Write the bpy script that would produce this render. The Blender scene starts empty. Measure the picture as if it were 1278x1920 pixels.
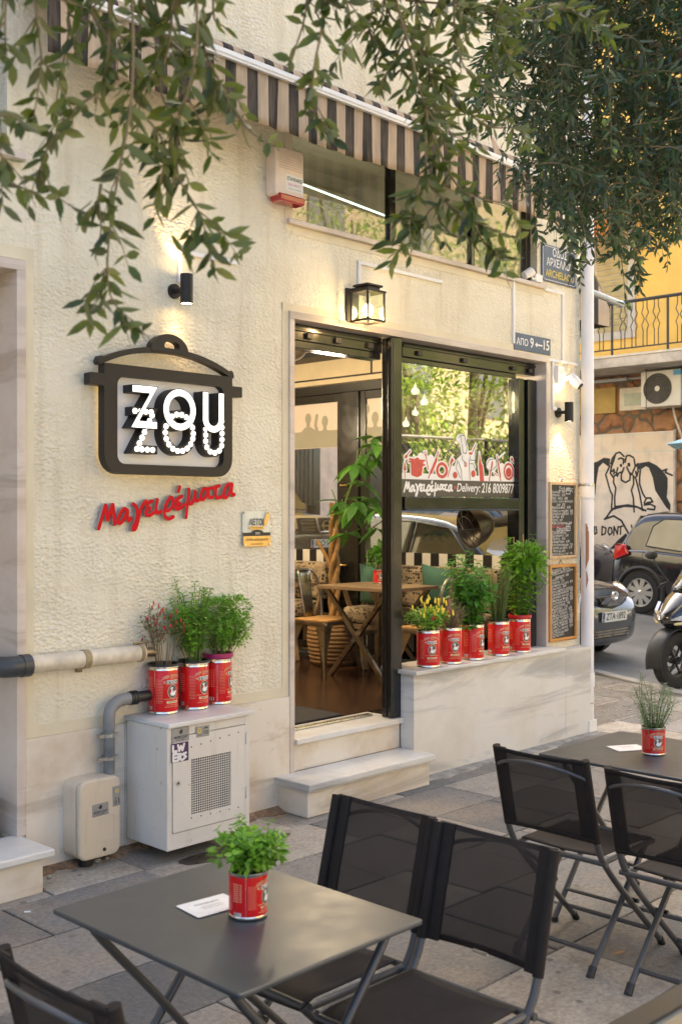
import bpy, bmesh, math, random
import numpy as np
from mathutils import Vector, Matrix, Quaternion
R = math.radians
random.seed(7)
sc = bpy.context.scene
C = sc.collection

# ------------------------------------------------------------------ camera, sky, sun, exposure
CAM = Vector((0.0, -4.8, 1.75)); YAW = R(44.0); FPX = 2080.0
cam_d = bpy.data.cameras.new('camera'); cam = bpy.data.objects.new('camera', cam_d); C.objects.link(cam)
cam.location = CAM; cam.rotation_euler = (R(90), 0, YAW - R(90))
cam_d.sensor_fit = 'VERTICAL'; cam_d.sensor_height = 36.0; cam_d.lens = FPX / 1920 * 36.0
cam_d.clip_start = 0.05; cam_d.clip_end = 500
cam_d.dof.use_dof = True; cam_d.dof.focus_distance = 6.2; cam_d.dof.aperture_fstop = 5.6
sc.camera = cam
TO_SUN = Vector((0.7, 0.7, 1.0)).normalized()
w = bpy.data.worlds.new('World'); sc.world = w; w.use_nodes = True
nt = w.node_tree; nt.nodes.clear()
sky = nt.nodes.new('ShaderNodeTexSky'); sky.sky_type = 'NISHITA'; sky.sun_disc = False
sky.sun_elevation = math.asin(TO_SUN.z); sky.sun_rotation = math.atan2(TO_SUN.x, TO_SUN.y)
sky.dust_density = 5.0; sky.air_density = 0.7; sky.ozone_density = 0.6
bg = nt.nodes.new('ShaderNodeBackground'); bg.inputs['Strength'].default_value = 0.15
wo = nt.nodes.new('ShaderNodeOutputWorld')
nt.links.new(sky.outputs[0], bg.inputs[0]); nt.links.new(bg.outputs[0], wo.inputs[0])
sun_d = bpy.data.lights.new('sun', 'SUN'); sun_d.energy = 4.0; sun_d.angle = R(0.6); sun_d.color = (1.0, 0.93, 0.8)
sun = bpy.data.objects.new('sun', sun_d); C.objects.link(sun); sun.rotation_euler = TO_SUN.to_track_quat('Z', 'Y').to_euler()
sun.location = (4, 6, 14)
sc.view_settings.view_transform = 'Standard'; sc.view_settings.look = 'None'
sc.view_settings.exposure = 2.28; sc.view_settings.gamma = 1.0
sc.view_settings.use_white_balance = True; sc.view_settings.white_balance_temperature = 6900; sc.view_settings.white_balance_tint = 8   # the camera's setting for open shade
sc.cycles.max_bounces = 8; sc.cycles.transparent_max_bounces = 16
sc.cycles.caustics_reflective = False; sc.cycles.caustics_refractive = False

# ------------------------------------------------------------------ helpers
FWD = Vector((math.cos(YAW), math.sin(YAW), 0)); RGT = Vector((math.sin(YAW), -math.cos(YAW), 0)); UP = Vector((0, 0, 1))
def ray(px, py): return FWD + RGT * ((px - 639) / FPX) - UP * ((py - 960) / FPX)
def at(px, py, Y=0.0):                      # point on the plane y = Y behind a photo pixel
    d = ray(px, py); return CAM + d * ((Y - CAM.y) / d.y)
def atx(px, py, X):                         # point on the plane x = X
    d = ray(px, py); return CAM + d * ((X - CAM.x) / d.x)
def atz(px, py, Z=0.0):                     # point on a level z = Z
    d = ray(px, py); return CAM + d * ((Z - CAM.z) / d.z)
def atd(px, py, t): return CAM + ray(px, py) * t
def FX(px, Y=0.0): return at(px, 960, Y).x
def FZ(px, py, Y=0.0): return at(px, py, Y).z

ROOT = {}
def rootloc(o):
    v = Vector((0, 0, 0))
    while o is not None:
        v += o.location; o = o.parent
    return v
def thing(name, label, cat, loc=(0, 0, 0), group=None, kind=None):
    o = bpy.data.objects.new(name, None); C.objects.link(o); o.location = loc; o.empty_display_size = 0.1
    o['label'] = label; o['category'] = cat
    if group: o['group'] = group
    if kind: o['kind'] = kind
    return o
def tag(o, label, cat, group=None, kind=None):
    o['label'] = label; o['category'] = cat
    if group: o['group'] = group
    if kind: o['kind'] = kind
    return o
def dup(root, parent=None):
    c = root.copy(); C.objects.link(c)
    if parent is not None: c.parent = parent
    for ch in list(root.children): dup(ch, c)
    return c

class MB:
    def __init__(s): s.v = []; s.f = []; s.m = []
    def add(s, vs, fs, mi=0):
        b = len(s.v); s.v += [tuple(v) for v in vs]
        for f in fs: s.f.append([i + b for i in f]); s.m.append(mi)
        return s
    def box(s, x0, x1, y0, y1, z0, z1, mi=0):
        vs = [(x, y, z) for z in (z0, z1) for y in (y0, y1) for x in (x0, x1)]
        return s.add(vs, [(0, 2, 3, 1), (4, 5, 7, 6), (0, 1, 5, 4), (2, 6, 7, 3), (0, 4, 6, 2), (1, 3, 7, 5)], mi)
    def obox(s, M, x0, x1, y0, y1, z0, z1, mi=0):
        vs = [M @ Vector((x, y, z)) for z in (z0, z1) for y in (y0, y1) for x in (x0, x1)]
        return s.add(vs, [(0, 2, 3, 1), (4, 5, 7, 6), (0, 1, 5, 4), (2, 6, 7, 3), (0, 4, 6, 2), (1, 3, 7, 5)], mi)
    def bar(s, a, b, w, h, mi=0, up=(0, 0, 1)):
        a = Vector(a); b = Vector(b); d = (b - a); L = d.length; d.normalize(); u = Vector(up)
        if abs(d.dot(u)) > .98: u = Vector((1, 0, 0))
        x = d.cross(u).normalized(); u = x.cross(d)
        M = Matrix.Translation(a) @ Matrix((x, d, u)).transposed().to_4x4()
        return s.obox(M, -w / 2, w / 2, 0, L, -h / 2, h / 2, mi)
    def tube(s, pts, r, seg=8, mi=0, closed=False, caps=True):
        P = [Vector(p) for p in pts]; n = len(P)
        rr = r if isinstance(r, (list, tuple)) else [r] * n
        T = []
        for i in range(n):
            a = P[(i - 1) % n] if (closed or i > 0) else P[i]; b = P[(i + 1) % n] if (closed or i < n - 1) else P[i]
            t = (b - a); T.append(t.normalized() if t.length > 1e-9 else Vector((0, 0, 1)))
        u = Vector((0, 0, 1)) if abs(T[0].z) < .9 else Vector((1, 0, 0))
        u = (u - T[0] * u.dot(T[0])).normalized(); vs = []
        for i in range(n):
            if i > 0:
                q = T[i - 1].rotation_difference(T[i]); u = q @ u
                u = (u - T[i] * u.dot(T[i])).normalized()
            v = T[i].cross(u)
            for k in range(seg):
                a = 2 * math.pi * k / seg; vs.append(P[i] + (u * math.cos(a) + v * math.sin(a)) * rr[i])
        fs = []
        for i in range(n if closed else n - 1):
            j = (i + 1) % n
            for k in range(seg):
                k2 = (k + 1) % seg; fs.append((i * seg + k, i * seg + k2, j * seg + k2, j * seg + k))
        if caps and not closed:
            fs.append(tuple(range(seg - 1, -1, -1))); fs.append(tuple((n - 1) * seg + k for k in range(seg)))
        return s.add(vs, fs, mi)
    def lathe(s, prof, c=(0, 0, 0), seg=24, mi=0, M=None):
        vs = []; fs = []; n = len(prof)
        for (r, z) in prof:
            for k in range(seg):
                a = 2 * math.pi * k / seg; p = Vector((r * math.cos(a), r * math.sin(a), z))
                vs.append((M @ p) if M is not None else p + Vector(c))
        for i in range(n - 1):
            for k in range(seg):
                k2 = (k + 1) % seg; fs.append((i * seg + k, i * seg + k2, (i + 1) * seg + k2, (i + 1) * seg + k))
        return s.add(vs, fs, mi)
    def prism(s, poly, M, d0, d1, mi=0):
        n = len(poly)
        vs = [M @ Vector((p[0], p[1], d0)) for p in poly] + [M @ Vector((p[0], p[1], d1)) for p in poly]
        fs = [tuple(range(n - 1, -1, -1)), tuple(range(n, 2 * n))] + [(i, (i + 1) % n, n + (i + 1) % n, n + i) for i in range(n)]
        return s.add(vs, fs, mi)
    def ball(s, c, r, seg=12, mi=0, M=None):
        n = seg // 2; vs = []; fs = []; r = r if isinstance(r, (tuple, list)) else (r, r, r)
        for i in range(n + 1):
            a = math.pi * i / n
            for k in range(seg):
                b = 2 * math.pi * k / seg
                p = Vector((r[0] * math.sin(a) * math.cos(b), r[1] * math.sin(a) * math.sin(b), r[2] * math.cos(a)))
                vs.append(((M @ p) if M is not None else p) + Vector(c))
        for i in range(n):
            for k in range(seg):
                k2 = (k + 1) % seg; fs.append((i * seg + k, (i + 1) * seg + k, (i + 1) * seg + k2, i * seg + k2))
        return s.add(vs, fs, mi)
    def build(s, name, mats, parent=None, smooth=None, bevel=0, sub=0, recalc=True, weld=True):
        me = bpy.data.meshes.new(name)
        off = rootloc(parent) if parent is not None else Vector((0, 0, 0))
        V = np.array(s.v, dtype=float).reshape(-1, 3) - np.array(off)
        me.from_pydata(V.tolist(), [], s.f)
        if not isinstance(mats, (list, tuple)): mats = [mats]
        for m in mats: me.materials.append(m)
        me.polygons.foreach_set('material_index', s.m)
        if weld or recalc:
            bm = bmesh.new(); bm.from_mesh(me)
            if weld: bmesh.ops.remove_doubles(bm, verts=bm.verts, dist=1e-5)
            if recalc: bmesh.ops.recalc_face_normals(bm, faces=bm.faces)
            bm.to_mesh(me); bm.free()
        if smooth is not None:
            me.polygons.foreach_set('use_smooth', [True] * len(me.polygons)); me.set_sharp_from_angle(angle=R(smooth))
        me.update()
        o = bpy.data.objects.new(name, me); C.objects.link(o)
        if parent is not None: o.parent = parent
        if bevel:
            b = o.modifiers.new('bevel', 'BEVEL'); b.width = bevel; b.segments = 2; b.limit_method = 'ANGLE'; b.angle_limit = R(40)
        if sub:
            b = o.modifiers.new('sub', 'SUBSURF'); b.levels = sub; b.render_levels = sub
        return o

def FM(x, z, y=0.0, rot=0.0, s=1.0):       # local (a right, b up, c out) on the facade, facing -Y
    return Matrix.Translation((x, y, z)) @ Matrix(((1, 0, 0), (0, 0, -1), (0, 1, 0))).to_4x4() @ Matrix.Rotation(rot, 4, 'Z') @ Matrix.Scale(s, 4)
def SM(y, z, x, rot=0.0, s=1.0):           # same on a plane x = const, facing -X
    return Matrix.Translation((x, y, z)) @ Matrix(((0, 0, -1), (-1, 0, 0), (0, 1, 0))).to_4x4() @ Matrix.Rotation(rot, 4, 'Z') @ Matrix.Scale(s, 4)
def TM(x, y, z, rot=0.0, s=1.0):           # lying face up
    return Matrix.Translation((x, y, z)) @ Matrix.Rotation(rot, 4, 'Z') @ Matrix.Scale(s, 4)

_tc = {}
def text2d(body, size=1.0, bold=0.0):
    k = (body, bold)
    if k not in _tc:
        c = bpy.data.curves.new('txt', 'FONT'); c.body = body; c.size = 1.0; c.align_x = 'CENTER'; c.align_y = 'CENTER'; c.offset = bold; c.resolution_u = 3
        o = bpy.data.objects.new('txt', c); C.objects.link(o)
        dg = bpy.context.evaluated_depsgraph_get(); me = bpy.data.meshes.new_from_object(o.evaluated_get(dg))
        V = [(v.co.x, v.co.y) for v in me.vertices]; F = [tuple(p.vertices) for p in me.polygons]
        bpy.data.objects.remove(o); bpy.data.curves.remove(c); bpy.data.meshes.remove(me); _tc[k] = (V, F)
    V, F = _tc[k]; return [(x * size, y * size) for x, y in V], F
def put_text(mb, body, size, M, c=0.001, mi=0, width=None, shear=0.0, bold=0.0, warp=None, left=False):
    V, F = text2d(body, size, bold)
    if not V: return
    xs = [v[0] for v in V]; x0, x1 = min(xs), max(xs); cx = (x0 + x1) / 2
    kx = (width / (x1 - x0)) if width else 1.0
    pts = []
    for x, y in V:
        a = (x - (x0 if left else cx)) * kx + shear * y; b = y
        pts.append(Vector(warp(a, b, c)) if warp else Vector((a, b, c)))
    mb.add([M @ p for p in pts], F, mi)

# 2D shapes by signed distance + marching squares
def sd_poly(X, Y, P):
    P = np.array(P, float); n = len(P); d = np.full(X.shape, 1e9); ins = np.zeros(X.shape, bool)
    for i in range(n):
        ax, ay = P[i]; bx, by = P[(i + 1) % n]; ex, ey = bx - ax, by - ay
        wx, wy = X - ax, Y - ay; t = np.clip((wx * ex + wy * ey) / (ex * ex + ey * ey + 1e-12), 0, 1)
        d = np.minimum(d, (wx - ex * t) ** 2 + (wy - ey * t) ** 2)
        c = ((ay > Y) != (by > Y)) & (X < (bx - ax) * (Y - ay) / (by - ay + 1e-12) + ax); ins ^= c
    d = np.sqrt(d); return np.where(ins, -d, d)
def sd_cap(X, Y, pts, r):
    d = np.full(X.shape, 1e9)
    for i in range(max(1, len(pts) - 1)):
        ax, ay = pts[i]; bx, by = pts[min(i + 1, len(pts) - 1)]; ex, ey = bx - ax, by - ay
        wx, wy = X - ax, Y - ay; t = np.clip((wx * ex + wy * ey) / (ex * ex + ey * ey + 1e-12), 0, 1)
        d = np.minimum(d, (wx - ex * t) ** 2 + (wy - ey * t) ** 2)
    return np.sqrt(d) - r
def sd_ell(X, Y, c, rx, ry):
    k = np.sqrt(((X - c[0]) / rx) ** 2 + ((Y - c[1]) / ry) ** 2); return (k - 1) * min(rx, ry)
def sdf(X, Y, prims):
    f = np.full(X.shape, 1e9)
    for p in prims:
        k = p[0]
        if k == 'cap': g = sd_cap(X, Y, p[1], p[2])
        elif k == 'poly': g = sd_poly(X, Y, p[1])
        elif k == 'ell': g = sd_ell(X, Y, p[1], p[2], p[3])
        elif k == 'ring': g = np.abs(sd_ell(X, Y, p[1], p[2], p[3])) - p[4]
        elif k == 'sub': f = np.maximum(f, -sdf(X, Y, p[1])); continue
        f = np.minimum(f, g)
    return f
def shape(mb, prims, M, d0, d1, res=0.004, grow=0.0, mi=0, mi_side=None):
    xs = []; ys = []
    for p in prims:
        if p[0] in ('cap', 'poly'):
            r = p[2] if p[0] == 'cap' else 0
            for q in p[1]: xs += [q[0] - r, q[0] + r]; ys += [q[1] - r, q[1] + r]
        elif p[0] in ('ell', 'ring'):
            r = p[4] if p[0] == 'ring' else 0; xs += [p[1][0] - p[2] - r, p[1][0] + p[2] + r]; ys += [p[1][1] - p[3] - r, p[1][1] + p[3] + r]
    pad = grow + 2 * res; x0, x1, y0, y1 = min(xs) - pad, max(xs) + pad, min(ys) - pad, max(ys) + pad
    nx = int((x1 - x0) / res) + 2; ny = int((y1 - y0) / res) + 2
    gx = x0 + np.arange(nx) * res; gy = y0 + np.arange(ny) * res
    X, Y = np.meshgrid(gx, gy, indexing='ij'); f = sdf(X, Y, prims) - grow
    f = np.where(np.abs(f) < 1e-7, 1e-7, f); ins = f < 0
    act = ins[:-1, :-1] | ins[1:, :-1] | ins[:-1, 1:] | ins[1:, 1:]
    V = []; key = {}; faces = []; segs = []
    def vc(i, j):
        k = (i, j, 0)
        if k not in key: key[k] = len(V); V.append((gx[i], gy[j]))
        return key[k]
    def ve(i, j, i2, j2):
        a, b = ((i, j), (i2, j2)) if (i, j) < (i2, j2) else ((i2, j2), (i, j)); k = (a, b)
        if k not in key:
            fa, fb = f[a], f[b]; t = fa / (fa - fb); key[k] = len(V)
            V.append((gx[a[0]] + (gx[b[0]] - gx[a[0]]) * t, gy[a[1]] + (gy[b[1]] - gy[a[1]]) * t))
        return key[k]
    I, J = np.nonzero(act)
    # merge full cells along rows
    full = ins[:-1, :-1] & ins[1:, :-1] & ins[:-1, 1:] & ins[1:, 1:]
    for i, j in zip(I.tolist(), J.tolist()):
        if full[i, j]:
            faces.append((vc(i, j), vc(i + 1, j), vc(i + 1, j + 1), vc(i, j + 1))); continue
        cs = [(i, j), (i + 1, j), (i + 1, j + 1), (i, j + 1)]; poly = []; cross = []
        for q in range(4):
            a = cs[q]; b = cs[(q + 1) % 4]
            if ins[a]: poly.append(vc(*a))
            if ins[a] != ins[b]:
                e = ve(*a, *b); poly.append(e); cross.append((len(poly) - 1, ins[a]))
        if len(poly) >= 3: faces.append(tuple(poly))
        if len(cross) == 2:
            (p0, o0), (p1, o1) = cross
            segs.append((poly[p0], poly[p1]) if o0 else (poly[p1], poly[p0]))
    n = len(V)
    mb.add([M @ Vector((v[0], v[1], d1)) for v in V], faces, mi)
    if d1 - d0 > 1e-6:
        b0 = len(mb.v) - n; used = sorted({k for s_ in segs for k in s_}); mp = {k: i for i, k in enumerate(used)}
        b = len(mb.v); mb.v += [tuple(M @ Vector((V[k][0], V[k][1], d0))) for k in used]
        for a, c in segs:
            mb.f.append([b0 + c, b0 + a, b + mp[a], b + mp[c]]); mb.m.append(mi if mi_side is None else mi_side)
def rrect(x0, x1, y0, y1, r, n=6, corners=(1, 1, 1, 1)):
    P = []
    for (cx, cy, a0, on) in ((x1 - r, y1 - r, 0, corners[0]), (x0 + r, y1 - r, 90, corners[1]), (x0 + r, y0 + r, 180, corners[2]), (x1 - r, y0 + r, 270, corners[3])):
        if on:
            for k in range(n + 1): a = R(a0 + 90 * k / n); P.append((cx + r * math.cos(a), cy + r * math.sin(a)))
        else:
            s = {0: (1, 1), 90: (-1, 1), 180: (-1, -1), 270: (1, -1)}[a0]; P.append((cx + s[0] * r, cy + s[1] * r))
    return P
def poly_face(mb, P, M, c, mi=0): mb.add([M @ Vector((p[0], p[1], c)) for p in P], [tuple(range(len(P)))], mi)
def smoothpath(pts, n=6):
    P = [Vector(p) for p in pts]; out = []
    for i in range(len(P) - 1):
        a = P[max(i - 1, 0)]; b = P[i]; c = P[i + 1]; d = P[min(i + 2, len(P) - 1)]
        for k in range(n):
            t = k / n; out.append(0.5 * ((2 * b) + (c - a) * t + (2 * a - 5 * b + 4 * c - d) * t * t + (3 * b - a - 3 * c + d) * t ** 3))
    out.append(P[-1]); return out
# ------------------------------------------------------------------ materials
def nodes(name):
    m = bpy.data.materials.new(name); m.use_nodes = True; n = m.node_tree
    b = n.nodes['Principled BSDF']; return m, n, b
def N(n, t, **kw):
    x = n.nodes.new('ShaderNode' + t)
    for k, v in kw.items():
        if k.startswith('i_'): x.inputs[k[2:].replace('_', ' ')].default_value = v
        else: setattr(x, k, v)
    return x
def ramp(n, fac, stops):
    r = n.nodes.new('ShaderNodeValToRGB'); e = r.color_ramp.elements
    while len(e) < len(stops): e.new(0.5)
    for i, (p, c) in enumerate(stops): e[i].position = p; e[i].color = (*c, 1) if len(c) == 3 else c
    n.links.new(fac, r.inputs[0]); return r.outputs[0]
def mixc(n, fac, a, b, mode='MIX'):
    x = n.nodes.new('ShaderNodeMix'); x.data_type = 'RGBA'; x.blend_type = mode
    for sock, v in ((x.inputs[0], fac), (x.inputs[6], a), (x.inputs[7], b)):
        if hasattr(v, 'is_output'): n.links.new(v, sock)
        else: sock.default_value = v if not isinstance(v, tuple) else (*v, 1)
    return x.outputs[2]
def coords(n, scale=(1, 1, 1), geo=False):
    t = n.nodes.new('ShaderNodeTexCoord'); mp = n.nodes.new('ShaderNodeMapping'); mp.inputs['Scale'].default_value = scale
    if geo:
        g = n.nodes.new('ShaderNodeNewGeometry'); n.links.new(g.outputs['Position'], mp.inputs[0])
    else: n.links.new(t.outputs['Object'], mp.inputs[0])
    return mp.outputs[0]
def noise(n, vec, scale, detail=4, rough=.55, dist=0):
    x = N(n, 'TexNoise'); x.inputs['Scale'].default_value = scale; x.inputs['Detail'].default_value = detail
    x.inputs['Roughness'].default_value = rough; x.inputs['Distortion'].default_value = dist
    n.links.new(vec, x.inputs['Vector']); return x.outputs['Fac']
def bump(n, b, h, strength, dist=.01):
    x = N(n, 'Bump'); x.inputs['Strength'].default_value = strength; x.inputs['Distance'].default_value = dist
    n.links.new(h, x.inputs['Height']); n.links.new(x.outputs[0], b.inputs['Normal'])
def M_(name, col, rough=.5, metal=0, var=.12, vs=6, bmp=0, bs=60, spec=.5, coat=0, emit=0, ecol=None, stretch=(1, 1, 1), rvar=.1):
    m, n, b = nodes(name); b.inputs['Roughness'].default_value = rough; b.inputs['Metallic'].default_value = metal
    b.inputs['Specular IOR Level'].default_value = spec; b.inputs['Coat Weight'].default_value = coat; b.inputs['Coat Roughness'].default_value = .05
    v = coords(n, stretch)
    if var:
        f = noise(n, v, vs); lo = tuple(c * (1 - var) for c in col); hi = tuple(min(1, c * (1 + var)) for c in col)
        n.links.new(ramp(n, f, [(.3, lo), (.7, hi)]), b.inputs['Base Color'])
        if rvar:
            mr = N(n, 'MapRange'); mr.inputs[3].default_value = max(0, rough - rvar); mr.inputs[4].default_value = min(1, rough + rvar)
            n.links.new(f, mr.inputs[0]); n.links.new(mr.outputs[0], b.inputs['Roughness'])
    else: b.inputs['Base Color'].default_value = (*col, 1)
    if bmp: bump(n, b, noise(n, v, bs, 3), bmp, .004)
    if emit: b.inputs['Emission Color'].default_value = (*(ecol or col), 1); b.inputs['Emission Strength'].default_value = emit
    return m
def make_stucco(name, c0, c1):
    m, n, b = nodes(name); b.inputs['Roughness'].default_value = .75
    v = coords(n, (1, 1, 1.5), geo=True)
    d = N(n, 'TexNoise'); d.inputs['Scale'].default_value = 14; d.inputs['Detail'].default_value = 2; n.links.new(v, d.inputs['Vector'])
    ad = N(n, 'VectorMath', operation='MULTIPLY_ADD'); ad.inputs[1].default_value = (.035, .035, .035); n.links.new(d.outputs['Color'], ad.inputs[0]); n.links.new(v, ad.inputs[2])
    vo = N(n, 'TexVoronoi', feature='SMOOTH_F1'); vo.inputs['Scale'].default_value = 42; vo.inputs['Smoothness'].default_value = .35; n.links.new(ad.outputs[0], vo.inputs['Vector'])
    big = noise(n, v, 1.1, 5, .6); mid = noise(n, v, 3.2, 4)
    am = N(n, 'MapRange'); am.inputs[1].default_value = .35; am.inputs[2].default_value = .7; am.inputs[3].default_value = .28; am.inputs[4].default_value = 1.0; n.links.new(mid, am.inputs[0])
    h = N(n, 'Math', operation='MULTIPLY'); n.links.new(vo.outputs['Distance'], h.inputs[0]); n.links.new(am.outputs[0], h.inputs[1])
    bump(n, b, h.outputs[0], .8, .013)
    c = ramp(n, big, [(.28, c0), (.62, c1)])
    st = noise(n, coords(n, (9, 9, .7), geo=True), 1.0, 4, .65)
    c = mixc(n, ramp(n, st, [(.5, (0, 0, 0)), (.74, (.5, .5, .5))]), c, (.5, .41, .27))
    spk = noise(n, v, 5.5, 6, .7); c = mixc(n, ramp(n, spk, [(.62, (0, 0, 0)), (.72, (.5, .5, .5))]), c, (.55, .46, .32))
    n.links.new(c, b.inputs['Base Color']); return m
def make_marble(name, base, vein, warm, stain=.3, rough=.35):
    m, n, b = nodes(name); b.inputs['Roughness'].default_value = rough
    v = coords(n, (1, 1, 1), geo=True)
    mp = N(n, 'Mapping'); mp.inputs['Rotation'].default_value = (.1, R(48), .1); mp.inputs['Scale'].default_value = (.5, .5, 3.6); n.links.new(v, mp.inputs[0])
    a = noise(n, mp.outputs[0], 1.3, 7, .62, .9); s2 = noise(n, v, 2.2, 6, .65); sp = noise(n, v, 26, 3)
    c = ramp(n, a, [(.3, tuple(x * .8 for x in vein)), (.4, vein), (.5, base), (1, base)])
    c = mixc(n, ramp(n, s2, [(.45, (0, 0, 0)), (.75, (stain * 2, stain * 2, stain * 2))]), c, warm)
    c = mixc(n, ramp(n, sp, [(.66, (0, 0, 0)), (.75, (.25, .25, .25))]), c, tuple(x * .55 for x in warm))
    n.links.new(c, b.inputs['Base Color']); bump(n, b, noise(n, v, 18, 4), .12, .004); return m
def make_leaf(name, col, back, trans=.3, rough=.42):
    m, n, b = nodes(name); g = N(n, 'NewGeometry'); f = noise(n, coords(n), 30, 2)
    base = ramp(n, f, [(.3, tuple(c * .75 for c in col)), (.7, tuple(c * 1.25 for c in col))])
    cc = mixc(n, g.outputs['Backfacing'], base, back)
    n.links.new(cc, b.inputs['Base Color']); b.inputs['Roughness'].default_value = rough
    t = N(n, 'BsdfTranslucent'); n.links.new(mixc(n, .5, cc, (col[0] * 1.6, col[1] * 1.9, col[2] * .6)), t.inputs[0])
    mx = N(n, 'MixShader'); mx.inputs[0].default_value = trans
    n.links.new(b.outputs[0], mx.inputs[1]); n.links.new(t.outputs[0], mx.inputs[2]); n.links.new(mx.outputs[0], n.nodes['Material Output'].inputs[0]); return m
def make_glass(name, tint=(1, 1, 1), k=1.0, base=.03, rough=0.0):
    m = bpy.data.materials.new(name); m.use_nodes = True; n = m.node_tree; n.nodes.clear()
    t = N(n, 'BsdfTransparent'); t.inputs[0].default_value = (*tint, 1); g = N(n, 'BsdfGlossy'); g.inputs['Roughness'].default_value = rough
    f = N(n, 'LayerWeight'); f.inputs[0].default_value = .5
    pw = N(n, 'Math', operation='POWER'); pw.inputs[1].default_value = 5; n.links.new(f.outputs['Facing'], pw.inputs[0])
    ma = N(n, 'Math', operation='MULTIPLY_ADD', use_clamp=True); ma.inputs[1].default_value = k; ma.inputs[2].default_value = base + .04 * k; n.links.new(pw.outputs[0], ma.inputs[0])
    mx = N(n, 'MixShader'); n.links.new(ma.outputs[0], mx.inputs[0]); n.links.new(t.outputs[0], mx.inputs[1]); n.links.new(g.outputs[0], mx.inputs[2])
    o = N(n, 'OutputMaterial'); n.links.new(mx.outputs[0], o.inputs[0]); return m
def make_mesh_fabric(name, col, alpha):
    m, n, b = nodes(name); b.inputs['Roughness'].default_value = .7; b.inputs['Specular IOR Level'].default_value = .2
    f = noise(n, coords(n, (1, 1, 1)), 9, 4); n.links.new(ramp(n, f, [(.3, tuple(c * .8 for c in col)), (.7, tuple(c * 1.25 for c in col))]), b.inputs['Base Color'])
    v = coords(n, (380, 380, 380)); ch = N(n, 'TexChecker'); ch.inputs['Scale'].default_value = 1; n.links.new(v, ch.inputs[0]); bump(n, b, ch.outputs['Fac'], .25, .001)
    t = N(n, 'BsdfTransparent'); mx = N(n, 'MixShader'); mx.inputs[0].default_value = alpha
    n.links.new(t.outputs[0], mx.inputs[1]); n.links.new(b.outputs[0], mx.inputs[2]); n.links.new(mx.outputs[0], n.nodes['Material Output'].inputs[0]); return m
def make_stripes(name, period, dark, light, axis=0, off=0.0, wob=.006, dirt=(.2, .15, .1), amt=.35):
    m, n, b = nodes(name); b.inputs['Roughness'].default_value = .85
    v = coords(n, geo=True); wv = N(n, 'SeparateXYZ'); n.links.new(v, wv.inputs[0])
    nz = noise(n, coords(n, (1, 1, 1), geo=True), 9, 2)
    a = N(n, 'Math', operation='MULTIPLY_ADD'); a.inputs[1].default_value = wob; n.links.new(nz, a.inputs[0]); n.links.new(wv.outputs[axis], a.inputs[2])
    a2 = N(n, 'Math', operation='ADD'); a2.inputs[1].default_value = off + 100 * period; n.links.new(a.outputs[0], a2.inputs[0])
    d = N(n, 'Math', operation='DIVIDE'); d.inputs[1].default_value = period; n.links.new(a2.outputs[0], d.inputs[0])
    fr = N(n, 'Math', operation='FRACT'); n.links.new(d.outputs[0], fr.inputs[0])
    g = N(n, 'Math', operation='GREATER_THAN'); g.inputs[1].default_value = .5; n.links.new(fr.outputs[0], g.inputs[0])
    c = mixc(n, g.outputs[0], dark, light)
    s = noise(n, coords(n, (14, 14, 1.6), geo=True), 1.4, 5, .65)
    c = mixc(n, ramp(n, s, [(.4, (0, 0, 0)), (.75, (amt * 2, amt * 2, amt * 2))]), c, dirt)
    n.links.new(c, b.inputs['Base Color']); return m
def make_pattern(name):
    m, n, b = nodes(name); b.inputs['Roughness'].default_value = .9
    v = coords(n); vo = N(n, 'TexVoronoi', feature='DISTANCE_TO_EDGE'); vo.inputs['Scale'].default_value = 36; vo.inputs['Randomness'].default_value = .4; n.links.new(v, vo.inputs['Vector'])
    v2 = N(n, 'TexVoronoi', feature='F1'); v2.inputs['Scale'].default_value = 36; v2.inputs['Randomness'].default_value = .4; n.links.new(v, v2.inputs['Vector'])
    e = ramp(n, vo.outputs['Distance'], [(.06, (0, 0, 0)), (.1, (1, 1, 1))])
    sp = N(n, 'SeparateColor'); n.links.new(v2.outputs['Color'], sp.inputs[0])
    pick = ramp(n, sp.outputs[0], [(.0, (.03, .025, .02)), (.42, (.03, .025, .02)), (.43, (.36, .25, .14)), (.72, (.36, .25, .14)), (.73, (.15, .12, .085)), (1, (.5, .38, .24))])
    n.links.new(mixc(n, e, (.42, .32, .2), pick), b.inputs['Base Color']); return m
def make_wood(name, a, c, axis_scale=(1, 12, 12), rough=.4, plank=None):
    m, n, b = nodes(name); b.inputs['Roughness'].default_value = rough
    v = coords(n, axis_scale, geo=plank is not None); f = noise(n, v, 2.2, 5, .6, .6); col = ramp(n, f, [(.3, a), (.7, c)])
    if plank:
        br = N(n, 'TexBrick'); br.inputs['Scale'].default_value = 1; br.inputs['Brick Width'].default_value = 1.1; br.inputs['Row Height'].default_value = plank; br.inputs['Mortar Size'].default_value = .003
        br.inputs[1].default_value = (.45, .45, .45, 1); br.inputs[2].default_value = (1.1, 1.1, 1.1, 1); br.inputs[3].default_value = (.12, .12, .12, 1)
        n.links.new(coords(n, (1, 1, 1), geo=True), br.inputs[0]); col = mixc(n, 1.0, col, br.outputs['Color'], 'MULTIPLY')
    n.links.new(col, b.inputs['Base Color']); bump(n, b, f, .1, .003); return m

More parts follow.
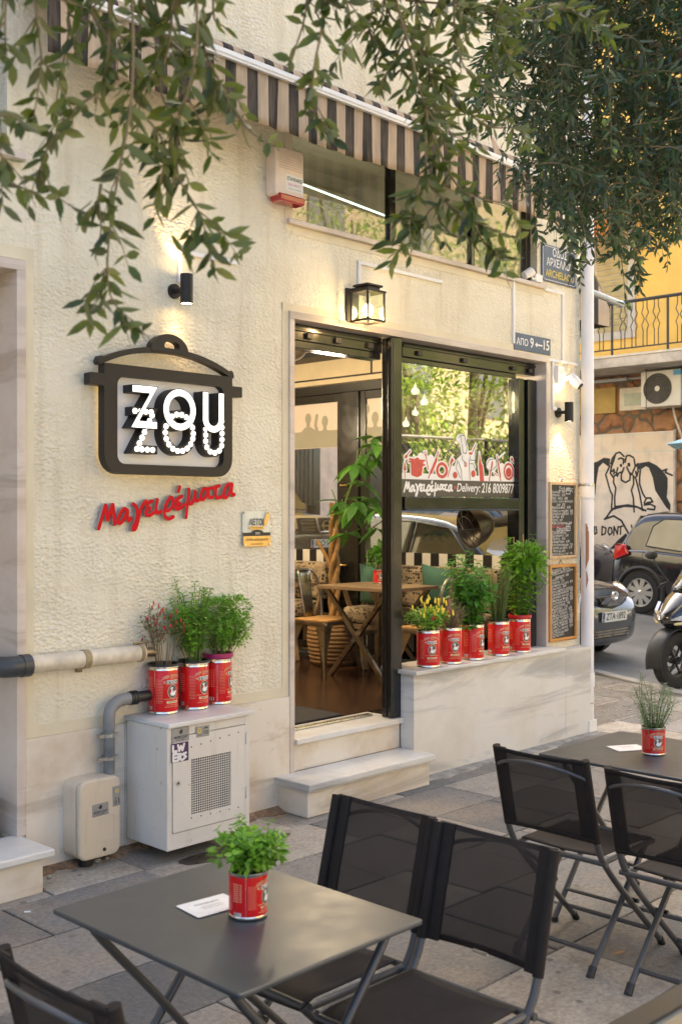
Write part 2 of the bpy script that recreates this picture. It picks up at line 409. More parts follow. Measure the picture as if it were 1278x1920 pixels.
m_stucco = make_stucco('stucco', (.63, .575, .435), (.77, .72, .575))
m_plain = M_('smooth_plaster', (.66, .59, .43), .7, var=.1, vs=3, bmp=.1, bs=40)
m_marble = make_marble('marble_white', (.68, .67, .63), (.46, .46, .45), (.56, .49, .38), .34)
m_marble_w = make_marble('marble_warm', (.72, .66, .56), (.52, .46, .38), (.5, .37, .23), .42)
m_marble_j = make_marble('marble_trim', (.6, .53, .47), (.44, .38, .33), (.46, .34, .25), .35, .4)
m_black = M_('black_paint', (.012, .012, .011), .22, var=.3, vs=14, bmp=.06, bs=30, coat=.3)
m_blackm = M_('black_matt', (.02, .02, .02), .5, var=.3)
m_dark = M_('sign_dark', (.021, .018, .016), .45, spec=.3, var=.2)
m_white = M_('white_paint', (.78, .77, .74), .4, var=.06, vs=4)
m_pvc = M_('white_pvc', (.74, .74, .75), .35, var=.07, vs=3)
m_cream_pipe = M_('cream_pipe', (.6, .53, .41), .5, var=.2, vs=14)
m_grey_pipe = M_('grey_pipe', (.16, .17, .17), .45, var=.3, vs=12)
m_steel = M_('steel', (.55, .54, .5), .28, 1, var=.15, vs=14)
m_silver = M_('tin_metal', (.72, .69, .62), .22, 1, var=.12, vs=20)
m_gunmetal = M_('gunmetal', (.36, .31, .25), .3, 1, var=.3, vs=10)
m_red = M_('tin_red', (.64, .01, .012), .32, var=.15, vs=10, coat=.2, spec=.3)
m_signred = M_('sign_red', (.58, .006, .012), .6, var=.05, spec=.15)
m_gold = M_('gold', (.55, .38, .14), .35, .8, var=.2)
m_goldprint = M_('gold_print', (.7, .52, .3), .4, var=.1)
m_paper = M_('paper', (.75, .73, .7), .5, var=.04)
m_ink = M_('ink', (.02, .018, .016), .5, var=0)
m_whiteprint = M_('white_print', (.8, .79, .76), .5, var=.03)
m_redprint = M_('red_print', (.55, .07, .05), .5, var=.3, vs=60)
m_blue = M_('enamel_blue', (.07, .095, .165), .35, var=.2, vs=20)
m_yellowprint = M_('yellow_print', (.65, .5, .08), .5, var=.1)
def make_worn(name, col, rust, amt=.5, thr=.63, rough=.45):
    m, n, b = nodes(name); b.inputs['Roughness'].default_value = rough; v = coords(n, geo=True)
    c = ramp(n, noise(n, v, 3.5, 5), [(.3, tuple(x * .9 for x in col)), (.7, col)])
    c = mixc(n, ramp(n, noise(n, coords(n, (16, 16, 2.2), geo=True), 1.2, 5, .65), [(.52, (0, 0, 0)), (.75, (amt * .6,) * 3)]), c, tuple(x * .62 for x in col))
    c = mixc(n, ramp(n, noise(n, v, 17, 6, .7), [(thr, (0, 0, 0)), (thr + .035, (amt,) * 3)]), c, rust)
    n.links.new(c, b.inputs['Base Color']); bump(n, b, noise(n, v, 12, 4), .06, .004); return m
m_cab = make_worn('cabinet_paint', (.73, .68, .6), (.3, .19, .1), .7, .65)
m_box = make_worn('meterbox_plastic', (.66, .56, .42), (.3, .22, .13), .5, .65)
m_soil = M_('soil', (.035, .024, .016), .95, var=.4, vs=60, bmp=.8, bs=90)
m_plastic_black = M_('black_plastic', (.015, .015, .015), .4, var=.1)
m_magenta = M_('magenta_plastic', (.35, .01, .1), .4, var=.1)
m_lens = M_('lens_red', (.35, .015, .015), .15, var=.1, coat=.5)
m_table = M_('table_grey', (.043, .05, .054), .36, var=.12, vs=9, rvar=.12, bmp=.03, bs=220)
m_tube = M_('chair_tube', (.085, .085, .088), .38, .35, var=.12)
m_mesh = make_mesh_fabric('chair_mesh', (.036, .027, .023), .7)
m_sleeve = M_('chair_sleeve', (.02, .016, .014), .7, spec=.2, var=.15, vs=30, bmp=.2, bs=300)
m_seat = make_mesh_fabric('seat_mesh', (.033, .027, .024), .97)
m_bark = M_('bark', (.14, .1, .065), .9, var=.35, vs=14, bmp=.8, bs=20)
m_twig = M_('twig', (.16, .12, .06), .7, var=.25, vs=20)
m_stem = M_('green_stem', (.12, .19, .04), .6, var=.2)
m_drystem = M_('dry_stem', (.2, .14, .08), .8, var=.25)
m_olive_a = make_leaf('olive_leaf_a', (.03, .07, .022), (.075, .105, .055), .25)
m_olive_b = make_leaf('olive_leaf_b', (.055, .105, .03), (.1, .14, .07), .32)
m_olive_c = make_leaf('olive_leaf_c', (.022, .05, .022), (.06, .085, .05), .2)
m_near_a = make_leaf('near_leaf_a', (.06, .09, .016), (.13, .15, .045), .35)
m_near_b = make_leaf('near_leaf_b', (.11, .135, .024), (.18, .19, .055), .42)
m_near_c = make_leaf('near_leaf_c', (.03, .05, .013), (.09, .105, .035), .28)
m_olive_fruit = M_('olive_fruit', (.17, .26, .05), .35, var=.2)
m_basil = [make_leaf('basil_a', (.16, .34, .03), (.19, .36, .06), .4), make_leaf('basil_b', (.24, .44, .045), (.26, .44, .07), .42), make_leaf('basil_c', (.1, .24, .025), (.15, .27, .05), .38)]
m_dkbasil = [make_leaf('mint_a', (.1, .28, .04), (.13, .29, .06), .4), make_leaf('mint_b', (.15, .36, .055), (.18, .36, .08), .42), make_leaf('mint_c', (.065, .19, .03), (.11, .22, .05), .36)]
m_rosem = [make_leaf('rosemary_a', (.1, .17, .06), (.2, .25, .15), .2), make_leaf('rosemary_b', (.15, .22, .08), (.22, .27, .17), .2), make_leaf('rosemary_c', (.07, .12, .045), (.17, .2, .12), .2)]
m_dryleaf = [make_leaf('dry_a', (.17, .14, .1), (.2, .18, .13), .2), make_leaf('dry_b', (.12, .1, .08), (.17, .15, .12), .2), make_leaf('dry_c', (.2, .18, .14), (.2, .18, .14), .2)]
m_chilileaf = [make_leaf('chili_a', (.06, .16, .03), (.1, .2, .05)), make_leaf('chili_b', (.1, .19, .04), (.13, .22, .07)), make_leaf('chili_c', (.13, .1, .05), (.15, .13, .07))]
m_money = [make_leaf('money_a', (.05, .16, .025), (.09, .2, .05), .35), make_leaf('money_b', (.08, .22, .03), (.12, .25, .06), .35), make_leaf('money_c', (.035, .11, .02), (.08, .17, .05), .3)]
m_park = [make_leaf('park_a', (.3, .4, .07), (.32, .4, .12), .5), make_leaf('park_b', (.42, .48, .1), (.42, .46, .15), .5), make_leaf('park_c', (.17, .26, .05), (.21, .27, .09), .4)]
m_pepper_red = M_('pepper_red', (.5, .02, .015), .25, var=.1)
m_pepper_yel = M_('pepper_yellow', (.9, .66, .06), .25, var=.1)
m_glass = make_glass('glass', (.95, .97, .95), 1.1, .02)
m_glass_ref = make_glass('glass_reflective', (.6, .62, .56), 1.0, .33)
m_glass_up = make_glass('glass_upper', (.86, .84, .77), 1.0, .05)
m_acryl = make_glass('acrylic', (.9, .93, .9), 1.5, .1)
m_bulb = M_('bulb', (1, .9, .7), .3, var=0, emit=9, ecol=(1, .72, .36))
m_led = M_('led_face', (1, 1, 1), .3, var=0, emit=.4, ecol=(1, .98, .95))
m_ledbulb = M_('led_bulb', (1, 1, 1), .3, var=0, emit=.8, ecol=(1, .95, .88))
m_tubelight = M_('tube_light', (.8, 1, .95), .3, var=0, emit=.7, ecol=(.6, 1, .9))
m_pendant = M_('pendant_light', (1, 1, 1), .3, var=0, emit=1.4, ecol=(1, .93, .8))
m_halo = M_('halo_led', (1, .8, .4), .3, var=0, emit=.5, ecol=(1, .66, .2))
m_awn = make_stripes('awning_stripes', .152, (.014, .011, .009), (.5, .38, .26), 0, .02)
m_awn_side = make_stripes('side_awning_stripes', .5, (.03, .027, .024), (.5, .4, .3), 0, .1, amt=.15)
m_bw = make_stripes('bw_stripes', .19, (.015, .013, .012), (.78, .74, .66), 1, .0, wob=0, amt=.02)
m_pattern = make_pattern('banquette_fabric')
m_cushion = M_('green_cushion', (.07, .17, .12), .9, var=.15)
m_floor = make_wood('floor_wood', (.03, .014, .009), (.1, .045, .024), (2, 20, 1), .25, plank=.16)
m_tablewood = make_wood('table_wood', (.16, .1, .055), (.3, .2, .11), (10, 1.2, 10), .45)
m_seatwood = make_wood('seat_wood', (.42, .21, .07), (.62, .35, .13), (12, 1.5, 5), .4)
m_framewood = make_wood('frame_wood', (.48, .32, .17), (.64, .47, .3), (9, 9, 1.5), .5)
m_inwall = M_('interior_wall', (.72, .6, .4), .8, var=.05)
m_ceil = M_('ceiling_white', (.75, .73, .68), .8, var=.04)
m_mat = M_('door_mat', (.03, .028, .027), .95, var=.3, vs=90, bmp=.6, bs=120)
m_wicker = M_('wicker', (.3, .17, .07), .8, var=.4, vs=30, bmp=.8, bs=60, stretch=(1, 1, 5))
m_chalk = M_('chalkboard', (.03, .03, .028), .6, var=.35, vs=4)
m_chalkw = M_('chalk', (.62, .62, .6), .9, var=.2, vs=50)
m_chalkr = M_('chalk_red', (.6, .1, .14), .9, var=.1)
m_concrete = M_('concrete', (.36, .33, .28), .85, var=.2, vs=4, bmp=.3, bs=40)
m_rubber = M_('tyre', (.018, .017, .016), .8, var=.3, vs=20, bmp=.3, bs=50)
m_alloy = M_('alloy', (.62, .62, .62), .3, .8, var=.1)
m_chrome = M_('chrome', (.8, .8, .8), .08, 1, var=0)
m_carglass = M_('car_glass', (.015, .018, .017), .03, var=0, spec=.9, coat=1)
m_lampglass = M_('lamp_glass', (.5, .5, .5), .08, .6, var=.2, vs=20, coat=1)
m_tail = M_('tail_red', (.5, .012, .012), .1, var=.15, vs=14, coat=1)
m_car_grey = M_('car_grey', (.06, .066, .075), .25, .35, var=0, coat=1)
m_car_black = M_('car_black', (.012, .012, .014), .18, .0, var=0, coat=1)
m_car_blue = M_('car_blue', (.03, .045, .09), .2, .3, var=0, coat=1)
m_car_taupe = M_('car_taupe', (.12, .11, .105), .25, .6, var=0, coat=1)
m_yellow = M_('yellow_render', (.84, .53, .13), .8, var=.07, vs=2, bmp=.15, bs=60)
m_slabedge = M_('balcony_concrete', (.5, .44, .37), .85, var=.25, vs=5, bmp=.3, bs=30)
m_rail = M_('rail_iron', (.03, .03, .032), .5, var=.2)
m_orange = M_('orange_canvas', (.55, .17, .03), .8, var=.2)
m_ac = M_('ac_cream', (.66, .62, .52), .5, var=.06)
m_pinkstone = M_('pink_marble', (.55, .42, .36), .4, var=.2, vs=5)
m_parasol = M_('parasol_canvas', (.3, .5, .6), .8, var=.1)
def make_fieldstone():
    m, n, b = nodes('field_stone'); b.inputs['Roughness'].default_value = .85
    v = coords(n, (1, 1, 1), geo=True); d = N(n, 'TexNoise'); d.inputs['Scale'].default_value = 3; n.links.new(v, d.inputs['Vector'])
    ad = N(n, 'VectorMath', operation='MULTIPLY_ADD'); ad.inputs[1].default_value = (.25, .25, .25); n.links.new(d.outputs['Color'], ad.inputs[0]); n.links.new(v, ad.inputs[2])
    e = N(n, 'TexVoronoi', feature='DISTANCE_TO_EDGE'); e.inputs['Scale'].default_value = 2.6; n.links.new(ad.outputs[0], e.inputs['Vector'])
    k = N(n, 'TexVoronoi', feature='F1'); k.inputs['Scale'].default_value = 2.6; n.links.new(ad.outputs[0], k.inputs['Vector'])
    sp = N(n, 'SeparateColor'); n.links.new(k.outputs['Color'], sp.inputs[0])
    st = ramp(n, sp.outputs[0], [(0, (.32, .125, .05)), (.5, (.42, .19, .075)), (1, (.5, .26, .12))])
    st = mixc(n, .5, st, ramp(n, noise(n, v, 14, 5), [(.3, (.16, .07, .03)), (.7, (.4, .2, .09))]))
    mk = ramp(n, e.outputs['Distance'], [(.035, (0, 0, 0)), (.07, (1, 1, 1))])
    n.links.new(mixc(n, mk, (.16, .12, .08), st), b.inputs['Base Color'])
    hm = N(n, 'MapRange'); hm.inputs[2].default_value = .16; n.links.new(e.outputs['Distance'], hm.inputs[0]); bump(n, b, hm.outputs[0], 1.0, .05); return m
m_stone = make_fieldstone()
def make_block():
    m, n, b = nodes('pale_blocks'); b.inputs['Roughness'].default_value = .8
    v = coords(n, geo=True); sp = N(n, 'SeparateXYZ'); n.links.new(v, sp.inputs[0]); cb = N(n, 'CombineXYZ'); n.links.new(sp.outputs[1], cb.inputs[0]); n.links.new(sp.outputs[2], cb.inputs[1])
    br = N(n, 'TexBrick'); br.inputs['Scale'].default_value = 1; br.inputs['Brick Width'].default_value = .62; br.inputs['Row Height'].default_value = .31; br.inputs['Mortar Size'].default_value = .014
    br.inputs[1].default_value = (.78, .62, .43, 1); br.inputs[2].default_value = (.84, .68, .5, 1); br.inputs[3].default_value = (.7, .62, .5, 1); n.links.new(cb.outputs[0], br.inputs[0])
    low = N(n, 'MapRange'); low.inputs[1].default_value = 2.1; low.inputs[2].default_value = 2.4; n.links.new(sp.outputs[2], low.inputs[0])
    c = mixc(n, low.outputs[0], (.84, .72, .58), br.outputs['Color'])
    c = mixc(n, ramp(n, noise(n, v, 4, 6), [(.5, (0, 0, 0)), (.75, (.4, .4, .4))]), c, (.4, .34, .28)); n.links.new(c, b.inputs['Base Color']); return m
m_block = make_block()
def make_paving():
    m, n, b = nodes('paving'); b.inputs['Roughness'].default_value = .8
    v = coords(n, geo=True); a = N(n, 'Attribute', attribute_name='slab'); s = noise(n, v, 1.7, 7, .65); f = noise(n, v, 45, 4, .7); g = noise(n, v, 6, 5, .6)
    c = mixc(n, ramp(n, s, [(.45, (0, 0, 0)), (.66, (.7, .7, .7))]), a.outputs['Color'], (.29, .23, .165))
    c = mixc(n, ramp(n, g, [(.5, (0, 0, 0)), (.78, (.6, .6, .6))]), c, (.13, .115, .1))
    c = mixc(n, .5, c, ramp(n, f, [(.3, (.35, .35, .35)), (.7, (1.4, 1.4, 1.4))]), 'MULTIPLY')
    c = mixc(n, ramp(n, noise(n, v, 110, 2, .6), [(.64, (0, 0, 0)), (.7, (.3, .3, .3))]), c, (.06, .055, .05))
    vo = N(n, 'TexVoronoi', feature='F1'); vo.inputs['Scale'].default_value = 7; n.links.new(v, vo.inputs['Vector'])
    c = mixc(n, ramp(n, vo.outputs['Distance'], [(.09, (.7, .7, .7)), (.14, (0, 0, 0))]), c, (.11, .095, .08))
    n.links.new(c, b.inputs['Base Color']); bump(n, b, f, .6, .01)
    return m
m_paving = make_paving()
m_joint = M_('paving_joint', (.12, .1, .075), .95, var=.4, vs=20, bmp=.5, bs=60)
def make_asphalt():
    m, n, b = nodes('asphalt'); b.inputs['Roughness'].default_value = .8
    v = coords(n, geo=True); f = noise(n, v, 70, 4, .7); s = noise(n, v, 1.2, 6, .6)
    c = mixc(n, .5, ramp(n, s, [(.3, (.16, .155, .145)), (.7, (.27, .26, .24))]), ramp(n, f, [(.3, (.5, .5, .5)), (.7, (1.4, 1.4, 1.4))]), 'MULTIPLY')
    n.links.new(c, b.inputs['Base Color']); bump(n, b, f, .5, .01); return m
m_asphalt = make_asphalt()
# ------------------------------------------------------------------ ground, pavement, road
def sheet(name, poly, z, mat, thick=None):
    mb = MB()
    if thick: mb.prism(poly, Matrix.Identity(4), z - thick, z)
    else: mb.add([(x, y, z) for x, y in poly], [tuple(range(len(poly)))])
    o = mb.build(name, mat); o['kind'] = 'structure'; return o
sheet('ground', [(-90, -90), (120, -90), (120, 120), (-90, 120)], -.09, m_concrete)
def gz(y): return .085 * (min(max(y, 1.0), 16.0) - 1.0)      # the side street climbs away from the corner
PAVE = [(-30, -6.4), (8.3, -6.4), (9.1, -2.6), (9.75, -.7), (10.12, .3), (10.55, 1.5), (9.75, 2.2), (9.75, 50), (7.5, 50), (7.5, 3), (-30, 3)]
def sloped(name, strips, z, mat):
    mb = MB()
    for s_ in strips: mb.add([(x, y, z + gz(y)) for x, y in s_], [tuple(range(len(s_)))])
    o = mb.build(name, mat); o['kind'] = 'structure'; return o
sloped('road', [[(-60, -13.5), (16.6, -13.5), (16.6, -4), (-60, -4)], [(7, -4), (16.6, -4), (16.6, 1), (7, 1)], [(7, 1), (16.6, 1), (16.6, 16), (7, 16)], [(7, 16), (16.6, 16), (16.6, 60), (7, 60)]], -.03, m_asphalt)
sloped('pavement_bed', [PAVE[:5] + [(10.37, 1.0), (-30, 1.0)], [(7.5, 1), (10.37, 1.0), (10.55, 1.5), (9.75, 2.2), (7.5, 2.2)], [(7.5, 2.2), (9.75, 2.2), (9.75, 16), (7.5, 16)]], -.012, m_joint)
kb = MB()
kp = PAVE[:8]
for i in range(1, len(kp) - 1):
    a, b = Vector((*kp[i], 0)), Vector((*kp[i + 1], 0)); d = (b - a).normalized(); nrm = Vector((-d.y, d.x, 0))
    q = [a, b, b + nrm * .14, a + nrm * .14]
    kb.add([(p.x, p.y, zz + gz(p.y)) for zz in (-.1, .003 + .0006 * i) for p in q], [(3, 2, 1, 0), (4, 5, 6, 7), (0, 1, 5, 4), (1, 2, 6, 5), (2, 3, 7, 6), (3, 0, 4, 7)])
o = kb.build('kerb', m_concrete, bevel=.008); o['kind'] = 'structure'
def inpave(x, y):
    c = False; P = PAVE
    for i in range(len(P)):
        (ax, ay), (bx, by) = P[i], P[(i + 1) % len(P)]
        if (ay > y) != (by > y) and x < (bx - ax) * (y - ay) / (by - ay) + ax: c = not c
    return c
rs = random.Random(3); mb = MB(); cols = []
greys = [(.19, .182, .17), (.28, .26, .235), (.38, .345, .295), (.45, .405, .335), (.33, .295, .25), (.23, .22, .2), (.47, .42, .35)]
def slab(x0, x1, y0, y1, col, ridge=False):
    c = ((x0 + x1) / 2, (y0 + y1) / 2)
    if not (inpave(x0 + .1, y0 + .02) and inpave(x1 - .1, y1 - .02) and inpave(x1 - .1, y0 + .02) and inpave(x0 + .1, y1 - .02)): return
    g = .0025 + rs.random() * .0035; z = rs.uniform(-.003, .003)
    q = [(x0 + g, y0 + g), (x1 - g * rs.uniform(.5, 1.5), y0 + g * rs.uniform(.5, 1.5)), (x1 - g, y1 - g), (x0 + g * rs.uniform(.5, 1.5), y1 - g)]
    n0 = len(mb.f); e = .006; zs = [z + rs.uniform(-.002, .002) + gz(p[1]) for p in q]; cx = sum(p[0] for p in q) / 4; cy = sum(p[1] for p in q) / 4
    top = [(p[0] - math.copysign(e, p[0] - cx), p[1] - math.copysign(e, p[1] - cy), zs[k]) for k, p in enumerate(q)]; mid = [(p[0], p[1], zs[k] - .004) for k, p in enumerate(q)]; bot = [(p[0], p[1], -.02 + gz(p[1])) for p in q]
    mb.add(top + mid + bot, [(0, 1, 2, 3)] + [(i + 4, (i + 1) % 4 + 4, (i + 1) % 4, i) for i in range(4)] + [(i + 8, (i + 1) % 4 + 8, (i + 1) % 4 + 4, i + 4) for i in range(4)])
    cols.extend([col] * (len(mb.f) - n0))
    if ridge:
        k = int((x1 - x0) / .035)
        for i in range(k):
            xx = x0 + .02 + i * (x1 - x0 - .04) / k; n0 = len(mb.f)
            mb.prism([(xx, y0 + .02), (xx + .014, y0 + .02), (xx + .014, y1 - .02), (xx, y1 - .02)], Matrix(((1, 0, 0, 0), (0, 1, 0, 0), (0, gz(y1) - gz(y0) and .085, 1, -.085 * (gz(y1) > gz(y0))), (0, 0, 0, 1))), z - .002, z + .0045); cols.extend([tuple(c_ * 1.08 for c_ in col)] * (len(mb.f) - n0))
y = 0.0; rows = []
for h in [.34, .42, .5, .46, .62, .5, .55, .5, .6, .5, .55, .6]: rows.append((y - h, y)); y -= h
for ri, (y0, y1) in enumerate(rows):
    x = -8 + rs.random() * .5
    while x < 9.9:
        L = rs.choice([.45, .5, .5, .62, .75]); c = rs.choice(greys); kk = rs.uniform(.66, 1.0); c = tuple(v * kk for v in c)
        if ri == 3 and x < 2.4: c = (.1, .1, .098)
        slab(x, x + L, y0, y1, c); x += L
y = 0.0
while y < 8:
    x = 7.76
    while x < 10.5:
        c = rs.choice([(.4, .36, .31), (.34, .31, .27), (.44, .4, .35)]); slab(x, min(x + .5, 10.6), y, y + .5, c, ridge=y < 3); x += .5
    y += .5
pv = mb.build('pavement', m_paving, recalc=False, weld=False); pv['kind'] = 'structure'
at_ = pv.data.attributes.new('slab', 'FLOAT_COLOR', 'FACE')
at_.data.foreach_set('color', np.array([(*c, 1) for c in cols], dtype=np.float32).ravel())

# cement skirt and stains on the paving
def blob(name, c, rx, ry, z, mat, seed, n=48, amp=.3, rot=0, kind='structure'):
    q = random.Random(seed); ph = [q.uniform(0, 6.3) for _ in range(6)]; P = []
    for k in range(n):
        a = 2 * math.pi * k / n; r_ = 1 + amp * sum(math.sin((j + 2) * a + ph[j]) / (j + 1.5) for j in range(6)); x, y_ = rx * r_ * math.cos(a), ry * r_ * math.sin(a)
        P.append((c[0] + x * math.cos(rot) - y_ * math.sin(rot), c[1] + x * math.sin(rot) + y_ * math.cos(rot)))
    mb = MB(); mb.prism(P, Matrix.Identity(4), z - .004, z); o = mb.build(name, mat, bevel=.002); o['kind'] = kind; return o
q = random.Random(8); P = []
for k in range(90): x = 5.56 + k * (7.72 - 5.56) / 89; P.append((x, -.122 - (.02 + .06 * abs(math.sin(k * .071 + .9)) + .02 * abs(math.sin(k * .23)) + .008 * q.random())))
mb = MB(); vs = [(x, -.118, .012) for x, y in P] + [(x, y, .004) for x, y in P] + [(x, y - .004, -.004) for x, y in P]
mb.add(vs, [(r_ * 90 + k, r_ * 90 + k + 1, (r_ + 1) * 90 + k + 1, (r_ + 1) * 90 + k) for r_ in (0, 1) for k in range(89)]); o = mb.build('cement_path_edge', M_('cement', (.27, .255, .225), .95, var=.35, vs=12, bmp=.2, bs=60)); o['kind'] = 'structure'
m_wet = M_('damp_stain', (.05, .038, .028), .3, var=.4, vs=9); blob('damp_path_stain', (3.75, -.42), .3, .1, .0058, m_wet, 4, amp=.22)
P = []
for k in range(50): x = 2.72 + k * (4.43 - 2.72) / 49; P.append((x, -.03 - .05 * abs(math.sin(k * .5)) - .04 * q.random()))
mb = MB(); vs = [(x, -.012, .028) for x, y in P] + [(x, y, -.003) for x, y in P]; mb.add(vs, [(k, k + 1, 50 + k + 1, 50 + k) for k in range(49)]); o = mb.build('dirt_path_edge', M_('wall_dirt', (.2, .13, .08), .95, var=.5, vs=25, bmp=.8, bs=50), smooth=60); o['kind'] = 'structure'

# ------------------------------------------------------------------ the corner building
WALLX0, WALLX1, WTOP = -4.0, 7.72, 8.2
bld = thing('corner_building', 'cream textured stucco corner building with marble plinth and a black framed shop front', 'building', (4.0, 0.1, 0))
OPEN = [(1.3, 2.735, .0, 2.91), (1.3, 2.69, 3.46, 5.2), (4.555, 7.225, .0, 2.905), (4.55, 7.12, 3.49, 4.3)]
mb = MB()
xs = sorted({WALLX0, WALLX1} | {o[0] for o in OPEN} | {o[1] for o in OPEN}); zs = sorted({-.1, WTOP} | {o[2] for o in OPEN} | {o[3] for o in OPEN})
def hole(x, z): return any(o[0] < x < o[1] and o[2] < z < o[3] for o in OPEN)
for i in range(len(xs) - 1):
    for j in range(len(zs) - 1):
        x0, x1, z0, z1 = xs[i], xs[i + 1], zs[j], zs[j + 1]; cx, cz = (x0 + x1) / 2, (z0 + z1) / 2
        if hole(cx, cz): continue
        mb.add([(x0, 0, z0), (x1, 0, z0), (x1, 0, z1), (x0, 0, z1)], [(0, 1, 2, 3)]); mb.add([(x0, .28, z0), (x1, .28, z0), (x1, .28, z1), (x0, .28, z1)], [(3, 2, 1, 0)])
        e = 1e-3
        if hole(x0 - e, cz) or i == 0: mb.add([(x0, 0, z0), (x0, 0, z1), (x0, .28, z1), (x0, .28, z0)], [(0, 1, 2, 3)])
        if hole(x1 + e, cz) or i == len(xs) - 2: mb.add([(x1, 0, z0), (x1, .28, z0), (x1, .28, z1), (x1, 0, z1)], [(0, 1, 2, 3)])
        if hole(cx, z0 - e): mb.add([(x0, 0, z0), (x0, .28, z0), (x1, .28, z0), (x1, 0, z0)], [(0, 1, 2, 3)])
        if hole(cx, z1 + e) or j == len(zs) - 2: mb.add([(x0, 0, z1), (x1, 0, z1), (x1, .28, z1), (x0, .28, z1)], [(0, 1, 2, 3)])
mb.build('wall', m_stucco, bld)
# side wall (towards the side street) with its own glass front, roof, back
mb = MB(); SX = 7.62
for (y0, y1, z0, z1) in ((.28, .42, -.1, WTOP), (.42, 6.2, 2.97, WTOP), (6.2, 12, -.1, WTOP)): mb.box(SX, 7.72, y0, y1, z0, z1)
mb.box(SX, 7.72, .42, 6.2, -.1, .42)
mb.build('side_wall', m_stucco, bld)
mb = MB(); mb.box(WALLX0, SX - .002, 11.7, 12, -.1, WTOP); mb.box(WALLX0, WALLX0 + .3, .281, 11.69, -.1, WTOP); mb.box(WALLX0, 7.72, 0, 12, WTOP + .002, WTOP + .3)
mb.build('rear_wall', m_stucco, bld)
# smooth plaster margins round openings and above the plinth
mb = MB(); t = -.004
mb.box(2.78, 2.83, t, .01, .66, 2.96); mb.box(2.83, 4.47, t + .0005, .01, .66, .715); mb.box(4.47, 4.52, t, .01, .66, 2.99); mb.box(4.47, 7.3, t - .0006, .01, 2.945, 2.99); mb.box(1.2, 2.83, t - .0008, .01, 2.96, 3.02)
mb.box(4.49, 4.55, t - .0004, .01, 3.42, 4.3); mb.box(4.551, 7.2, t - .0007, .01, 3.405, 3.455)
mb.build('plaster_margin', m_plain, bld)
# plinths
mb = MB()
for x0, x1 in ((2.782, 3.35), (3.353, 3.93), (3.933, 4.518)): mb.box(x0, x1, -.014, .02, 0, .657)
mb.build('plinth', m_marble_w, bld, bevel=.002)
mb = MB()
for x0, x1 in ((5.53, 7.33), (7.332, 7.705)): mb.box(x0, x1, -.12, -.004, 0, .688)
mb.box(5.552, 7.218, -.0035, .18, 0, .687)
mb.build('plinth', m_marble, bld, bevel=.003)
mb = MB(); mb.box(5.5, 7.27, -.165, -.0045, .69, .716); mb.box(5.552, 7.2205, -.004, .19, .69, .7155); o = mb.build('window_sill', m_marble, bld, bevel=.004)
# step at left doorway
mb = MB(); mb.box(1.0, 2.72, -.27, -.002, 0, .165); mb.box(1.0, 2.60, .03, .25, .2, .36); mb.build('step_riser', m_marble_w, bld, bevel=.003)
mb = MB(); mb.box(1.0, 2.76, -.31, .03, .166, .2); mb.box(1.0, 2.62, .0, .35, .361, .395); mb.build('step_tread', m_marble, bld, bevel=.006)
mb = MB(); mb.box(4.425, 5.515, -.262, -.002, 0, .145); mb.box(4.565, 5.527, .0, .14, .2, .362); mb.build('step_riser', m_marble_w, bld, bevel=.003)
mb = MB(); mb.box(4.41, 5.522, -.285, .0, .146, .162)
mb.box(4.40, 5.5285, -.3, -.001, .1625, .2)
mb.build('step_tread', m_marble, bld, bevel=.006)
mb = MB(); mb.box(4.562, 5.528, -.035, .3, .364, .398); mb.build('threshold', m_marble, bld, bevel=.005)
mb = MB(); mb.box(4.565, 5.44, .16, .205, .399, .412); mb.build('threshold_strip', m_steel, bld, bevel=.003)
# marble surrounds
mb = MB(); mb.box(4.52, 4.56, -.016, .2, .0, 2.9); mb.box(4.52, 7.265, -.0165, .2, 2.9, 2.944); mb.box(7.222, 7.265, -.016, .2, .717, 2.899); mb.build('opening_surround', m_marble_j, bld, bevel=.003)
mb = MB(); mb.box(2.733, 2.781, -.018, .3, .2, 2.905); mb.box(1.2, 2.781, -.0185, .3, 2.905, 2.955); mb.build('opening_surround', m_marble_j, bld, bevel=.003)
mb = MB(); mb.box(1.0, 2.75, .3, .36, .395, 3.0); mb.build('doorway_lining', m_marble_j, bld)
# upper left window
wn = None
mb = MB(); mb.box(1.3, 2.69, .1, .14, 3.46, 3.51); mb.box(2.64, 2.689, .1, .14, 3.51, 5.2); mb.box(2.0, 2.05, .1, .14, 3.51, 5.2); wn = mb.build('window', M_('brown_frame', (.12, .1, .08), .5), bld)
mb = MB(); mb.box(1.3, 2.64, .115, .121, 3.51, 5.19); mb.build('pane', m_glass_up, wn)
mb = MB(); mb.box(1.2, 2.76, -.06, .1, 3.425, 3.458); mb.build('window_sill', m_marble_j, bld, bevel=.003)
mb = MB(); mb.box(1.25, 2.72, .282, .9, 3.3, 5.25); mb.build('window_backing', M_('curtain_grey', (.3, .29, .24), .9), bld)
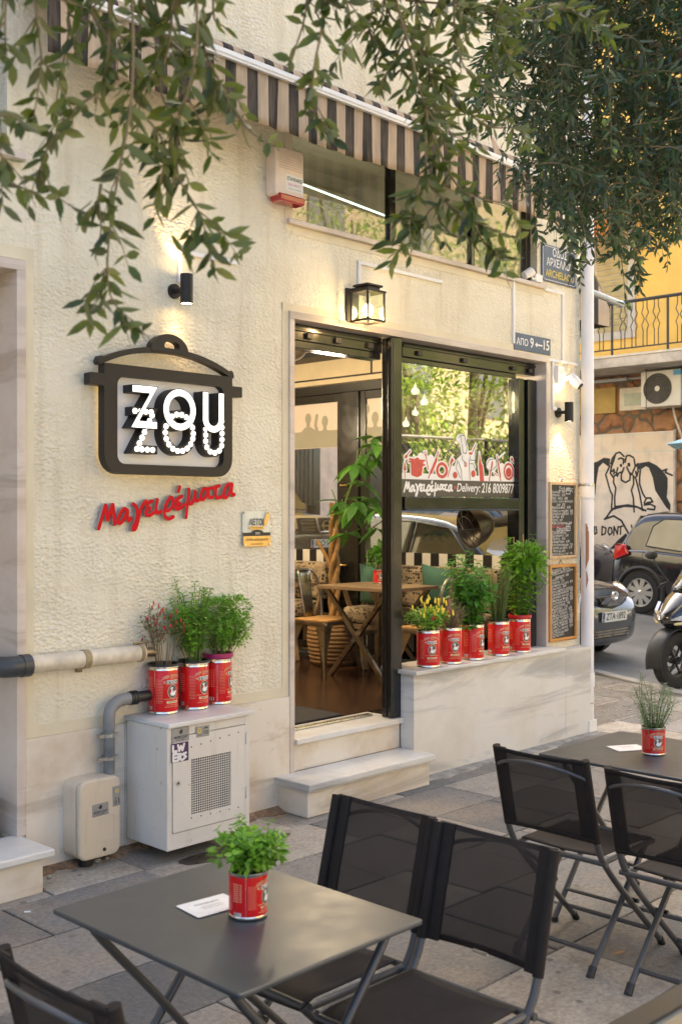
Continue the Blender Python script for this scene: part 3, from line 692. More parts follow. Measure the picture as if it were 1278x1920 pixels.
# upper long window
mb = MB(); y0, y1 = .06, .11
for x0, x1, z0, z1 in ((4.551, 7.119, 3.491, 3.52), (4.551, 4.58, 3.52, 4.26), (7.06, 7.119, 3.52, 4.26), (5.5, 5.555, 3.52, 4.26), (4.551, 7.119, 4.26, 4.299), (6.38, 6.42, 3.52, 4.26)): mb.box(x0, x1, y0, y1, z0, z1)
wu = mb.build('window', m_black, bld, bevel=.003)
for x0, x1 in ((4.58, 5.5), (5.555, 6.38), (6.42, 7.06)):
    mb = MB(); mb.box(x0, x1, .08, .086, 3.52, 4.26); mb.build('pane', m_glass_up, wu)
mb = MB(); mb.box(4.5, 7.2, -.035, .05, 3.458, 3.489); mb.build('window_sill', m_marble_j, bld, bevel=.004)
mb = MB(); mb.box(7.122, 7.2, .005, .05, 3.5, 4.28, 0); mb.build('shutter_post', M_('taupe_metal', (.2, .17, .14), .5), bld)
m_upwall = M_('upper_room_wall', (.42, .4, .33), .8, var=.1)
mb = MB(); mb.box(4.3, 7.5, 2.2, 2.25, 3.3, 4.9); mb.box(4.3, 4.35, .29, 2.19, 3.3, 4.9); mb.box(7.45, 7.5, .29, 2.19, 3.3, 4.9); mb.box(4.3, 7.5, .29, 2.25, 4.78, 4.83); mb.build('upper_room', m_upwall, bld)
mb = MB(); mb.box(4.36, 7.44, 2.1, 2.19, 4.5, 4.6)
pts = [(4.4 + i * .06, 2.05, 4.42 + .018 * math.sin(i * 1.0)) for i in range(50)]; mb.tube(pts, .008, 6); mb.build('pelmet', m_upwall, bld)

# ------------------------------------------------------------------ shop front (black steel), parts of the building
def frame_boxes(mb, L):
    for b in L: mb.box(*b)
mb = MB(); Y0, Y1 = .09, .17
frame_boxes(mb, [(4.562, 5.45, Y0, Y1, 2.80, 2.898), (4.562, 5.45, Y0 + .01, Y1 + .03, 2.755, 2.799), (4.562, 5.45, Y0 - .012, Y0 - .0005, 2.855, 2.87),
    (4.561, 4.574, .1, .18, .4, 2.754),
    ])
df = mb.build('door_frame', m_black, bld, bevel=.003)
for x in (4.75, 5.0, 5.3): mb = MB(); mb.box(x, x + .05, .07, .089, 2.815, 2.85); mb.build('shutter_bracket', m_blackm, df, bevel=.002)
mb = MB(); mb.box(5.46, 5.548, -.002, .1, .4, 2.895); mb.box(5.445, 5.4595, .0, .035, .4, 2.894); mb.box(5.452, 5.4596, .05, .09, .4, 2.893); mb.build('door_post', m_black, bld, bevel=.004)
mb = MB(); gx0, gx1 = 5.66, 6.985
frame_boxes(mb, [(5.549, 5.6595, .1, .17, .717, 2.897), (gx0, 7.22, Y0, Y1, 2.80, 2.897), (gx0, 7.22, Y0 - .012, Y0 - .0005, 2.865, 2.88), (gx0, 7.0, Y0 + .02, Y1 + .02, 2.765, 2.799), (6.985, 7.05, .07, .18, .717, 2.764), (7.05, 7.09, .105, .18, .717, 2.764), (7.09, 7.2, .06, .18, .717, 2.764),
    (gx0, 6.9849, .07, .16, 1.772, 1.852), (gx0, 6.9849, .06, .1, 1.7595, 1.7715)])
wf = mb.build('window', m_black, bld, bevel=.003)
mb = MB(); mb.box(gx0, 6.9849, .12, .126, 1.852, 2.765); mb.build('pane', m_glass_ref, wf)
for x in (5.8, 6.3, 6.9, 7.12): mb = MB(); mb.box(x, x + .05, .07, .089, 2.82, 2.85); mb.build('shutter_bracket', m_blackm, wf, bevel=.002)
# interior shell
mb = MB(); mb.box(.5, 7.61, .29, 6.0, .30, .399); mb.build('interior_floor', m_floor, bld)
mb = MB(); mb.box(.5, 7.61, .29, 6.0, 3.25, 3.3); mb.build('interior_ceiling', m_ceil, bld)
mb = MB(); mb.box(.4, .49, .29, 6.0, .3, 3.25); mb.box(.4, 7.61, 6.01, 6.1, .3, 3.25); mb.box(7.56, 7.615, .43, 6.0, 2.975, 3.249); mb.box(.5, 4.5, .285, .3, .4, 3.249); mb.box(4.5, 7.25, .281, .3, 2.95, 3.249); mb.box(7.28, 7.6, .285, .3, .4, 3.249)
mb.build('interior_wall', m_inwall, bld)
mb = MB(); mb.box(7.55, 7.559, .43, 6, 3.02, 3.035); mb.box(7.55, 7.559, 2.1, 2.115, 3.035, 3.249); mb.box(7.3, 7.615, .44, 6.0, 3.2, 3.2485); mb.build('wall_joint', m_blackm, bld)
# side glass front
mb = MB()
frame_boxes(mb, [(7.56, 7.66, .44, 6.19, 2.88, 2.965), (7.565, 7.655, .44, 6.19, .43, .5), (7.55, 7.67, 2.27, 2.49, .5, 2.879), (7.57, 7.65, 2.2, 2.27, .5, 2.8785), (7.57, 7.65, 2.49, 2.56, .5, 2.8785), (7.575, 7.645, .44, 2.2, 2.8, 2.8785), (7.575, 7.645, 2.56, 6.19, 2.8, 2.8785), (7.57, 7.65, .44, .5, .5, 2.8), (7.57, 7.65, 4.1, 4.18, .5, 2.8)])
sw = mb.build('window', m_black, bld, bevel=.003)
for y0, y1 in ((.5, 2.2), (2.56, 4.1), (4.18, 6.19)):
    mb = MB(); mb.box(7.6, 7.606, y0, y1, .5, 2.8); mb.build('pane', m_glass, sw)
mb = MB(); mb.box(7.58, 7.598, .5, 2.19, .5, 1.385); mb.box(7.58, 7.598, 2.57, 4.1, .5, 1.385); mb.box(7.58, 7.598, 4.18, 6, .5, 1.385); mb.build('striped_panel', m_bw, bld)
m_frost = M_('frosted_film', (.36, .34, .27), .7, var=.03); m_frostp = M_('film_pale', (.72, .62, .54), .7, var=.04)
mb = MB(); mb.box(7.59, 7.597, 2.57, 4.1, 2.37, 2.8); mb.box(7.59, 7.597, .5, 2.19, 2.37, 2.8); film = mb.build('window_film', m_frostp, bld)
mb = MB()
def crowd(ya, yb, sd):
    rr = random.Random(sd); P = [('poly', [(0, 0), (abs(yb - ya), 0), (abs(yb - ya), .16), (0, .16)])]; x = .1
    while x < abs(yb - ya) - .1:
        h = rr.uniform(.2, .3); s_ = rr.uniform(.85, 1.1)
        P += [('ell', (x, h + .0), .046 * s_, .06 * s_), ('cap', [(x, h - .05), (x, h - .09)], .022), ('poly', [(x - .1, .1), (x - .09, h - .12), (x - .04, h - .085), (x + .04, h - .085), (x + .1, h - .12), (x + .11, .1)])]
        if rr.random() < .6:
            q = rr.choice((-1, 1)); P += [('cap', [(x + q * .09, h - .13), (x + q * .13, h - .03), (x + q * .11, h + .06)], .018)]
            if rr.random() < .5: P += [('ell', (x + q * .11, h + .085), .04, .045)]
        x += rr.uniform(.17, .26)
    return P
for ya, yb, sd in ((4.1, 2.57, 4), (2.19, .5, 9)): shape(mb, crowd(ya, yb, sd), SM(ya, 2.375, 7.588), 0, .001, .012)
mb.build('crowd_silhouette', m_frost, film, recalc=False)
# black knobs on the side door leaf
for z in (2.0, 1.25): mb = MB(); mb.tube([(7.545, 2.44, z), (7.53, 2.44, z)], .008, 8); mb.tube([(7.53, 2.40, z), (7.53, 2.45, z), (7.53, 2.48, z)], [.012, .006, .012], 8); mb.build('door_latch', m_gold, bld, smooth=40)
# ------------------------------------------------------------------ things on the facade
# awning
aw = thing('striped_awning', 'brown and beige striped canvas awning rolled back above the long upper window', 'awning', (4.7, 0, 4.3))
mb = MB(); ax0, ax1 = 2.72, 7.0; mb.box(ax0, ax1, -.33, -.27, 4.135, 4.18); mb.box(ax0, ax1, -.335, -.3305, 4.15, 4.165); mb.build('front_bar', m_white, aw, bevel=.006)
def cloth(P0, P1, n, m, f):
    vs = []; fs = []
    for i in range(n + 1):
        for j in range(m + 1): vs.append(f(i / n, j / m))
    for i in range(n):
        for j in range(m): fs.append((i * (m + 1) + j, (i + 1) * (m + 1) + j, (i + 1) * (m + 1) + j + 1, i * (m + 1) + j + 1))
    return vs, fs
def val(s, t):
    x = ax0 + (ax1 - ax0) * s; return (x, -.305 + t * (.007 * math.sin(x * 20) + .005 * math.sin(x * 47 + 1)), 4.134 - .285 * t + .008 * math.sin(x * 5) * t)
mb = MB(); mb.add(*cloth(0, 0, 220, 6, val)); o = mb.build('valance', m_awn, aw, smooth=80); sm = o.modifiers.new('thick', 'SOLIDIFY'); sm.thickness = .003
def top(s, t):
    x = ax0 + (ax1 - ax0) * s; return (x, -.30 + .28 * t, 4.182 + .1 * t - .02 * math.sin(math.pi * t) + .006 * math.sin(x * 9) * math.sin(math.pi * t))
mb = MB(); mb.add(*cloth(0, 0, 120, 6, top)); o = mb.build('canvas', m_awn, aw, smooth=80); sm = o.modifiers.new('thick', 'SOLIDIFY'); sm.thickness = .003
mb = MB(); mb.tube([(ax0, -.06, 4.3), (ax1, -.06, 4.3)], .05, 14); mb.build('canvas_roll', m_awn, aw, smooth=50)
for x in (ax0 + .2, 5.0, ax1 - .2): mb = MB(); mb.box(x, x + .04, -.06, -.001, 4.2, 4.36); mb.bar((x + .02, -.02, 4.22), (x + .02, -.3, 4.14), .03, .03); mb.build('bracket', m_white, aw, bevel=.003)
mb = MB(); mb.add([(6.3, -.2, 4.25), (6.38, -.22, 4.25), (6.31, -.15, 4.42)], [(0, 1, 2)]); q = mb.build('canvas_flap', m_awn, aw); sm = q.modifiers.new('thick', 'SOLIDIFY'); sm.thickness = .003
# fluorescent tube inside upper room
mb = MB(); a_, b_ = at(566, 345, 1.2), at(742, 412, 1.2); mb.tube([a_, b_], .008, 8); o = mb.build('fluorescent_tube', m_tubelight, smooth=50); tag(o, 'glowing fluorescent tube seen through the upper window', 'ceiling light')
d = bpy.data.lights.new('light', 'POINT'); d.energy = 5; d.color = (1, .97, .86); d.shadow_soft_size = .3; q = bpy.data.objects.new('light', d); C.objects.link(q); q.parent = o; q.location = (a_ + b_) * .5 + Vector((0, -.1, -.2))

# alarm siren
al = thing('alarm_siren', 'cream plastic alarm siren box with red lens beside the upper window', 'alarm', (4.45, 0, 3.7))
mb = MB(); mb.prism(rrect(4.34, 4.565, 3.585, 3.87, .025), Matrix(((1, 0, 0, 0), (0, 0, -1, 0), (0, 1, 0, 0), (0, 0, 0, 1))), .0, .085); mb.build('case', M_('alarm_plastic', (.72, .6, .5), .5), al, bevel=.008)
mb = MB()
for k in range(8): z = 3.845 - k * .014; mb.box(4.37, 4.555, -.0885, -.0845, z, z + .006)
mb.build('louvre', M_('alarm_plastic_b', (.6, .5, .42), .5), al, bevel=.001)
mb = MB(); mb.prism([(4.36, 3.555), (4.565, 3.555), (4.565, 3.6), (4.36, 3.6)], FM(0, 0, 0), .012, .1); mb.build('lens', m_lens, al, bevel=.01)
mb = MB(); poly_face(mb, [(4.42, 3.625), (4.56, 3.625), (4.56, 3.72), (4.42, 3.72)], FM(0, 0, 0), .0862, 0); put_text(mb, 'STAVRAKIS', .03, FM(4.49, 3.695), .0872, 1, width=.12, bold=.02); put_text(mb, 'SECURITY', .018, FM(4.49, 3.662), .0872, 2, width=.1); put_text(mb, 'ALARM SYSTEMS', .009, FM(4.49, 3.638), .0872, 1, width=.1)
mb.build('label_sticker', [m_paper, M_('teal_print', (.02, .09, .08), .5), M_('pink_print', (.5, .1, .3), .5)], al, recalc=False)

# cable trunking
def trunk(pts, label, w=.022, d=.016):
    mb = MB()
    for i in range(len(pts) - 1):
        (x0, z0), (x1, z1) = pts[i], pts[i + 1]; k = .0004 * i
        if abs(x1 - x0) < 1e-4: mb.box(x0 - w / 2, x0 + w / 2, -d - k, -.001, min(z0, z1) - (0 if i else 0), max(z0, z1))
        else: mb.box(min(x0, x1) - w / 2 * (x0 < x1), max(x0, x1) + w / 2 * (x0 > x1), -d - .0008 - k, -.001, z0 - w / 2, z0 + w / 2)
    o = mb.build('cable_trunking', m_pvc, bevel=.002); tag(o, label, 'cable trunking', 'white cable trunking on the wall')
trunk([(3.708, 2.99), (3.708, 3.16), (4.109, 3.16)], 'white L shaped cable trunking above the left cylinder wall light')
trunk([(5.126, 3.13), (5.126, 3.328), (5.957, 3.328)], 'white L shaped cable trunking above the lantern')
trunk([(6.8, 3.0), (6.8, 3.5)], 'straight vertical white cable trunking beside the blue number plate')
trunk([(7.2, 3.46), (7.46, 3.46), (7.46, 2.94)], 'white trunking turning down under the street name plate')
trunk([(7.27, 2.925), (7.68, 2.925)], 'short level white trunking above the security camera')
trunk([(7.32, 2.92), (7.32, 2.55), (7.45, 2.55)], 'white trunking bent round beside the right cylinder wall light')

# cylinder wall lights
def spotlamp(name, loc, rot, e, size, par, blend=.6):
    d = bpy.data.lights.new(name, 'SPOT'); d.energy = e * .38; d.color = (1, .62, .28); d.spot_size = R(size); d.spot_blend = blend; d.shadow_soft_size = .02
    o = bpy.data.objects.new(name, d); C.objects.link(o); o.parent = par; o.location = Vector(loc) - rootloc(par); o.rotation_euler = rot; return o
def cyl_light(x, z0, z1, label, xb, zb, up=12, dn=8):
    t_ = thing('wall_light', label, 'wall light', (x, 0, (z0 + z1) / 2), 'cylinder wall lights'); r = .034; yc = -.1
    mb = MB(); mb.lathe([(r * .86, z0 + .006), (r, z0), (r, zb - .001), (r * .97, zb), (r, zb + .001), (r, z1), (r * .86, z1 - .006)], (x, yc, 0), 24); mb.build('tube', m_dark, t_, smooth=40)
    mb = MB(); mb.lathe([(0, z0 + .004), (r * .86, z0 + .004)], (x, yc, 0), 20); mb.lathe([(0, z1 - .004), (r * .86, z1 - .004)], (x, yc, 0), 20); mb.build('lens', m_bulb, t_)
    mb = MB(); M = Matrix.Translation((x - .01, 0, (z0 + z1) / 2)) @ Matrix.Rotation(R(90), 4, 'X'); mb.lathe([(0, .018), (.038, .018), (.04, .012), (.04, 0)], seg=24, M=M); mb.tube([(x - .01, -.015, (z0 + z1) / 2), (x, yc, (z0 + z1) / 2)], .013, 10); mb.build('bracket', m_dark, t_, smooth=40)
    if up: spotlamp('light', (x, -.075, z1 + .02), (R(180 - 8), 0, 0), up * .8, 78, t_)
    if dn: spotlamp('light', (x, -.075, z0 - .02), (R(8), 0, 0), dn, 78, t_)
cyl_light(3.684, 2.859, 3.018, 'dark cylinder wall light above the pot shaped sign', 0, 2.94, 7, 2)
cyl_light(7.406, 2.45, 2.6, 'dark cylinder wall light above the chalkboards', 0, 2.525, 9, 9)

# lantern
ln = thing('wall_lantern', 'dark metal box lantern with glowing bulb above the shop door', 'lantern', (5.06, 0, 3.0)); lx, ly, zb, zt = 5.06, -.145, 2.925, 3.105; h = .075
mb = MB(); mb.box(lx - .055, lx + .055, -.02, -.002, 2.935, 3.15); mb.box(lx - .02, lx + .02, ly, -.02, 3.125, 3.15); mb.build('back_plate', m_dark, ln, bevel=.003)
mb = MB()
for sx in (-1, 1):
    for sy in (-1, 1): mb.box(lx + sx * h - .006, lx + sx * h + .006, ly + sy * h * .9 - .006, ly + sy * h * .9 + .006, zb, zt)
for sx in (-1, 1): mb.box(lx + sx * h - .0055, lx + sx * h + .0055, ly - h * .9 + .006, ly + h * .9 - .006, zb, zb + .012); mb.box(lx - h + .006, lx + h - .006, ly + sx * h * .9 - .0055, ly + sx * h * .9 + .0055, zb, zb + .012)
mb.build('cage', m_dark, ln, bevel=.002)
mb = MB(); mb.box(lx - h * 1.15, lx + h * 1.15, ly - h * 1.05, ly + h * 1.05, zt, zt + .014); mb.box(lx - h * .75, lx + h * .75, ly - h * .68, ly + h * .68, zt + .014, zt + .036); mb.box(lx - h * .95, lx + h * .95, ly - h * .85, ly + h * .85, zt + .036, zt + .05); mb.build('roof', m_dark, ln, bevel=.004)
mb = MB()
for sx in (-1, 1): mb.box(lx + sx * h - .0015, lx + sx * h + .0015, ly - .06, ly + .06, zb + .012, zt); mb.box(lx - .067, lx + .067, ly + sx * h * .9 - .0015, ly + sx * h * .9 + .0015, zb + .012, zt)
mb.build('glass', m_glass, ln)
mb = MB(); mb.ball((lx, ly, zb + .075), (.034, .034, .042), 14); mb.build('bulb', m_bulb, ln, smooth=60)
mb = MB(); mb.tube([(lx, ly, zb + .108), (lx, ly, zt)], .014, 10); mb.build('bulb_holder', m_white, ln, smooth=40)
d = bpy.data.lights.new('light', 'POINT'); d.energy = 2.0; d.color = (1, .62, .28); d.shadow_soft_size = .03; o = bpy.data.objects.new('light', d); C.objects.link(o); o.parent = ln; o.location = Vector((lx, ly - .03, zb + .02)) - rootloc(ln)

# pot sign
ps = thing('pot_sign', 'dark cooking pot shaped shop sign with lit white letters', 'sign', (3.6, 0, 2.2))
M0 = FM(0, 0, 0); L, Rr, B, T = 3.178, 4.015, 1.943, 2.5
mb = MB()
shape(mb, [('poly', rrect(L, Rr, B, T, .1, corners=(0, 0, 1, 1))), ('poly', [(3.094, 2.385), (L + .02, 2.385), (L + .02, 2.446), (3.094, 2.446)]), ('poly', [(Rr - .02, 2.39), (4.087, 2.39), (4.087, 2.449), (Rr - .02, 2.449)]),
    ('sub', [('poly', rrect(3.256, 3.953, 1.995, 2.44, .045))])], M0, .03, .085, .006)
mb.build('pot_frame', m_dark, ps, recalc=False)
mb = MB(); arc = [(3.175 + .836 * i / 24, 2.512 + .09 * (1 - abs(2 * i / 24 - 1) ** 2.2)) for i in range(25)]
shape(mb, [('cap', arc, .014), ('cap', [(3.165, 2.507), (3.17, 2.52)], .016), ('cap', [(4.02, 2.507), (4.015, 2.52)], .016)], M0, .03, .075, .004); mb.build('pot_lid', m_dark, ps, recalc=False)
mb = MB(); kn = [('ell', (3.592, 2.6), .122, .09), ('sub', [('ell', (3.605, 2.628), .05, .027)]), ('sub', [('poly', [(3.4, 2.45), (3.8, 2.45), (3.8, 2.593), (3.4, 2.593)])])]
shape(mb, kn, M0, .032, .078, .004); mb.build('lid_knob', m_dark, ps, recalc=False)
mb = MB(); mb.prism(rrect(3.25, 3.96, 1.99, 2.445, .045), M0, .034, .045); mb.build('back_panel', M_('sign_white', (.8, .79, .77), .5, var=.03), ps)
mb = MB()
for x in (3.3, 3.9):
    for z in (2.1, 2.3): mb.box(x - .02, x + .02, -.034, -.001, z - .02, z + .02)
mb.build('stand_off', m_dark, ps)
mb = MB(); ring = rrect(L + .02, Rr - .02, B + .02, T - .02, .09); mb.tube([M0 @ Vector((p[0], p[1], .018)) for p in ring], .006, 6, closed=True); mb.build('halo_strip', m_halo, ps)
def letter(ch, x0, x1, z0, z1, r):
    if ch == 'Z':
        w_ = 2 * r; dx = w_ * 1.35
        return [('poly', [(x0 + .006, z1), (x1, z1), (x0 + dx, z0 + w_), (x1 - .005, z0 + w_), (x1 - .005, z0), (x0 - .004, z0), (x1 - dx, z1 - w_), (x0 + .006, z1 - w_)])]
    if ch == 'O': return [('ring', ((x0 + x1) / 2, (z0 + z1) / 2), (x1 - x0) / 2 - r, (z1 - z0) / 2 - r, r)]
    cx = (x0 + x1) / 2; ra = (x1 - x0) / 2 - r; A = [(cx + ra * math.cos(R(a)), z0 + r + ra + ra * math.sin(R(a))) for a in range(180, 361, 12)]
    return [('poly', [(x0, z1), (x0 + 2 * r, z1), (x0 + 2 * r, z0 + ra), (x0, z0 + ra)]), ('poly', [(x1 - 2 * r, z1), (x1, z1), (x1, z0 + ra), (x1 - 2 * r, z0 + ra)]), ('cap', A, r)]
UY, LY = -.125, -.11
LT = [('Z', FX(246, UY), FX(297, UY)), ('O', FX(306, UY), FX(368, UY)), ('U', FX(380, UY), FX(420.5, UY))]; lz0, lz1 = FZ(338, 808, UY), FZ(297, 725, UY)
for ch, x0, x1 in LT:
    mb = MB(); P = letter(ch, x0, x1, lz0, lz1, .0205); shape(mb, P, M0, .046, .124, .0035, 0, 0, 0); lt = mb.build('letter', m_dark, ps, recalc=False)
    mb = MB(); shape(mb, P, M0, .124, .1255, .003, -.0042); mb.build('letter_face', m_led, lt, recalc=False)
def bulbs(mb, pts, sp=.0335):
    P = [Vector((p[0], p[1], 0)) for p in pts]; acc = 0; mb_pts = [P[0]]
    for i in range(len(P) - 1):
        d = (P[i + 1] - P[i]).length; s_ = 0
        while acc + d - s_ >= sp: s_ += sp - acc; acc = 0; mb_pts.append(P[i].lerp(P[i + 1], s_ / d))
        acc += d - s_
    return mb_pts
for ch, x0, x1 in [('Z', FX(246, LY), FX(297, LY)), ('O', FX(303, LY), FX(368, LY)), ('U', FX(379, LY), FX(421.5, LY))]:
    z0, z1, r = FZ(338, 854, LY), FZ(297, 766, LY), .022; P = letter(ch, x0, x1, z0, z1, r); mb = MB(); shape(mb, P, M0, .046, .11, .0035); lt = mb.build('letter', m_dark, ps, recalc=False)
    if ch == 'Z': path = [(x0 + r, z1 - r), (x1 - 1.5 * r, z1 - r), (x0 + 1.5 * r, z0 + r), (x1 - r, z0 + r)]
    elif ch == 'O': path = [((x0 + x1) / 2 + ((x1 - x0) / 2 - r) * math.cos(R(a)), (z0 + z1) / 2 + ((z1 - z0) / 2 - r) * math.sin(R(a))) for a in range(0, 355, 5)]
    else:
        ra = (x1 - x0) / 2 - r; path = [(x0 + r, z1 - r)] + [((x0 + x1) / 2 + ra * math.cos(R(a)), z0 + r + ra + ra * math.sin(R(a))) for a in range(180, 361, 8)] + [(x1 - r, z1 - r)]
    bme = None
    for p in bulbs(None, path):
        if bme is None: q = MB(); q.ball((0, 0, 0), (.0145, .01, .0145), 10); bo = q.build('bulb', m_ledbulb, lt, smooth=60); bo.data.transform(Matrix.Translation(rootloc(lt))); bme = bo.data
        else: bo = bpy.data.objects.new('bulb', bme); C.objects.link(bo); bo.parent = lt
        bo.location = M0 @ Vector((p.x, p.y, .113)) - rootloc(lt)

# script lettering, traced on the wall plane
def c7(p): q = at(140 + p[0] / 3.195, 880 + p[1] / 3.195, -.04); return (q.x, q.z)
SCRIPT = [[(148, 355), (170, 280), (190, 215), (196, 260), (202, 302), (217, 258), (232, 212), (238, 270), (244, 328)],
    [(320, 250), (305, 236), (286, 250), (268, 285), (264, 318), (282, 320), (304, 285), (320, 245), (320, 290), (328, 308), (342, 292)],
    [(354, 208), (370, 222), (379, 260), (374, 305), (356, 340), (352, 360), (368, 356), (383, 310), (396, 250), (412, 212), (430, 190)],
    [(470, 190), (446, 200), (437, 222), (455, 235), (432, 250), (433, 272), (454, 275), (478, 258)], [(500, 182), (491, 225), (496, 260), (520, 252)],
    [(595, 284), (567, 297), (544, 280), (542, 240), (556, 198), (580, 167), (594, 188), (589, 220), (566, 246), (546, 244)],
    [(645, 162), (619, 177), (613, 194), (632, 204), (609, 222), (614, 238), (640, 231), (660, 210)], [(633, 106), (625, 132)],
    [(688, 120), (684, 170), (676, 230), (671, 288)], [(684, 180), (692, 203), (706, 205), (719, 170), (725, 132), (724, 180), (742, 188)],
    [(800, 120), (776, 117), (760, 148), (757, 178), (776, 178), (795, 150), (803, 118), (803, 150), (812, 168), (828, 166)],
    [(815, 113), (838, 110), (870, 98)], [(850, 112), (846, 150), (856, 172), (882, 163)],
    [(945, 88), (920, 92), (900, 125), (895, 162), (912, 168), (930, 138), (946, 88), (943, 130), (950, 155), (960, 150)]]
def sm2(pts): return [(v.x, v.y) for v in smoothpath([(p[0], p[1], 0) for p in pts], 4)]
ss = thing('script_sign', 'red handwritten style raised lettering below the pot sign', 'sign', (3.6, 0, 1.78))
SM2 = [[c7(p) for p in sm2(s_)] for s_ in SCRIPT]
mb = MB(); shape(mb, [('cap', s_, .0098) for s_ in SM2], M0, .016, .036, .003, 0, 0, 1); mb.build('lettering', [m_signred, M_('acrylic_edge', (.3, .28, .26), .5)], ss, recalc=False)

# award plaque
pq = thing('award_plaque', 'small mirrored and gold award plaque screwed to the stucco by the door', 'plaque', (4.255, 0, 1.65))
mb = MB(); mb.prism(rrect(4.152, 4.362, 1.553, 1.757, .012), M0, .012, .018); mb.build('plate', make_glass('plaque_acrylic', (.97, .98, .97), .6, .0), pq)
mb = MB(); mb.prism(rrect(4.154, 4.36, 1.63, 1.755, .01), M0, .006, .011); mb.build('mirror_panel', M_('mirror_pale', (.78, .79, .74), .4, 0, var=.15, vs=9), pq)
mb = MB(); mb.prism(rrect(4.152, 4.362, 1.553, 1.612, .008), M0, .0185, .0195); mb.build('gold_band', m_gold, pq)
mb = MB(); mb.prism([(4.154, 1.613), (4.36, 1.613), (4.36, 1.632), (4.154, 1.632)], M0, .0185, .0192); mb.prism([(4.21 + .09 * math.cos(a / 10 * math.pi) * .5 + .05, 1.632 + .016 * math.sin(a / 10 * math.pi)) for a in range(11)], M0, .0185, .0193); mb.build('dark_band', m_ink, pq)
mb = MB(); put_text(mb, 'ΑΕΤΟΙ', .05, FM(4.25, 1.69), .0205, 0, width=.11, bold=.02); put_text(mb, '2020', .018, FM(4.26, 1.627), .0205, 2); put_text(mb, 'ζουζου μαγειρέματα', .02, FM(4.257, 1.592), .0205, 0, width=.17, bold=.01); put_text(mb, 'Επιλογή πελατών', .012, FM(4.257, 1.566), .0205, 0, width=.09)
poly_face(mb, [(4.197, 1.65), (4.31, 1.65), (4.31, 1.667), (4.197, 1.667)], M0, .0195, 1); put_text(mb, 'ΤΗΣ ΓΑΣΤΡΟΝΟΜΙΑΣ', .011, FM(4.253, 1.6585), .0205, 0, width=.1)
shape(mb, [('cap', [(4.315, 1.675), (4.34, 1.735)], .006), ('cap', [(4.325, 1.675), (4.347, 1.725)], .006), ('cap', [(4.312, 1.69), (4.335, 1.745)], .005)], M0, .02, .0206, .003, 0, 1)
mb.build('inscription', [m_ink, m_gold, m_whiteprint], pq, recalc=False)
for x in (4.163, 4.351):
    for z in (1.564, 1.746):
        mb = MB(); mb.tube([(x, -.001, z), (x, -.024, z)], .006, 10); mb.build('bolt', m_steel, pq, smooth=40)

# street name plate and number plate
sp_ = thing('street_name_plate', 'blue enamel street name plate with white and yellow lettering high on the corner', 'street sign', (7.4, 0, 3.66))
mb = MB(); mb.prism([(7.165, 3.525), (7.65, 3.525), (7.65, 3.81), (7.165, 3.81)], M0, .006, .014); mb.build('plate', m_blue, sp_, bevel=.003)
mb = MB(); put_text(mb, 'ΟΔΟΣ', .085, FM(7.41, 3.755), .0155, 0, width=.2, bold=.012); put_text(mb, 'ΑΡΧΕΛΑΟΥ', .085, FM(7.41, 3.675), .0155, 0, width=.37, bold=.012); put_text(mb, 'ARCHELAOU', .08, FM(7.41, 3.588), .0155, 1, width=.4, bold=.012)
fr = rrect(7.178, 7.637, 3.538, 3.797, .03, 5); mb.tube([M0 @ Vector((p[0], p[1], .0145)) for p in fr], .0022, 4, closed=True); mb.build('lettering', [m_whiteprint, m_yellowprint], sp_, recalc=False)
np_ = thing('house_number_plate', 'blue enamel plate with numbers and a white arrow over the window', 'number plate', (7.05, 0, 3.02))
mb = MB(); mb.prism([(6.805, 2.957), (7.285, 2.957), (7.285, 3.085), (6.805, 3.085)], M0, .004, .012); mb.build('plate', m_blue, np_, bevel=.003)
mb = MB(); put_text(mb, 'ΑΠΟ', .07, FM(6.905, 3.018), .0135, 0, width=.15, bold=.012); put_text(mb, '9', .105, FM(7.03, 3.023), .0135, 0, bold=.012, width=.045); put_text(mb, '15', .105, FM(7.225, 3.025), .0135, 0, width=.075, bold=.012)
shape(mb, [('cap', [(7.085, 3.02), (7.165, 3.02)], .0055), ('poly', [(7.072, 3.02), (7.1, 3.04), (7.1, 3.0)])], M0, .013, .0136, .003); mb.build('lettering', m_whiteprint, np_, recalc=False)

# security camera + junction box
sc_ = thing('security_camera', 'small white security camera with black lens on the corner pier', 'security camera', (7.48, 0, 2.77))
mb = MB(); mb.tube([(7.47, -.001, 2.81), (7.47, -.03, 2.81)], .035, 16); mb.tube([(7.47, -.03, 2.81), (7.5, -.075, 2.79)], .014, 10); mb.build('mount', m_white, sc_, smooth=40)
mb = MB(); mb.tube([(7.485, -.06, 2.825), (7.5, -.08, 2.79), (7.515, -.115, 2.745), (7.52, -.125, 2.735)], [.022, .038, .037, .03], 16); mb.build('body', m_white, sc_, smooth=50)
mb = MB(); mb.tube([(7.518, -.1215, 2.738), (7.524, -.133, 2.724)], .027, 16); mb.build('lens', m_plastic_black, sc_, smooth=40)
jb = thing('junction_box', 'white electrical junction box under the trunking by the camera', 'junction box', (7.37, 0, 2.81)); mb = MB(); mb.box(7.335, 7.42, -.05, -.001, 2.74, 2.88); mb.build('box', m_white, jb, bevel=.006)
mb = MB()
for z in (2.78, 2.83): mb.tube([(7.378, -.05, z), (7.378, -.053, z)], .014, 12)
mb.build('knockout', M_('box_grey', (.5, .5, .48), .5), jb, smooth=40)
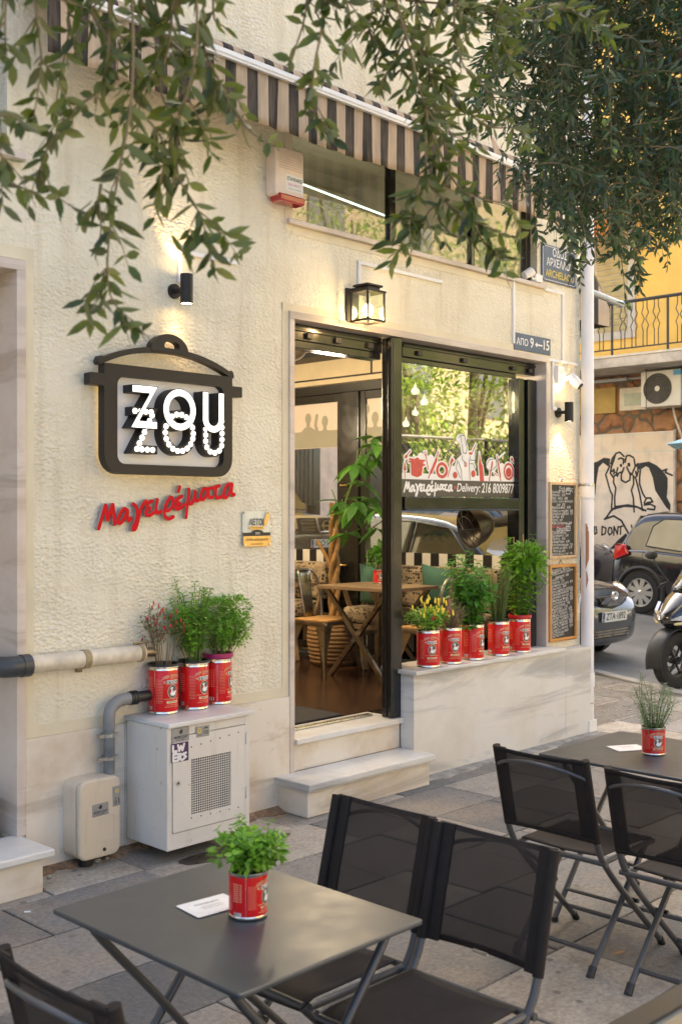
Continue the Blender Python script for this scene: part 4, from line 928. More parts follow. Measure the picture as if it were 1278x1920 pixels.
dv = thing('window_sensor', 'small white sensor with a loop cable on the upper window sill', 'sensor', (6.98, -.02, 3.49)); mb = MB(); mb.tube([(6.93, -.01, 3.52), (7.0, -.03, 3.56)], [.03, .036], 12); mb.tube([(7.02 + .028 * math.cos(a), -.035, 3.535 + .03 * math.sin(a)) for a in np.linspace(0, 6, 14)], .006, 6); mb.build('body', m_white, dv, smooth=40)
mb = MB(); mb.box(7.04, 7.13, -.045, .0, 3.491, 3.55); mb.build('base', m_white, dv, bevel=.004)

# chalkboards
LINES1 = [('Σαλάτες', .05, .34, 0), ('Χωριάτικη   7,00', .028, .02, 0), ('Μαρούλι   6,50', .028, .02, 0), ('Ρόκα - Λόλα   6,80', .028, .02, 0), ('Πατάτα - αυγό με παστουρμά', .026, .02, 0), ('τυρί   5,50', .028, .25, 0), ('Φασόλια πιάζ   6,00', .028, .02, 0), ('Ντάκος με ντομάτα   7,00', .027, .02, 0), ('Πράσινη με γραβιέρα   7,50', .027, .02, 0), ('Παντζάρι   4,50', .028, .02, 0), ('Λάχανο   4,50', .028, .02, 0), ('Φάβα Σαντορίνης   6,00', .027, .02, 0), ('νέα σαλάτα', .03, .02, 1), ('Ορεκτικά', .045, .25, 0), ('Τζατζίκι σπιτικό', .028, .02, 0), ('Τυρί φούρνου   5,50', .028, .02, 0), ('Πατάτες   4,50', .028, .02, 0), ('Κολοκυθάκια   6,90', .028, .02, 0), ('Μελιτζάνα φούρνου   7,00', .027, .02, 0), ('Γίγαντες με χόρτα   6,50', .027, .02, 0), ('Φέτα με μέλι', .028, .1, 0), ('Σπιτικές πίτες με τυρί   7,00', .022, .04, 0)]
LINES2 = [('Κυρίως πιάτα', .04, .02, 0), ('Μοσχάρι με πατάτες φούρνου', .026, .02, 0), ('κοκκινιστό   8,50', .028, .2, 0), ('Γιουβέτσι   9,00', .026, .02, 0), ('Παστίτσιο   7,50', .026, .02, 0), ('Κοτόπουλο λεμονάτο   8,00', .025, .02, 0), ('Μουσακάς   8,00', .026, .02, 0), ('Αρνί με πατάτες φούρνου', .03, .02, 0), ('Χοιρινό πρασοσέλινο   9,50', .028, .02, 0), ('Κεφτεδάκια τηγανητά   8,50', .028, .02, 0), ('Μπιφτέκι με πουρέ   9,00', .028, .02, 0), ('Σουτζουκάκια με ρύζι   8,90', .028, .02, 0), ('Γεμιστά λαδερά   7,90', .028, .02, 0), ('Φασολάκια   7,50', .028, .02, 0), ('Ρεβίθια φούρνου   6,50', .027, .02, 0), ('Μπάμιες λαδερές   7,50', .028, .02, 0), ('Κριθαράκι θαλασσινών   10,50', .027, .02, 0), ('Κόκορας με χυλοπίτες   9,80', .028, .02, 0), ('Γαύρος φούρνου   8,50', .028, .02, 0), ('Σουπιές με σπανάκι   10,00', .027, .02, 0), ('Κατσικάκι με πατάτα   12,50', .028, .02, 0), ('Λαζάνια με κιμά', .03, .02, 0), ('Σπανάκι ρύζι', .03, .02, 0)]
def board(x0, x1, z0, z1, lines, label, fm, slope=0, icons=False):
    t_ = thing('chalkboard', label, 'chalkboard', ((x0 + x1) / 2, 0, z0), 'menu chalkboards on the corner pier'); f = .022
    mb = MB(); mb.box(x0 + f * .6, x1 - f * .6, -.018, -.004, z0 + f * .6, z1 - f * .6); mb.build('slate', m_chalk, t_)
    mb = MB(); mb.box(x0, x0 + f, -.034, -.003, z0, z1); mb.box(x1 - f, x1, -.034, -.003, z0, z1); mb.box(x0 + f, x1 - f, -.034, -.003, z1 - f, z1); mb.box(x0 + f, x1 - f, -.034, -.003, z0, z0 + f); mb.build('frame', fm, t_, bevel=.003)
    mb = MB(); H = (z1 - z0 - 2 * f - .02) / len(lines); rr = random.Random(len(lines)); W_ = x1 - x0 - 2 * f - .02
    for i, (s_, sz, ind, mi) in enumerate(lines):
        V, _ = text2d(s_, sz); xs_ = [v[0] for v in V]; nat = max(xs_) - min(xs_); wd = min(W_ * (1 - ind) * .97, nat * rr.uniform(.85, 1.05))
        put_text(mb, s_, sz * rr.uniform(.95, 1.1), FM(x0 + f + .012 + ind * W_, z1 - f - .02 - (i + .5) * H, -.018, R(slope + rr.uniform(-.5, .8))), .0012, mi, width=wd, shear=rr.uniform(0, .2), bold=.008, left=True)
    if icons:
        for zz in (z1 - .07, z0 + .235):
            x = x1 - .11; mb.tube([FM(x, zz, -.02) @ Vector((a, b, 0)) for a, b in ((-.03, .012), (-.026, -.02), (.026, -.02), (.03, .012), (-.03, .012))], .003, 4)
            for dx in (-.02, 0, .02): mb.tube([FM(x + dx, zz + .02, -.02) @ Vector((0, 0, 0)), FM(x + dx, zz + .038, -.02) @ Vector((.006, 0, 0))], .0025, 4)
    mb.build('chalk_writing', [m_chalkw, m_chalkr], t_, recalc=False)
    mb = MB(); mb.tube([((x0 + x1) / 2 - .03, -.008, z1 + .0), ((x0 + x1) / 2, -.008, z1 + .03), ((x0 + x1) / 2 + .03, -.008, z1)], .003, 6); mb.tube([((x0 + x1) / 2, -.001, z1 + .03), ((x0 + x1) / 2, -.015, z1 + .03)], .005, 6); mb.build('hanger', m_steel, t_)
board(7.247, 7.628, 1.388, 1.982, LINES1, 'upper framed menu chalkboard with pink chalk words and pot doodles', m_framewood, 0, True)
board(7.247, 7.628, .748, 1.341, LINES2, 'lower framed menu chalkboard with slanting white chalk lines', M_('frame_orange', (.55, .25, .06), .45, var=.15), 6)

# drainpipe
dp = thing('drainpipe', 'tall white plastic drainpipe at the corner of the building', 'drainpipe', (7.71, -.07, 0)); px_, py_ = 7.712, -.075
mb = MB(); mb.tube([(px_, py_, .32), (px_, py_, 1.9), (px_, py_, 8.0)], .05, 24); mb.build('pipe', m_pvc, dp, smooth=40)
mb = MB(); mb.lathe([(.05, 1.86), (.055, 1.862), (.055, 1.955), (.05, 1.957)], (px_, py_, 0), 24); mb.lathe([(.05, .36), (.056, .362), (.056, .47), (.05, .472)], (px_, py_, 0), 24); mb.build('coupling', m_white, dp, smooth=40)
mb = MB(); mb.lathe([(.051, .0), (.051, .32)], (px_, py_, 0), 24); mb.tube([(px_ + .02, py_ + .02, .2), (px_ + .09, py_ + .05, .27)], .042, 16); mb.box(px_ - .058, px_ + .05, py_ - .056, py_ + .05, .012, .1); mb.build('outlet', m_white, dp, smooth=40)
mb = MB(); mb.lathe([(.0505, 1.958), (.057, 1.959), (.057, 1.975), (.0505, 1.976)], (px_, py_, 0), 24); mb.box(px_ - .01, px_ + .01, py_ + .05, -.001, 1.955, 1.98); mb.build('clamp', m_steel, dp, smooth=40); mb = MB(); mb.lathe([(.052, .23), (.0555, .231), (.0555, .24), (.052, .241)], (px_, py_, 0), 24); mb.build('clamp', m_steel, dp, smooth=40)
mb = MB()
for (a0, a1, z0, z1) in ((-165, -135, 1.3, 1.66), (-160, -140, 1.14, 1.28)):
    P = []
    for k in range(5): a = R(a0 + (a1 - a0) * k / 4); P.append((px_ + .0508 * math.cos(a), py_ + .0508 * math.sin(a)))
    for k in range(4): mb.add([(*P[k], z0 + .02 * k), (*P[k + 1], z0 + .02 * k + .01), (*P[k + 1], z1 - .03 * k * k / 4), (*P[k], z1 - .03 * k * k / 5)], [(0, 1, 2, 3)])
mb.build('torn_tape', M_('brown_tape', (.33, .16, .07), .6), dp)

# horizontal cream pipe with grey elbow
hp = thing('wall_pipe', 'cream horizontal waste pipe with a dark grey elbow above the marble plinth', 'pipe', (3.0, -.07, 1.02))
zp = 1.022
mb = MB(); mb.tube([(2.74, -.07, zp), (3.42, -.07, zp)], .043, 20); mb.build('pipe', m_cream_pipe, hp, smooth=40)
mb = MB(); mb.tube([(2.76, -.07, zp), (2.69, -.07, zp), (2.655, -.062, zp), (2.63, -.03, zp), (2.625, .02, zp), (2.625, .25, zp)], .05, 20); mb.tube([(2.72, -.07, zp), (2.765, -.07, zp)], .054, 20); mb.build('elbow', M_('dark_grey_pipe', (.045, .05, .052), .4), hp, smooth=40)
mb = MB(); m_rc = M_('rusty_clamp', (.33, .25, .13), .7, var=.35, vs=40); mb.tube([(3.055, -.07, zp), (3.09, -.07, zp)], .047, 20); mb.box(3.06, 3.085, -.03, -.001, zp - .07, zp - .035); mb.build('clamp', m_rc, hp, smooth=40); mb = MB(); mb.tube([(3.39, -.07, zp), (3.41, -.07, zp)], .046, 20); mb.build('clamp', m_rc, hp, smooth=40)
mb = MB(); mb.tube([(3.42, -.07, zp), (3.47, -.07, zp), (3.5, -.075, zp - .01)], [.022, .026, .018], 12); mb.tube([(3.45, -.07, zp + .0), (3.45, -.07, zp + .05)], .008, 8); mb.tube([(3.36, -.075, zp + .052), (3.45, -.075, zp + .054)], .006, 8); mb.build('tap', M_('brass_tap', (.3, .24, .16), .4, .8), hp, smooth=40)

# grey pipe into the meter box
gp = thing('gas_pipe', 'grey bent gas pipe rising from the small meter box behind the cabinet', 'pipe', (3.2, -.07, .43))
gx = FX(205, -.07); gpz = .43
mb = MB(); mb.tube([(gx, -.07, gpz), (gx, -.07, .66)], .028, 18); mb.build('pipe', m_grey_pipe, gp, smooth=40)
mb = MB(); mb.tube(smoothpath([(gx, -.07, .655), (gx, -.07, .72), (gx + .015, -.07, .76), (gx + .06, -.07, .79), (gx + .12, -.07, .795)], 5), .031, 18); mb.build('bend', M_('grey_bend', (.22, .22, .215), .45), gp, smooth=40)
mb = MB(); mb.tube([(gx + .12, -.07, .795), (gx + .165, -.07, .795)], .034, 18); mb.tube([(gx + .165, -.07, .795), (gx + .42, -.07, .8)], .028, 18)
for q in (.135, .155): mb.tube([(gx + q, -.07, .795), (gx + q + .008, -.07, .795)], .037, 18)
mb.build('coupling', m_plastic_black, gp, smooth=40)
for z in (.5, .615): mb = MB(); mb.tube([(gx, -.07, z), (gx, -.07, z + .018)], .031, 18); mb.box(gx - .06, gx - .028, -.078, -.05, z, z + .016); mb.box(gx + .028, gx + .055, -.078, -.05, z, z + .016); mb.box(gx - .01, gx + .01, -.045, -.001, z, z + .016); mb.build('clamp', m_steel, gp, smooth=40)

# small meter box
mt = thing('gas_meter_box', 'small rounded cream meter box low on the wall left of the white cabinet', 'meter box', (3.1, -.08, 0))
mb = MB(); mb.prism(rrect(2.985, 3.225, .05, .435, .045), M0, .002, .12); mb.build('case', m_box, mt, bevel=.006)
mb = MB(); mb.prism(rrect(2.988, 3.228, .047, .438, .045), M0, .122, .155); mb.build('lid', m_box, mt, bevel=.012)
mb = MB(); mb.tube([M0 @ Vector((p[0], p[1], .1552)) for p in rrect(3.025, 3.185, .13, .25, .01)], .0016, 4, closed=True); put_text(mb, 'AEPIO', .03, FM(3.105, .19), .1556, 0, width=.09); mb.tube([M0 @ Vector((p[0], p[1], .1552)) for p in rrect(3.14, 3.195, .1, .125, .006)], .0014, 4, closed=True); mb.build('embossing', m_box, mt, recalc=False)
mb = MB(); mb.tube([M0 @ Vector((3.13, .085, .155)), M0 @ Vector((3.13, .085, .159))], .009, 12); mb.build('lock', m_blackm, mt, smooth=40)
def gas_sticker(M, w, h, mb, wide=False):
    poly_face(mb, [(-w / 2, -h / 2), (w / 2, -h / 2), (w / 2, h / 2), (-w / 2, h / 2)], M, .0006, 0)
    if wide:
        put_text(mb, '11322', h * .42, M @ Matrix.Translation((w * .24, -h * .12, 0)), .0012, 1, bold=.02, width=w * .36); shape(mb, [('cap', [(w * .12, h * .26), (w * .18, h * .33), (w * .3, h * .33), (w * .36, h * .26)], h * .05)], M, .0009, .0012, h * .04, 0, 1)
        shape(mb, [('ring', (-w * .25, h * .12), h * .16, h * .2, h * .05)], M, .0009, .0012, h * .03, 0, 2); put_text(mb, 'ΑΤΤΙΚΗΣ', h * .14, M @ Matrix.Translation((-w * .25, -h * .3, 0)), .0012, 1)
    else:
        shape(mb, [('poly', [(-.004, h * .05), (.004, h * .05), (.012, h * .2), (.004, h * .42), (-.002, h * .3), (-.012, h * .2)])], M, .0009, .0012, .0015, 0, 1); put_text(mb, 'φυσικό αέριο', h * .28, M @ Matrix.Translation((0, -h * .15, 0)), .0012, 1, width=w * .8, bold=.02, shear=.3); put_text(mb, 'ΕΠΑ ΑΤΤΙΚΗΣ', h * .14, M @ Matrix.Translation((0, -h * .36, 0)), .0012, 1, width=w * .5)
m_stick = M_('sticker_grey', (.3, .29, .27), .4); m_stick2 = M_('sticker_pale', (.5, .49, .45), .45)
mb = MB(); gas_sticker(FM(3.107, .285, -.1552, R(2)), .095, .062, mb); gas_sticker(FM(3.2, .335, -.1552, R(-88)), .1, .045, mb, True); mb.build('sticker', [m_stick, m_ink, m_yellowprint], mt, recalc=False)
mb = MB(); mb.tube([(3.07, -.08, -.01), (3.07, -.08, .05)], .034, 18); mb.build('base_pipe', m_plastic_black, mt, smooth=40)

# white meter cabinet
cb = thing('meter_cabinet', 'large white metal gas cabinet with square mesh vent carrying three potted plants', 'cabinet', (3.63, -.18, 0))
cx0, cx1, cy, cz0, cz1 = 3.357, 3.898, -.362, .065, .675
mb = MB(); mb.box(cx0, cx1, cy + .012, -.02, cz0, cz1); mb.build('body', m_cab, cb, bevel=.004)
mb = MB(); w_ = .03; mb.box(cx0, cx0 + w_, cy, cy + .0115, cz0, cz1); mb.box(cx1 - w_, cx1, cy, cy + .0115, cz0, cz1); mb.box(cx0 + w_, cx1 - w_, cy + .0003, cy + .0115, cz1 - .045, cz1); mb.box(cx0 + w_, cx1 - w_, cy + .0003, cy + .0115, cz0, cz0 + .08); mb.build('front_frame', m_cab, cb, bevel=.002)
mb = MB(); mb.box(cx0 - .006, cx1 + .02, cy - .02, -.001, .677, .7); mb.build('top_slab', m_marble, cb, bevel=.004)
dx0, dx1, dz0, dz1 = cx0 + .034, cx1 - .034, cz0 + .085, cz1 - .05; vx0, vx1, vz0, vz1 = FX(358, cy), FX(432, cy), FZ(395, 1519, cy), FZ(395, 1416, cy)
mb = MB()
def plate(mb, x0, x1, z0, z1): mb.box(x0, x1, cy - .004, cy + .009, z0, z1)
plate(mb, dx0, vx0, dz0, dz1); plate(mb, vx1, dx1, dz0, dz1); plate(mb, vx0, vx1, dz0, vz0); plate(mb, vx0, vx1, vz1, dz1); dr = mb.build('door', m_cab, cb)
mb = MB(); n = 18
for k in range(n + 1): x = vx0 + (vx1 - vx0) * k / n; mb.box(x - .0017, x + .0017, cy - .001, cy + .001, vz0, vz1)
nz = 24
for k in range(nz + 1): z = vz0 + (vz1 - vz0) * k / nz; mb.box(vx0, vx1, cy - .0013, cy + .0007, z - .0017, z + .0017)
mb.build('vent_mesh', m_cab, dr)
mb = MB(); mb.box(vx0, vx1, cy + .0095, cy + .0115, vz0, vz1); mb.build('vent_backing', m_ink, dr)
mb = MB()
for k in range(6):
    for z in (dz1 - .062 + k * .006, dz0 + .055 - k * .001): x = dx0 + .115 + k * .062; mb.tube([(x, cy - .0041, z), (x, cy - .0046, z)], .0042, 8)
mb.build('vent_hole', m_ink, dr)
mb = MB(); x, z = FX(333, cy), FZ(333, 1468, cy); mb.tube([(x, cy - .004, z), (x, cy - .009, z)], .011, 14); mb.build('lock', m_steel, dr, smooth=40); mb = MB(); mb.tube([(x, cy - .009, z), (x, cy - .0095, z)], .005, 8); mb.build('keyhole', m_ink, dr)
for z in (dz1 - .07, dz0 + .12):
    mb = MB(); mb.tube([(dx1 + .008, cy - .006, z - .03), (dx1 + .008, cy - .006, z + .03)], .006, 8); mb.build('hinge', m_cab, dr, smooth=40)
mb = MB(); gas_sticker(FM(FX(338, cy), FZ(338, 1377, cy), cy - .0045), .105, .072, mb); gas_sticker(FM(FX(379, cy), FZ(379, 1371, cy), cy - .0045), .085, .055, mb, True); mb.build('sticker', [m_stick, m_ink, m_yellowprint], dr, recalc=False)
mb = MB(); sx, sz = FX(337, cy), FZ(337, 1410, cy); Ms = FM(sx, sz, cy - .0045); poly_face(mb, rrect(-.056, .052, -.048, .048, .006), Ms, .0005, 1)
LS = [[(-.045, .036), (-.045, .008), (-.022, .008)], [(-.014, .036), (-.006, .008), (.004, .03), (.014, .008), (.024, .038)], [(-.022, -.006), (-.044, -.006), (-.044, -.04), (-.02, -.04)], [(-.044, -.023), (-.024, -.023)], [(-.012, -.04), (-.012, -.008), (.004, -.01), (.002, -.024), (-.012, -.024), (.008, -.04)], [(.036, -.008), (.016, -.012), (.036, -.028), (.014, -.04)]]
shape(mb, [('cap', s_, .0062) for s_ in LS], Ms, .0006, .0012, .002, 0, 0); mb.build('graffiti_sticker', [m_paper, M_('purple_ink', (.06, .02, .08), .5)], dr, recalc=False)

# window decal, traced on the pane plane
def c6(p): q = at(740 + p[0] / 4.915, 780 + p[1] / 4.915, .118); return (q.x, q.z)
U6 = (at(940, 900, .118).x - at(840, 900, .118).x) / 100 / 4.915
V6 = (at(890, 850, .118).z - at(890, 950, .118).z) / 100 / 4.915
def cp(pts, r): return ('cap', [c6(p) for p in pts], r * V6)
def po(pts): return ('poly', [c6(p) for p in pts])
def el(c, rx, ry): return ('ell', c6(c), rx * U6, ry * V6)
def rg(c, rx, ry, r): return ('ring', c6(c), rx * U6, ry * V6, r * V6)
red = [cp([(97, 378), (106, 370)], 13), cp([(105, 368), (140, 322)], 5), po([(90, 415), (104, 500), (78, 500)]), cp([(90, 500), (92, 575)], 4), po([(145, 402), (262, 416), (246, 545), (205, 565), (150, 545)]), cp([(132, 396), (274, 412)], 7), el((205, 395), 14, 12), cp([(128, 418), (140, 420)], 8), cp([(258, 455), (272, 450)], 8),
    cp([(284, 365), (306, 492)], 5), cp([(270, 330), (276, 360), (288, 360), (290, 330)], 4), cp([(332, 518), (380, 402)], 15), cp([(308, 572), (400, 330)], 6), rg((432, 500), 40, 58, 14), cp([(484, 562), (518, 446)], 5), po([(508, 452), (545, 408), (520, 385), (505, 430)]), el((552, 545), 20, 30),
    cp([(745, 262), (712, 332)], 5), el((695, 345), 17, 12), el((720, 532), 20, 32), po([(770, 450), (778, 335), (790, 430), (806, 455), (820, 602), (782, 602)]), cp([(865, 600), (894, 425)], 7), cp([(886, 480), (896, 425)], 11), cp([(972, 600), (940, 368)], 6), cp([(950, 435), (968, 560)], 11), cp([(915, 525), (936, 550)], 5), rg((1045, 512), 42, 72, 10), el((1045, 520), 28, 46), el((1074, 398), 10, 16), cp([(1080, 410), (1106, 440)], 4)]
chef = [el((640, 305), 26, 52), el((612, 210), 32, 30), po([(600, 225), (640, 225), (660, 270), (612, 285)]), po([(575, 410), (622, 362), (690, 372), (712, 400), (690, 470), (690, 600), (600, 600), (556, 478)]), cp([(690, 380), (724, 400), (732, 300)], 14), cp([(575, 430), (560, 480), (605, 570)], 12)]
white = [po([(65, 520), (500, 540), (1108, 560), (1108, 606), (65, 581)]), el((240, 400), 30, 60), el((330, 430), 40, 70), el((890, 450), 52, 70), cp([(930, 410), (1012, 336)], 10), el((545, 530), 34, 70), el((715, 470), 30, 50), el((985, 500), 30, 70)]
dc = thing('window_decal', 'red and white cut out decal of kitchen utensils and a cook on the window', 'window decal', (6.3, .118, 1.9))
MD = FM(0, 0, 0)
mb = MB(); shape(mb, red + chef, FM(0, 0, .119), 0, .0008, .004, .011); shape(mb, white, FM(0, 0, .1192), 0, .0008, .004); mb.build('white_backing', m_whiteprint, dc, recalc=False)
mb = MB(); shape(mb, red, FM(0, 0, .117), 0, .0006, .0035); put_text(mb, 'ZOU', .04, FM(*c6((648, 450)), .117), .001, 0, width=.035, bold=.03); mb.build('red_utensils', m_redprint, dc, recalc=False)
mb = MB(); LN = [[(580, 420), (610, 500), (615, 600)], [(575, 410), (560, 480), (600, 570)], [(620, 365), (616, 400), (650, 430)], [(690, 372), (680, 430), (690, 600)], [(690, 405), (738, 410), (738, 310)], [(618, 262), (625, 340), (655, 345), (662, 290), (650, 255)], [(585, 200), (600, 180), (640, 180), (648, 230), (655, 265)], [(606, 190), (612, 250)], [(840, 450), (870, 400), (930, 395), (935, 460), (880, 510), (838, 480), (840, 450)], [(935, 420), (1015, 345)], [(690, 440), (720, 440), (740, 500)]]
shape(mb, [('cap', [c6(p) for p in l], .0022) for l in LN], FM(0, 0, .1165), 0, .0004, .0025); mb.build('drawing_lines', m_ink, dc, recalc=False)
ds = thing('window_banner', 'dark strip on the window with white handwritten delivery number', 'window banner', (6.3, .117, 1.87))
mb = MB(); mb.add([(5.676, .1175, FZ(753, 930.5, .118)), (6.97, .1175, FZ(966, 932.5, .118)), (6.97, .1175, FZ(966, 904, .118)), (5.676, .1175, FZ(753, 898, .118))], [(0, 1, 2, 3)]); mb.build('strip', M_('banner_brown', (.075, .062, .05), .45), ds)
mb = MB(); a0, a1 = c6((82, 660)), c6((527, 660)); xs_ = [p[0] for s_ in SM2 for p in s_]; k = (a1[0] - a0[0]) / (max(xs_) - min(xs_)); sl = (at(430, 930, -.04).z - at(190, 985, -.04).z) / (at(430, 930, -.04).x - at(190, 985, -.04).x)
zc = c6((300, 655))[1]
def tr(p): dx = p[0] - min(xs_); return (a0[0] + dx * k, zc + (p[1] - 1.745 - dx * (sl * .95)) * k * 1.0 + .012)
shape(mb, [('cap', [tr(p) for p in s_], .0075) for s_ in SM2], FM(0, 0, .1165), 0, .0006, .003)
put_text(mb, 'Delivery:', .085, FM((c6((572, 0))[0] + c6((782, 0))[0]) / 2, zc, .1165), .0006, 0, width=c6((782, 0))[0] - c6((572, 0))[0], bold=.012, shear=.2)
put_text(mb, '216 8009877', .1, FM((c6((798, 0))[0] + c6((1090, 0))[0]) / 2, zc, .1165), .0006, 0, width=c6((1090, 0))[0] - c6((798, 0))[0], bold=.014, shear=.12)
shape(mb, [('ell', (c6((551, 0))[0], zc), .012, .012)], FM(0, 0, .1165), 0, .0006, .003, 0, 1); mb.build('lettering', [m_whiteprint, m_redprint], ds, recalc=False)
# ------------------------------------------------------------------ foliage helpers
def leaf_mesh(mb_v, mb_f, mb_m, base, d, nrm, L, W, droop=.15, mi=0, simple=False):
    d = d.normalized(); s = d.cross(nrm)
    if s.length < 1e-5: s = d.cross(Vector((.3, .5, .8)))
    s.normalize(); n = s.cross(d); k = len(mb_v)
    def P(t, w_, dn): p = base + d * (L * t) + s * (W * w_) + n * (dn - droop * L * t * t); return (p.x, p.y, p.z)
    if simple:
        mb_v += [P(0, 0, 0), P(.45, -.5, .0), P(.5, 0, -.08 * W), P(.45, .5, .0), P(1, 0, 0)]
        mb_f += [(k, k + 2, k + 1), (k, k + 3, k + 2), (k + 1, k + 2, k + 4), (k + 2, k + 3, k + 4)]; mb_m += [mi] * 4
    else:
        mb_v += [P(0, 0, 0), P(.28, -.42, .06 * W), P(.28, 0, -.1 * W), P(.28, .42, .06 * W), P(.62, -.44, .06 * W), P(.62, 0, -.1 * W), P(.62, .44, .06 * W), P(1, 0, 0)]
        mb_f += [(k, k + 2, k + 1), (k, k + 3, k + 2), (k + 1, k + 2, k + 5, k + 4), (k + 2, k + 3, k + 6, k + 5), (k + 4, k + 5, k + 7), (k + 5, k + 6, k + 7)]; mb_m += [mi] * 6
class Leaves:
    def __init__(s): s.v = []; s.f = []; s.m = []
    def leaf(s, *a, **k): leaf_mesh(s.v, s.f, s.m, *a, **k)
    def build(s, name, mats, parent):
        me = bpy.data.meshes.new(name); off = np.array(rootloc(parent)); V = np.array(s.v) - off
        me.from_pydata(V.tolist(), [], s.f)
        for m in mats: me.materials.append(m)
        me.polygons.foreach_set('material_index', s.m); me.polygons.foreach_set('use_smooth', [True] * len(me.polygons)); me.update()
        o = bpy.data.objects.new(name, me); C.objects.link(o); o.parent = parent; return o
def rv(rr, s=1.0): return Vector((rr.gauss(0, 1), rr.gauss(0, 1), rr.gauss(0, 1))) * s

# ------------------------------------------------------------------ tins
def cyl_warp(Rr): return lambda a, b, c: Vector((Rr * math.sin(a / Rr), b, (Rr + c) * math.cos(a / Rr)))
def tin_parts(parent, Rr, H, turn, pot=None):
    cx, cy, cz = parent.location
    mb = MB(); g = H * .045
    prof = [(0, .0005), (Rr * .97, .0005), (Rr, .002), (Rr * 1.02, .004), (Rr * 1.02, .008), (Rr * .995, .011), (Rr * .995, g * 1.4)]
    mb.lathe(prof, (cx, cy, cz), 36, 0); mb.lathe([(Rr * .995, g * 1.4), (Rr, g * 1.45), (Rr, H - g * 1.7), (Rr * .995, H - g * 1.65)], (cx, cy, cz), 36, 1)
    mb.lathe([(Rr * .995, H - g * 1.65), (Rr * .995, H - .008), (Rr * 1.02, H - .006), (Rr * 1.02, H), (Rr * .96, H), (Rr * .95, H - .03), (Rr * .95, H * .6), (0, H * .6)], (cx, cy, cz), 36, 0)
    tin = mb.build('tin', [m_silver, m_red], parent, smooth=35)
    mb = MB(); mb.lathe([(0, H - .022), (Rr * .93, H - .026), (Rr * .94, H - .04)], (cx, cy, cz), 20); mb.build('soil', m_soil, parent)
    if pot: mb = MB(); mb.lathe([(Rr * .93, H - .02), (Rr * .95, H + (.03 if pot is not m_plastic_black else .012)), (Rr * 1.1, H + (.03 if pot is not m_plastic_black else .014)), (Rr * 1.1, H + (.008 if pot is not m_plastic_black else .002)), (Rr * 1.0, H + .001)], (cx, cy, cz), 36); mb.build('pot_rim', pot, parent, smooth=40)
    # printed label, bent round the tin; local c = outwards, turned to face direction `turn`
    turn = turn - math.atan2(cx - CAM.x, cy - CAM.y)
    base = Matrix.Translation((cx, cy, cz)) @ Matrix.Rotation(turn, 4, 'Z') @ Matrix(((1, 0, 0, 0), (0, 0, -1, 0), (0, 1, 0, 0), (0, 0, 0, 1)))
    W = cyl_warp(Rr); q = Rr / .0775; mb = MB()
    def T(s, size, x, z, mi, width, bold=.01, arc=0): put_text(mb, s, size * q, base, .0012, mi, width=width * q, bold=bold, warp=lambda a, b, c: W(a + x * q, b + z * H - arc * a * a / Rr, c))
    def Q(x0, x1, z0, z1, mi, c=.0007, n=6):
        for i in range(n):
            a0 = (x0 + (x1 - x0) * i / n) * q; a1 = (x0 + (x1 - x0) * (i + 1) / n) * q
            mb.add([base @ W(a0, z0 * H, c), base @ W(a1, z0 * H, c), base @ W(a1, z1 * H, c), base @ W(a0, z1 * H, c)], [(0, 1, 2, 3)], mi)
    Q(-.037, .037, .635, .725, 1, .0006); Q(-.035, .035, .642, .718, 0, .0009); T('KYKNOS', .026, 0, .68, 2, .062, .03)
    T('GREEK CANNING Co', .02, 0, .815, 1, .115, .012, .35); T('NAFPLION', .008, 0, .765, 1, .03)
    D = [(.028 * math.cos(a), .034 * math.sin(a)) for a in np.linspace(0, 2 * math.pi, 25)[:-1]]
    for sc_, c, mi in ((1.08, .0006, 1), (1.0, .0009, 3)):
        mb.add([base @ W(0, .48 * H, c)] + [base @ W(x * sc_ * q, .48 * H + z * sc_ * q, c) for x, z in D], [(0, i + 1, (i + 1) % 24 + 1) for i in range(24)], mi)
    SW = [('ell', (.001, -.011), .017, .011), ('cap', [(-.01, -.006), (-.004, .004), (-.008, .012), (-.003, .02), (-.012, .018)], .0036), ('cap', [(.01, -.006), (.019, .0)], .005)]
    tmp = MB(); shape(tmp, SW, Matrix.Identity(4), 0, 0, .002); mb.add([base @ W(v[0] * q, .48 * H + v[1] * q, .0013) for v in tmp.v], tmp.f, 2)
    Q(-.036, .036, .235, .285, 1); T('TOMATO PASTE', .009, 0, .26, 0, .05); T('CONCENTRATED TOMATO', .007, 0, .325, 1, .1); T('NET WEIGHT 4550 g', .006, 0, .2, 1, .07); T('PRODUCT OF GREECE', .006, 0, .16, 1, .09)
    shape(tmp := MB(), [('cap', [(-.052, 0), (-.044, .005), (-.044, -.005), (-.052, 0)], .0012)], Matrix.Identity(4), 0, 0, .001); mb.add([base @ W(v[0] * q, .68 * H + v[1] * q, .001) for v in tmp.v], tmp.f, 1)
    Q(.2 * -.5 - .0, -.098, .07, .93, 4, .0007, 1)                      # seam
    for k in range(9): Q(-.155, -.115, .4 + k * .045, .413 + k * .045, 1, .0006, 3)
    Q(-.15, -.118, .1, .17, 2, .0008, 3)
    for k in range(7): Q(-.149 + k * .0042, -.147 + k * .0042, .105, .165, 0, .0011, 1)
    for k in range(16): Q(-.09, -.055, .25 + k * .032, .254 + k * .032, 1, .0005, 3)
    mb.build('printed_label', [m_ink, m_goldprint, m_whiteprint, M_('emblem_grey', (.12, .11, .1), .5) if 'emblem_grey' not in bpy.data.materials else bpy.data.materials['emblem_grey'], m_silver], tin, recalc=False, weld=False)
    return tin
def potted(label, x, y, z, Rr, H, turn, group, pot=None):
    p = thing('potted_plant', label, 'potted plant', (x, y, z), group); tin_parts(p, Rr, H, turn, pot); return p
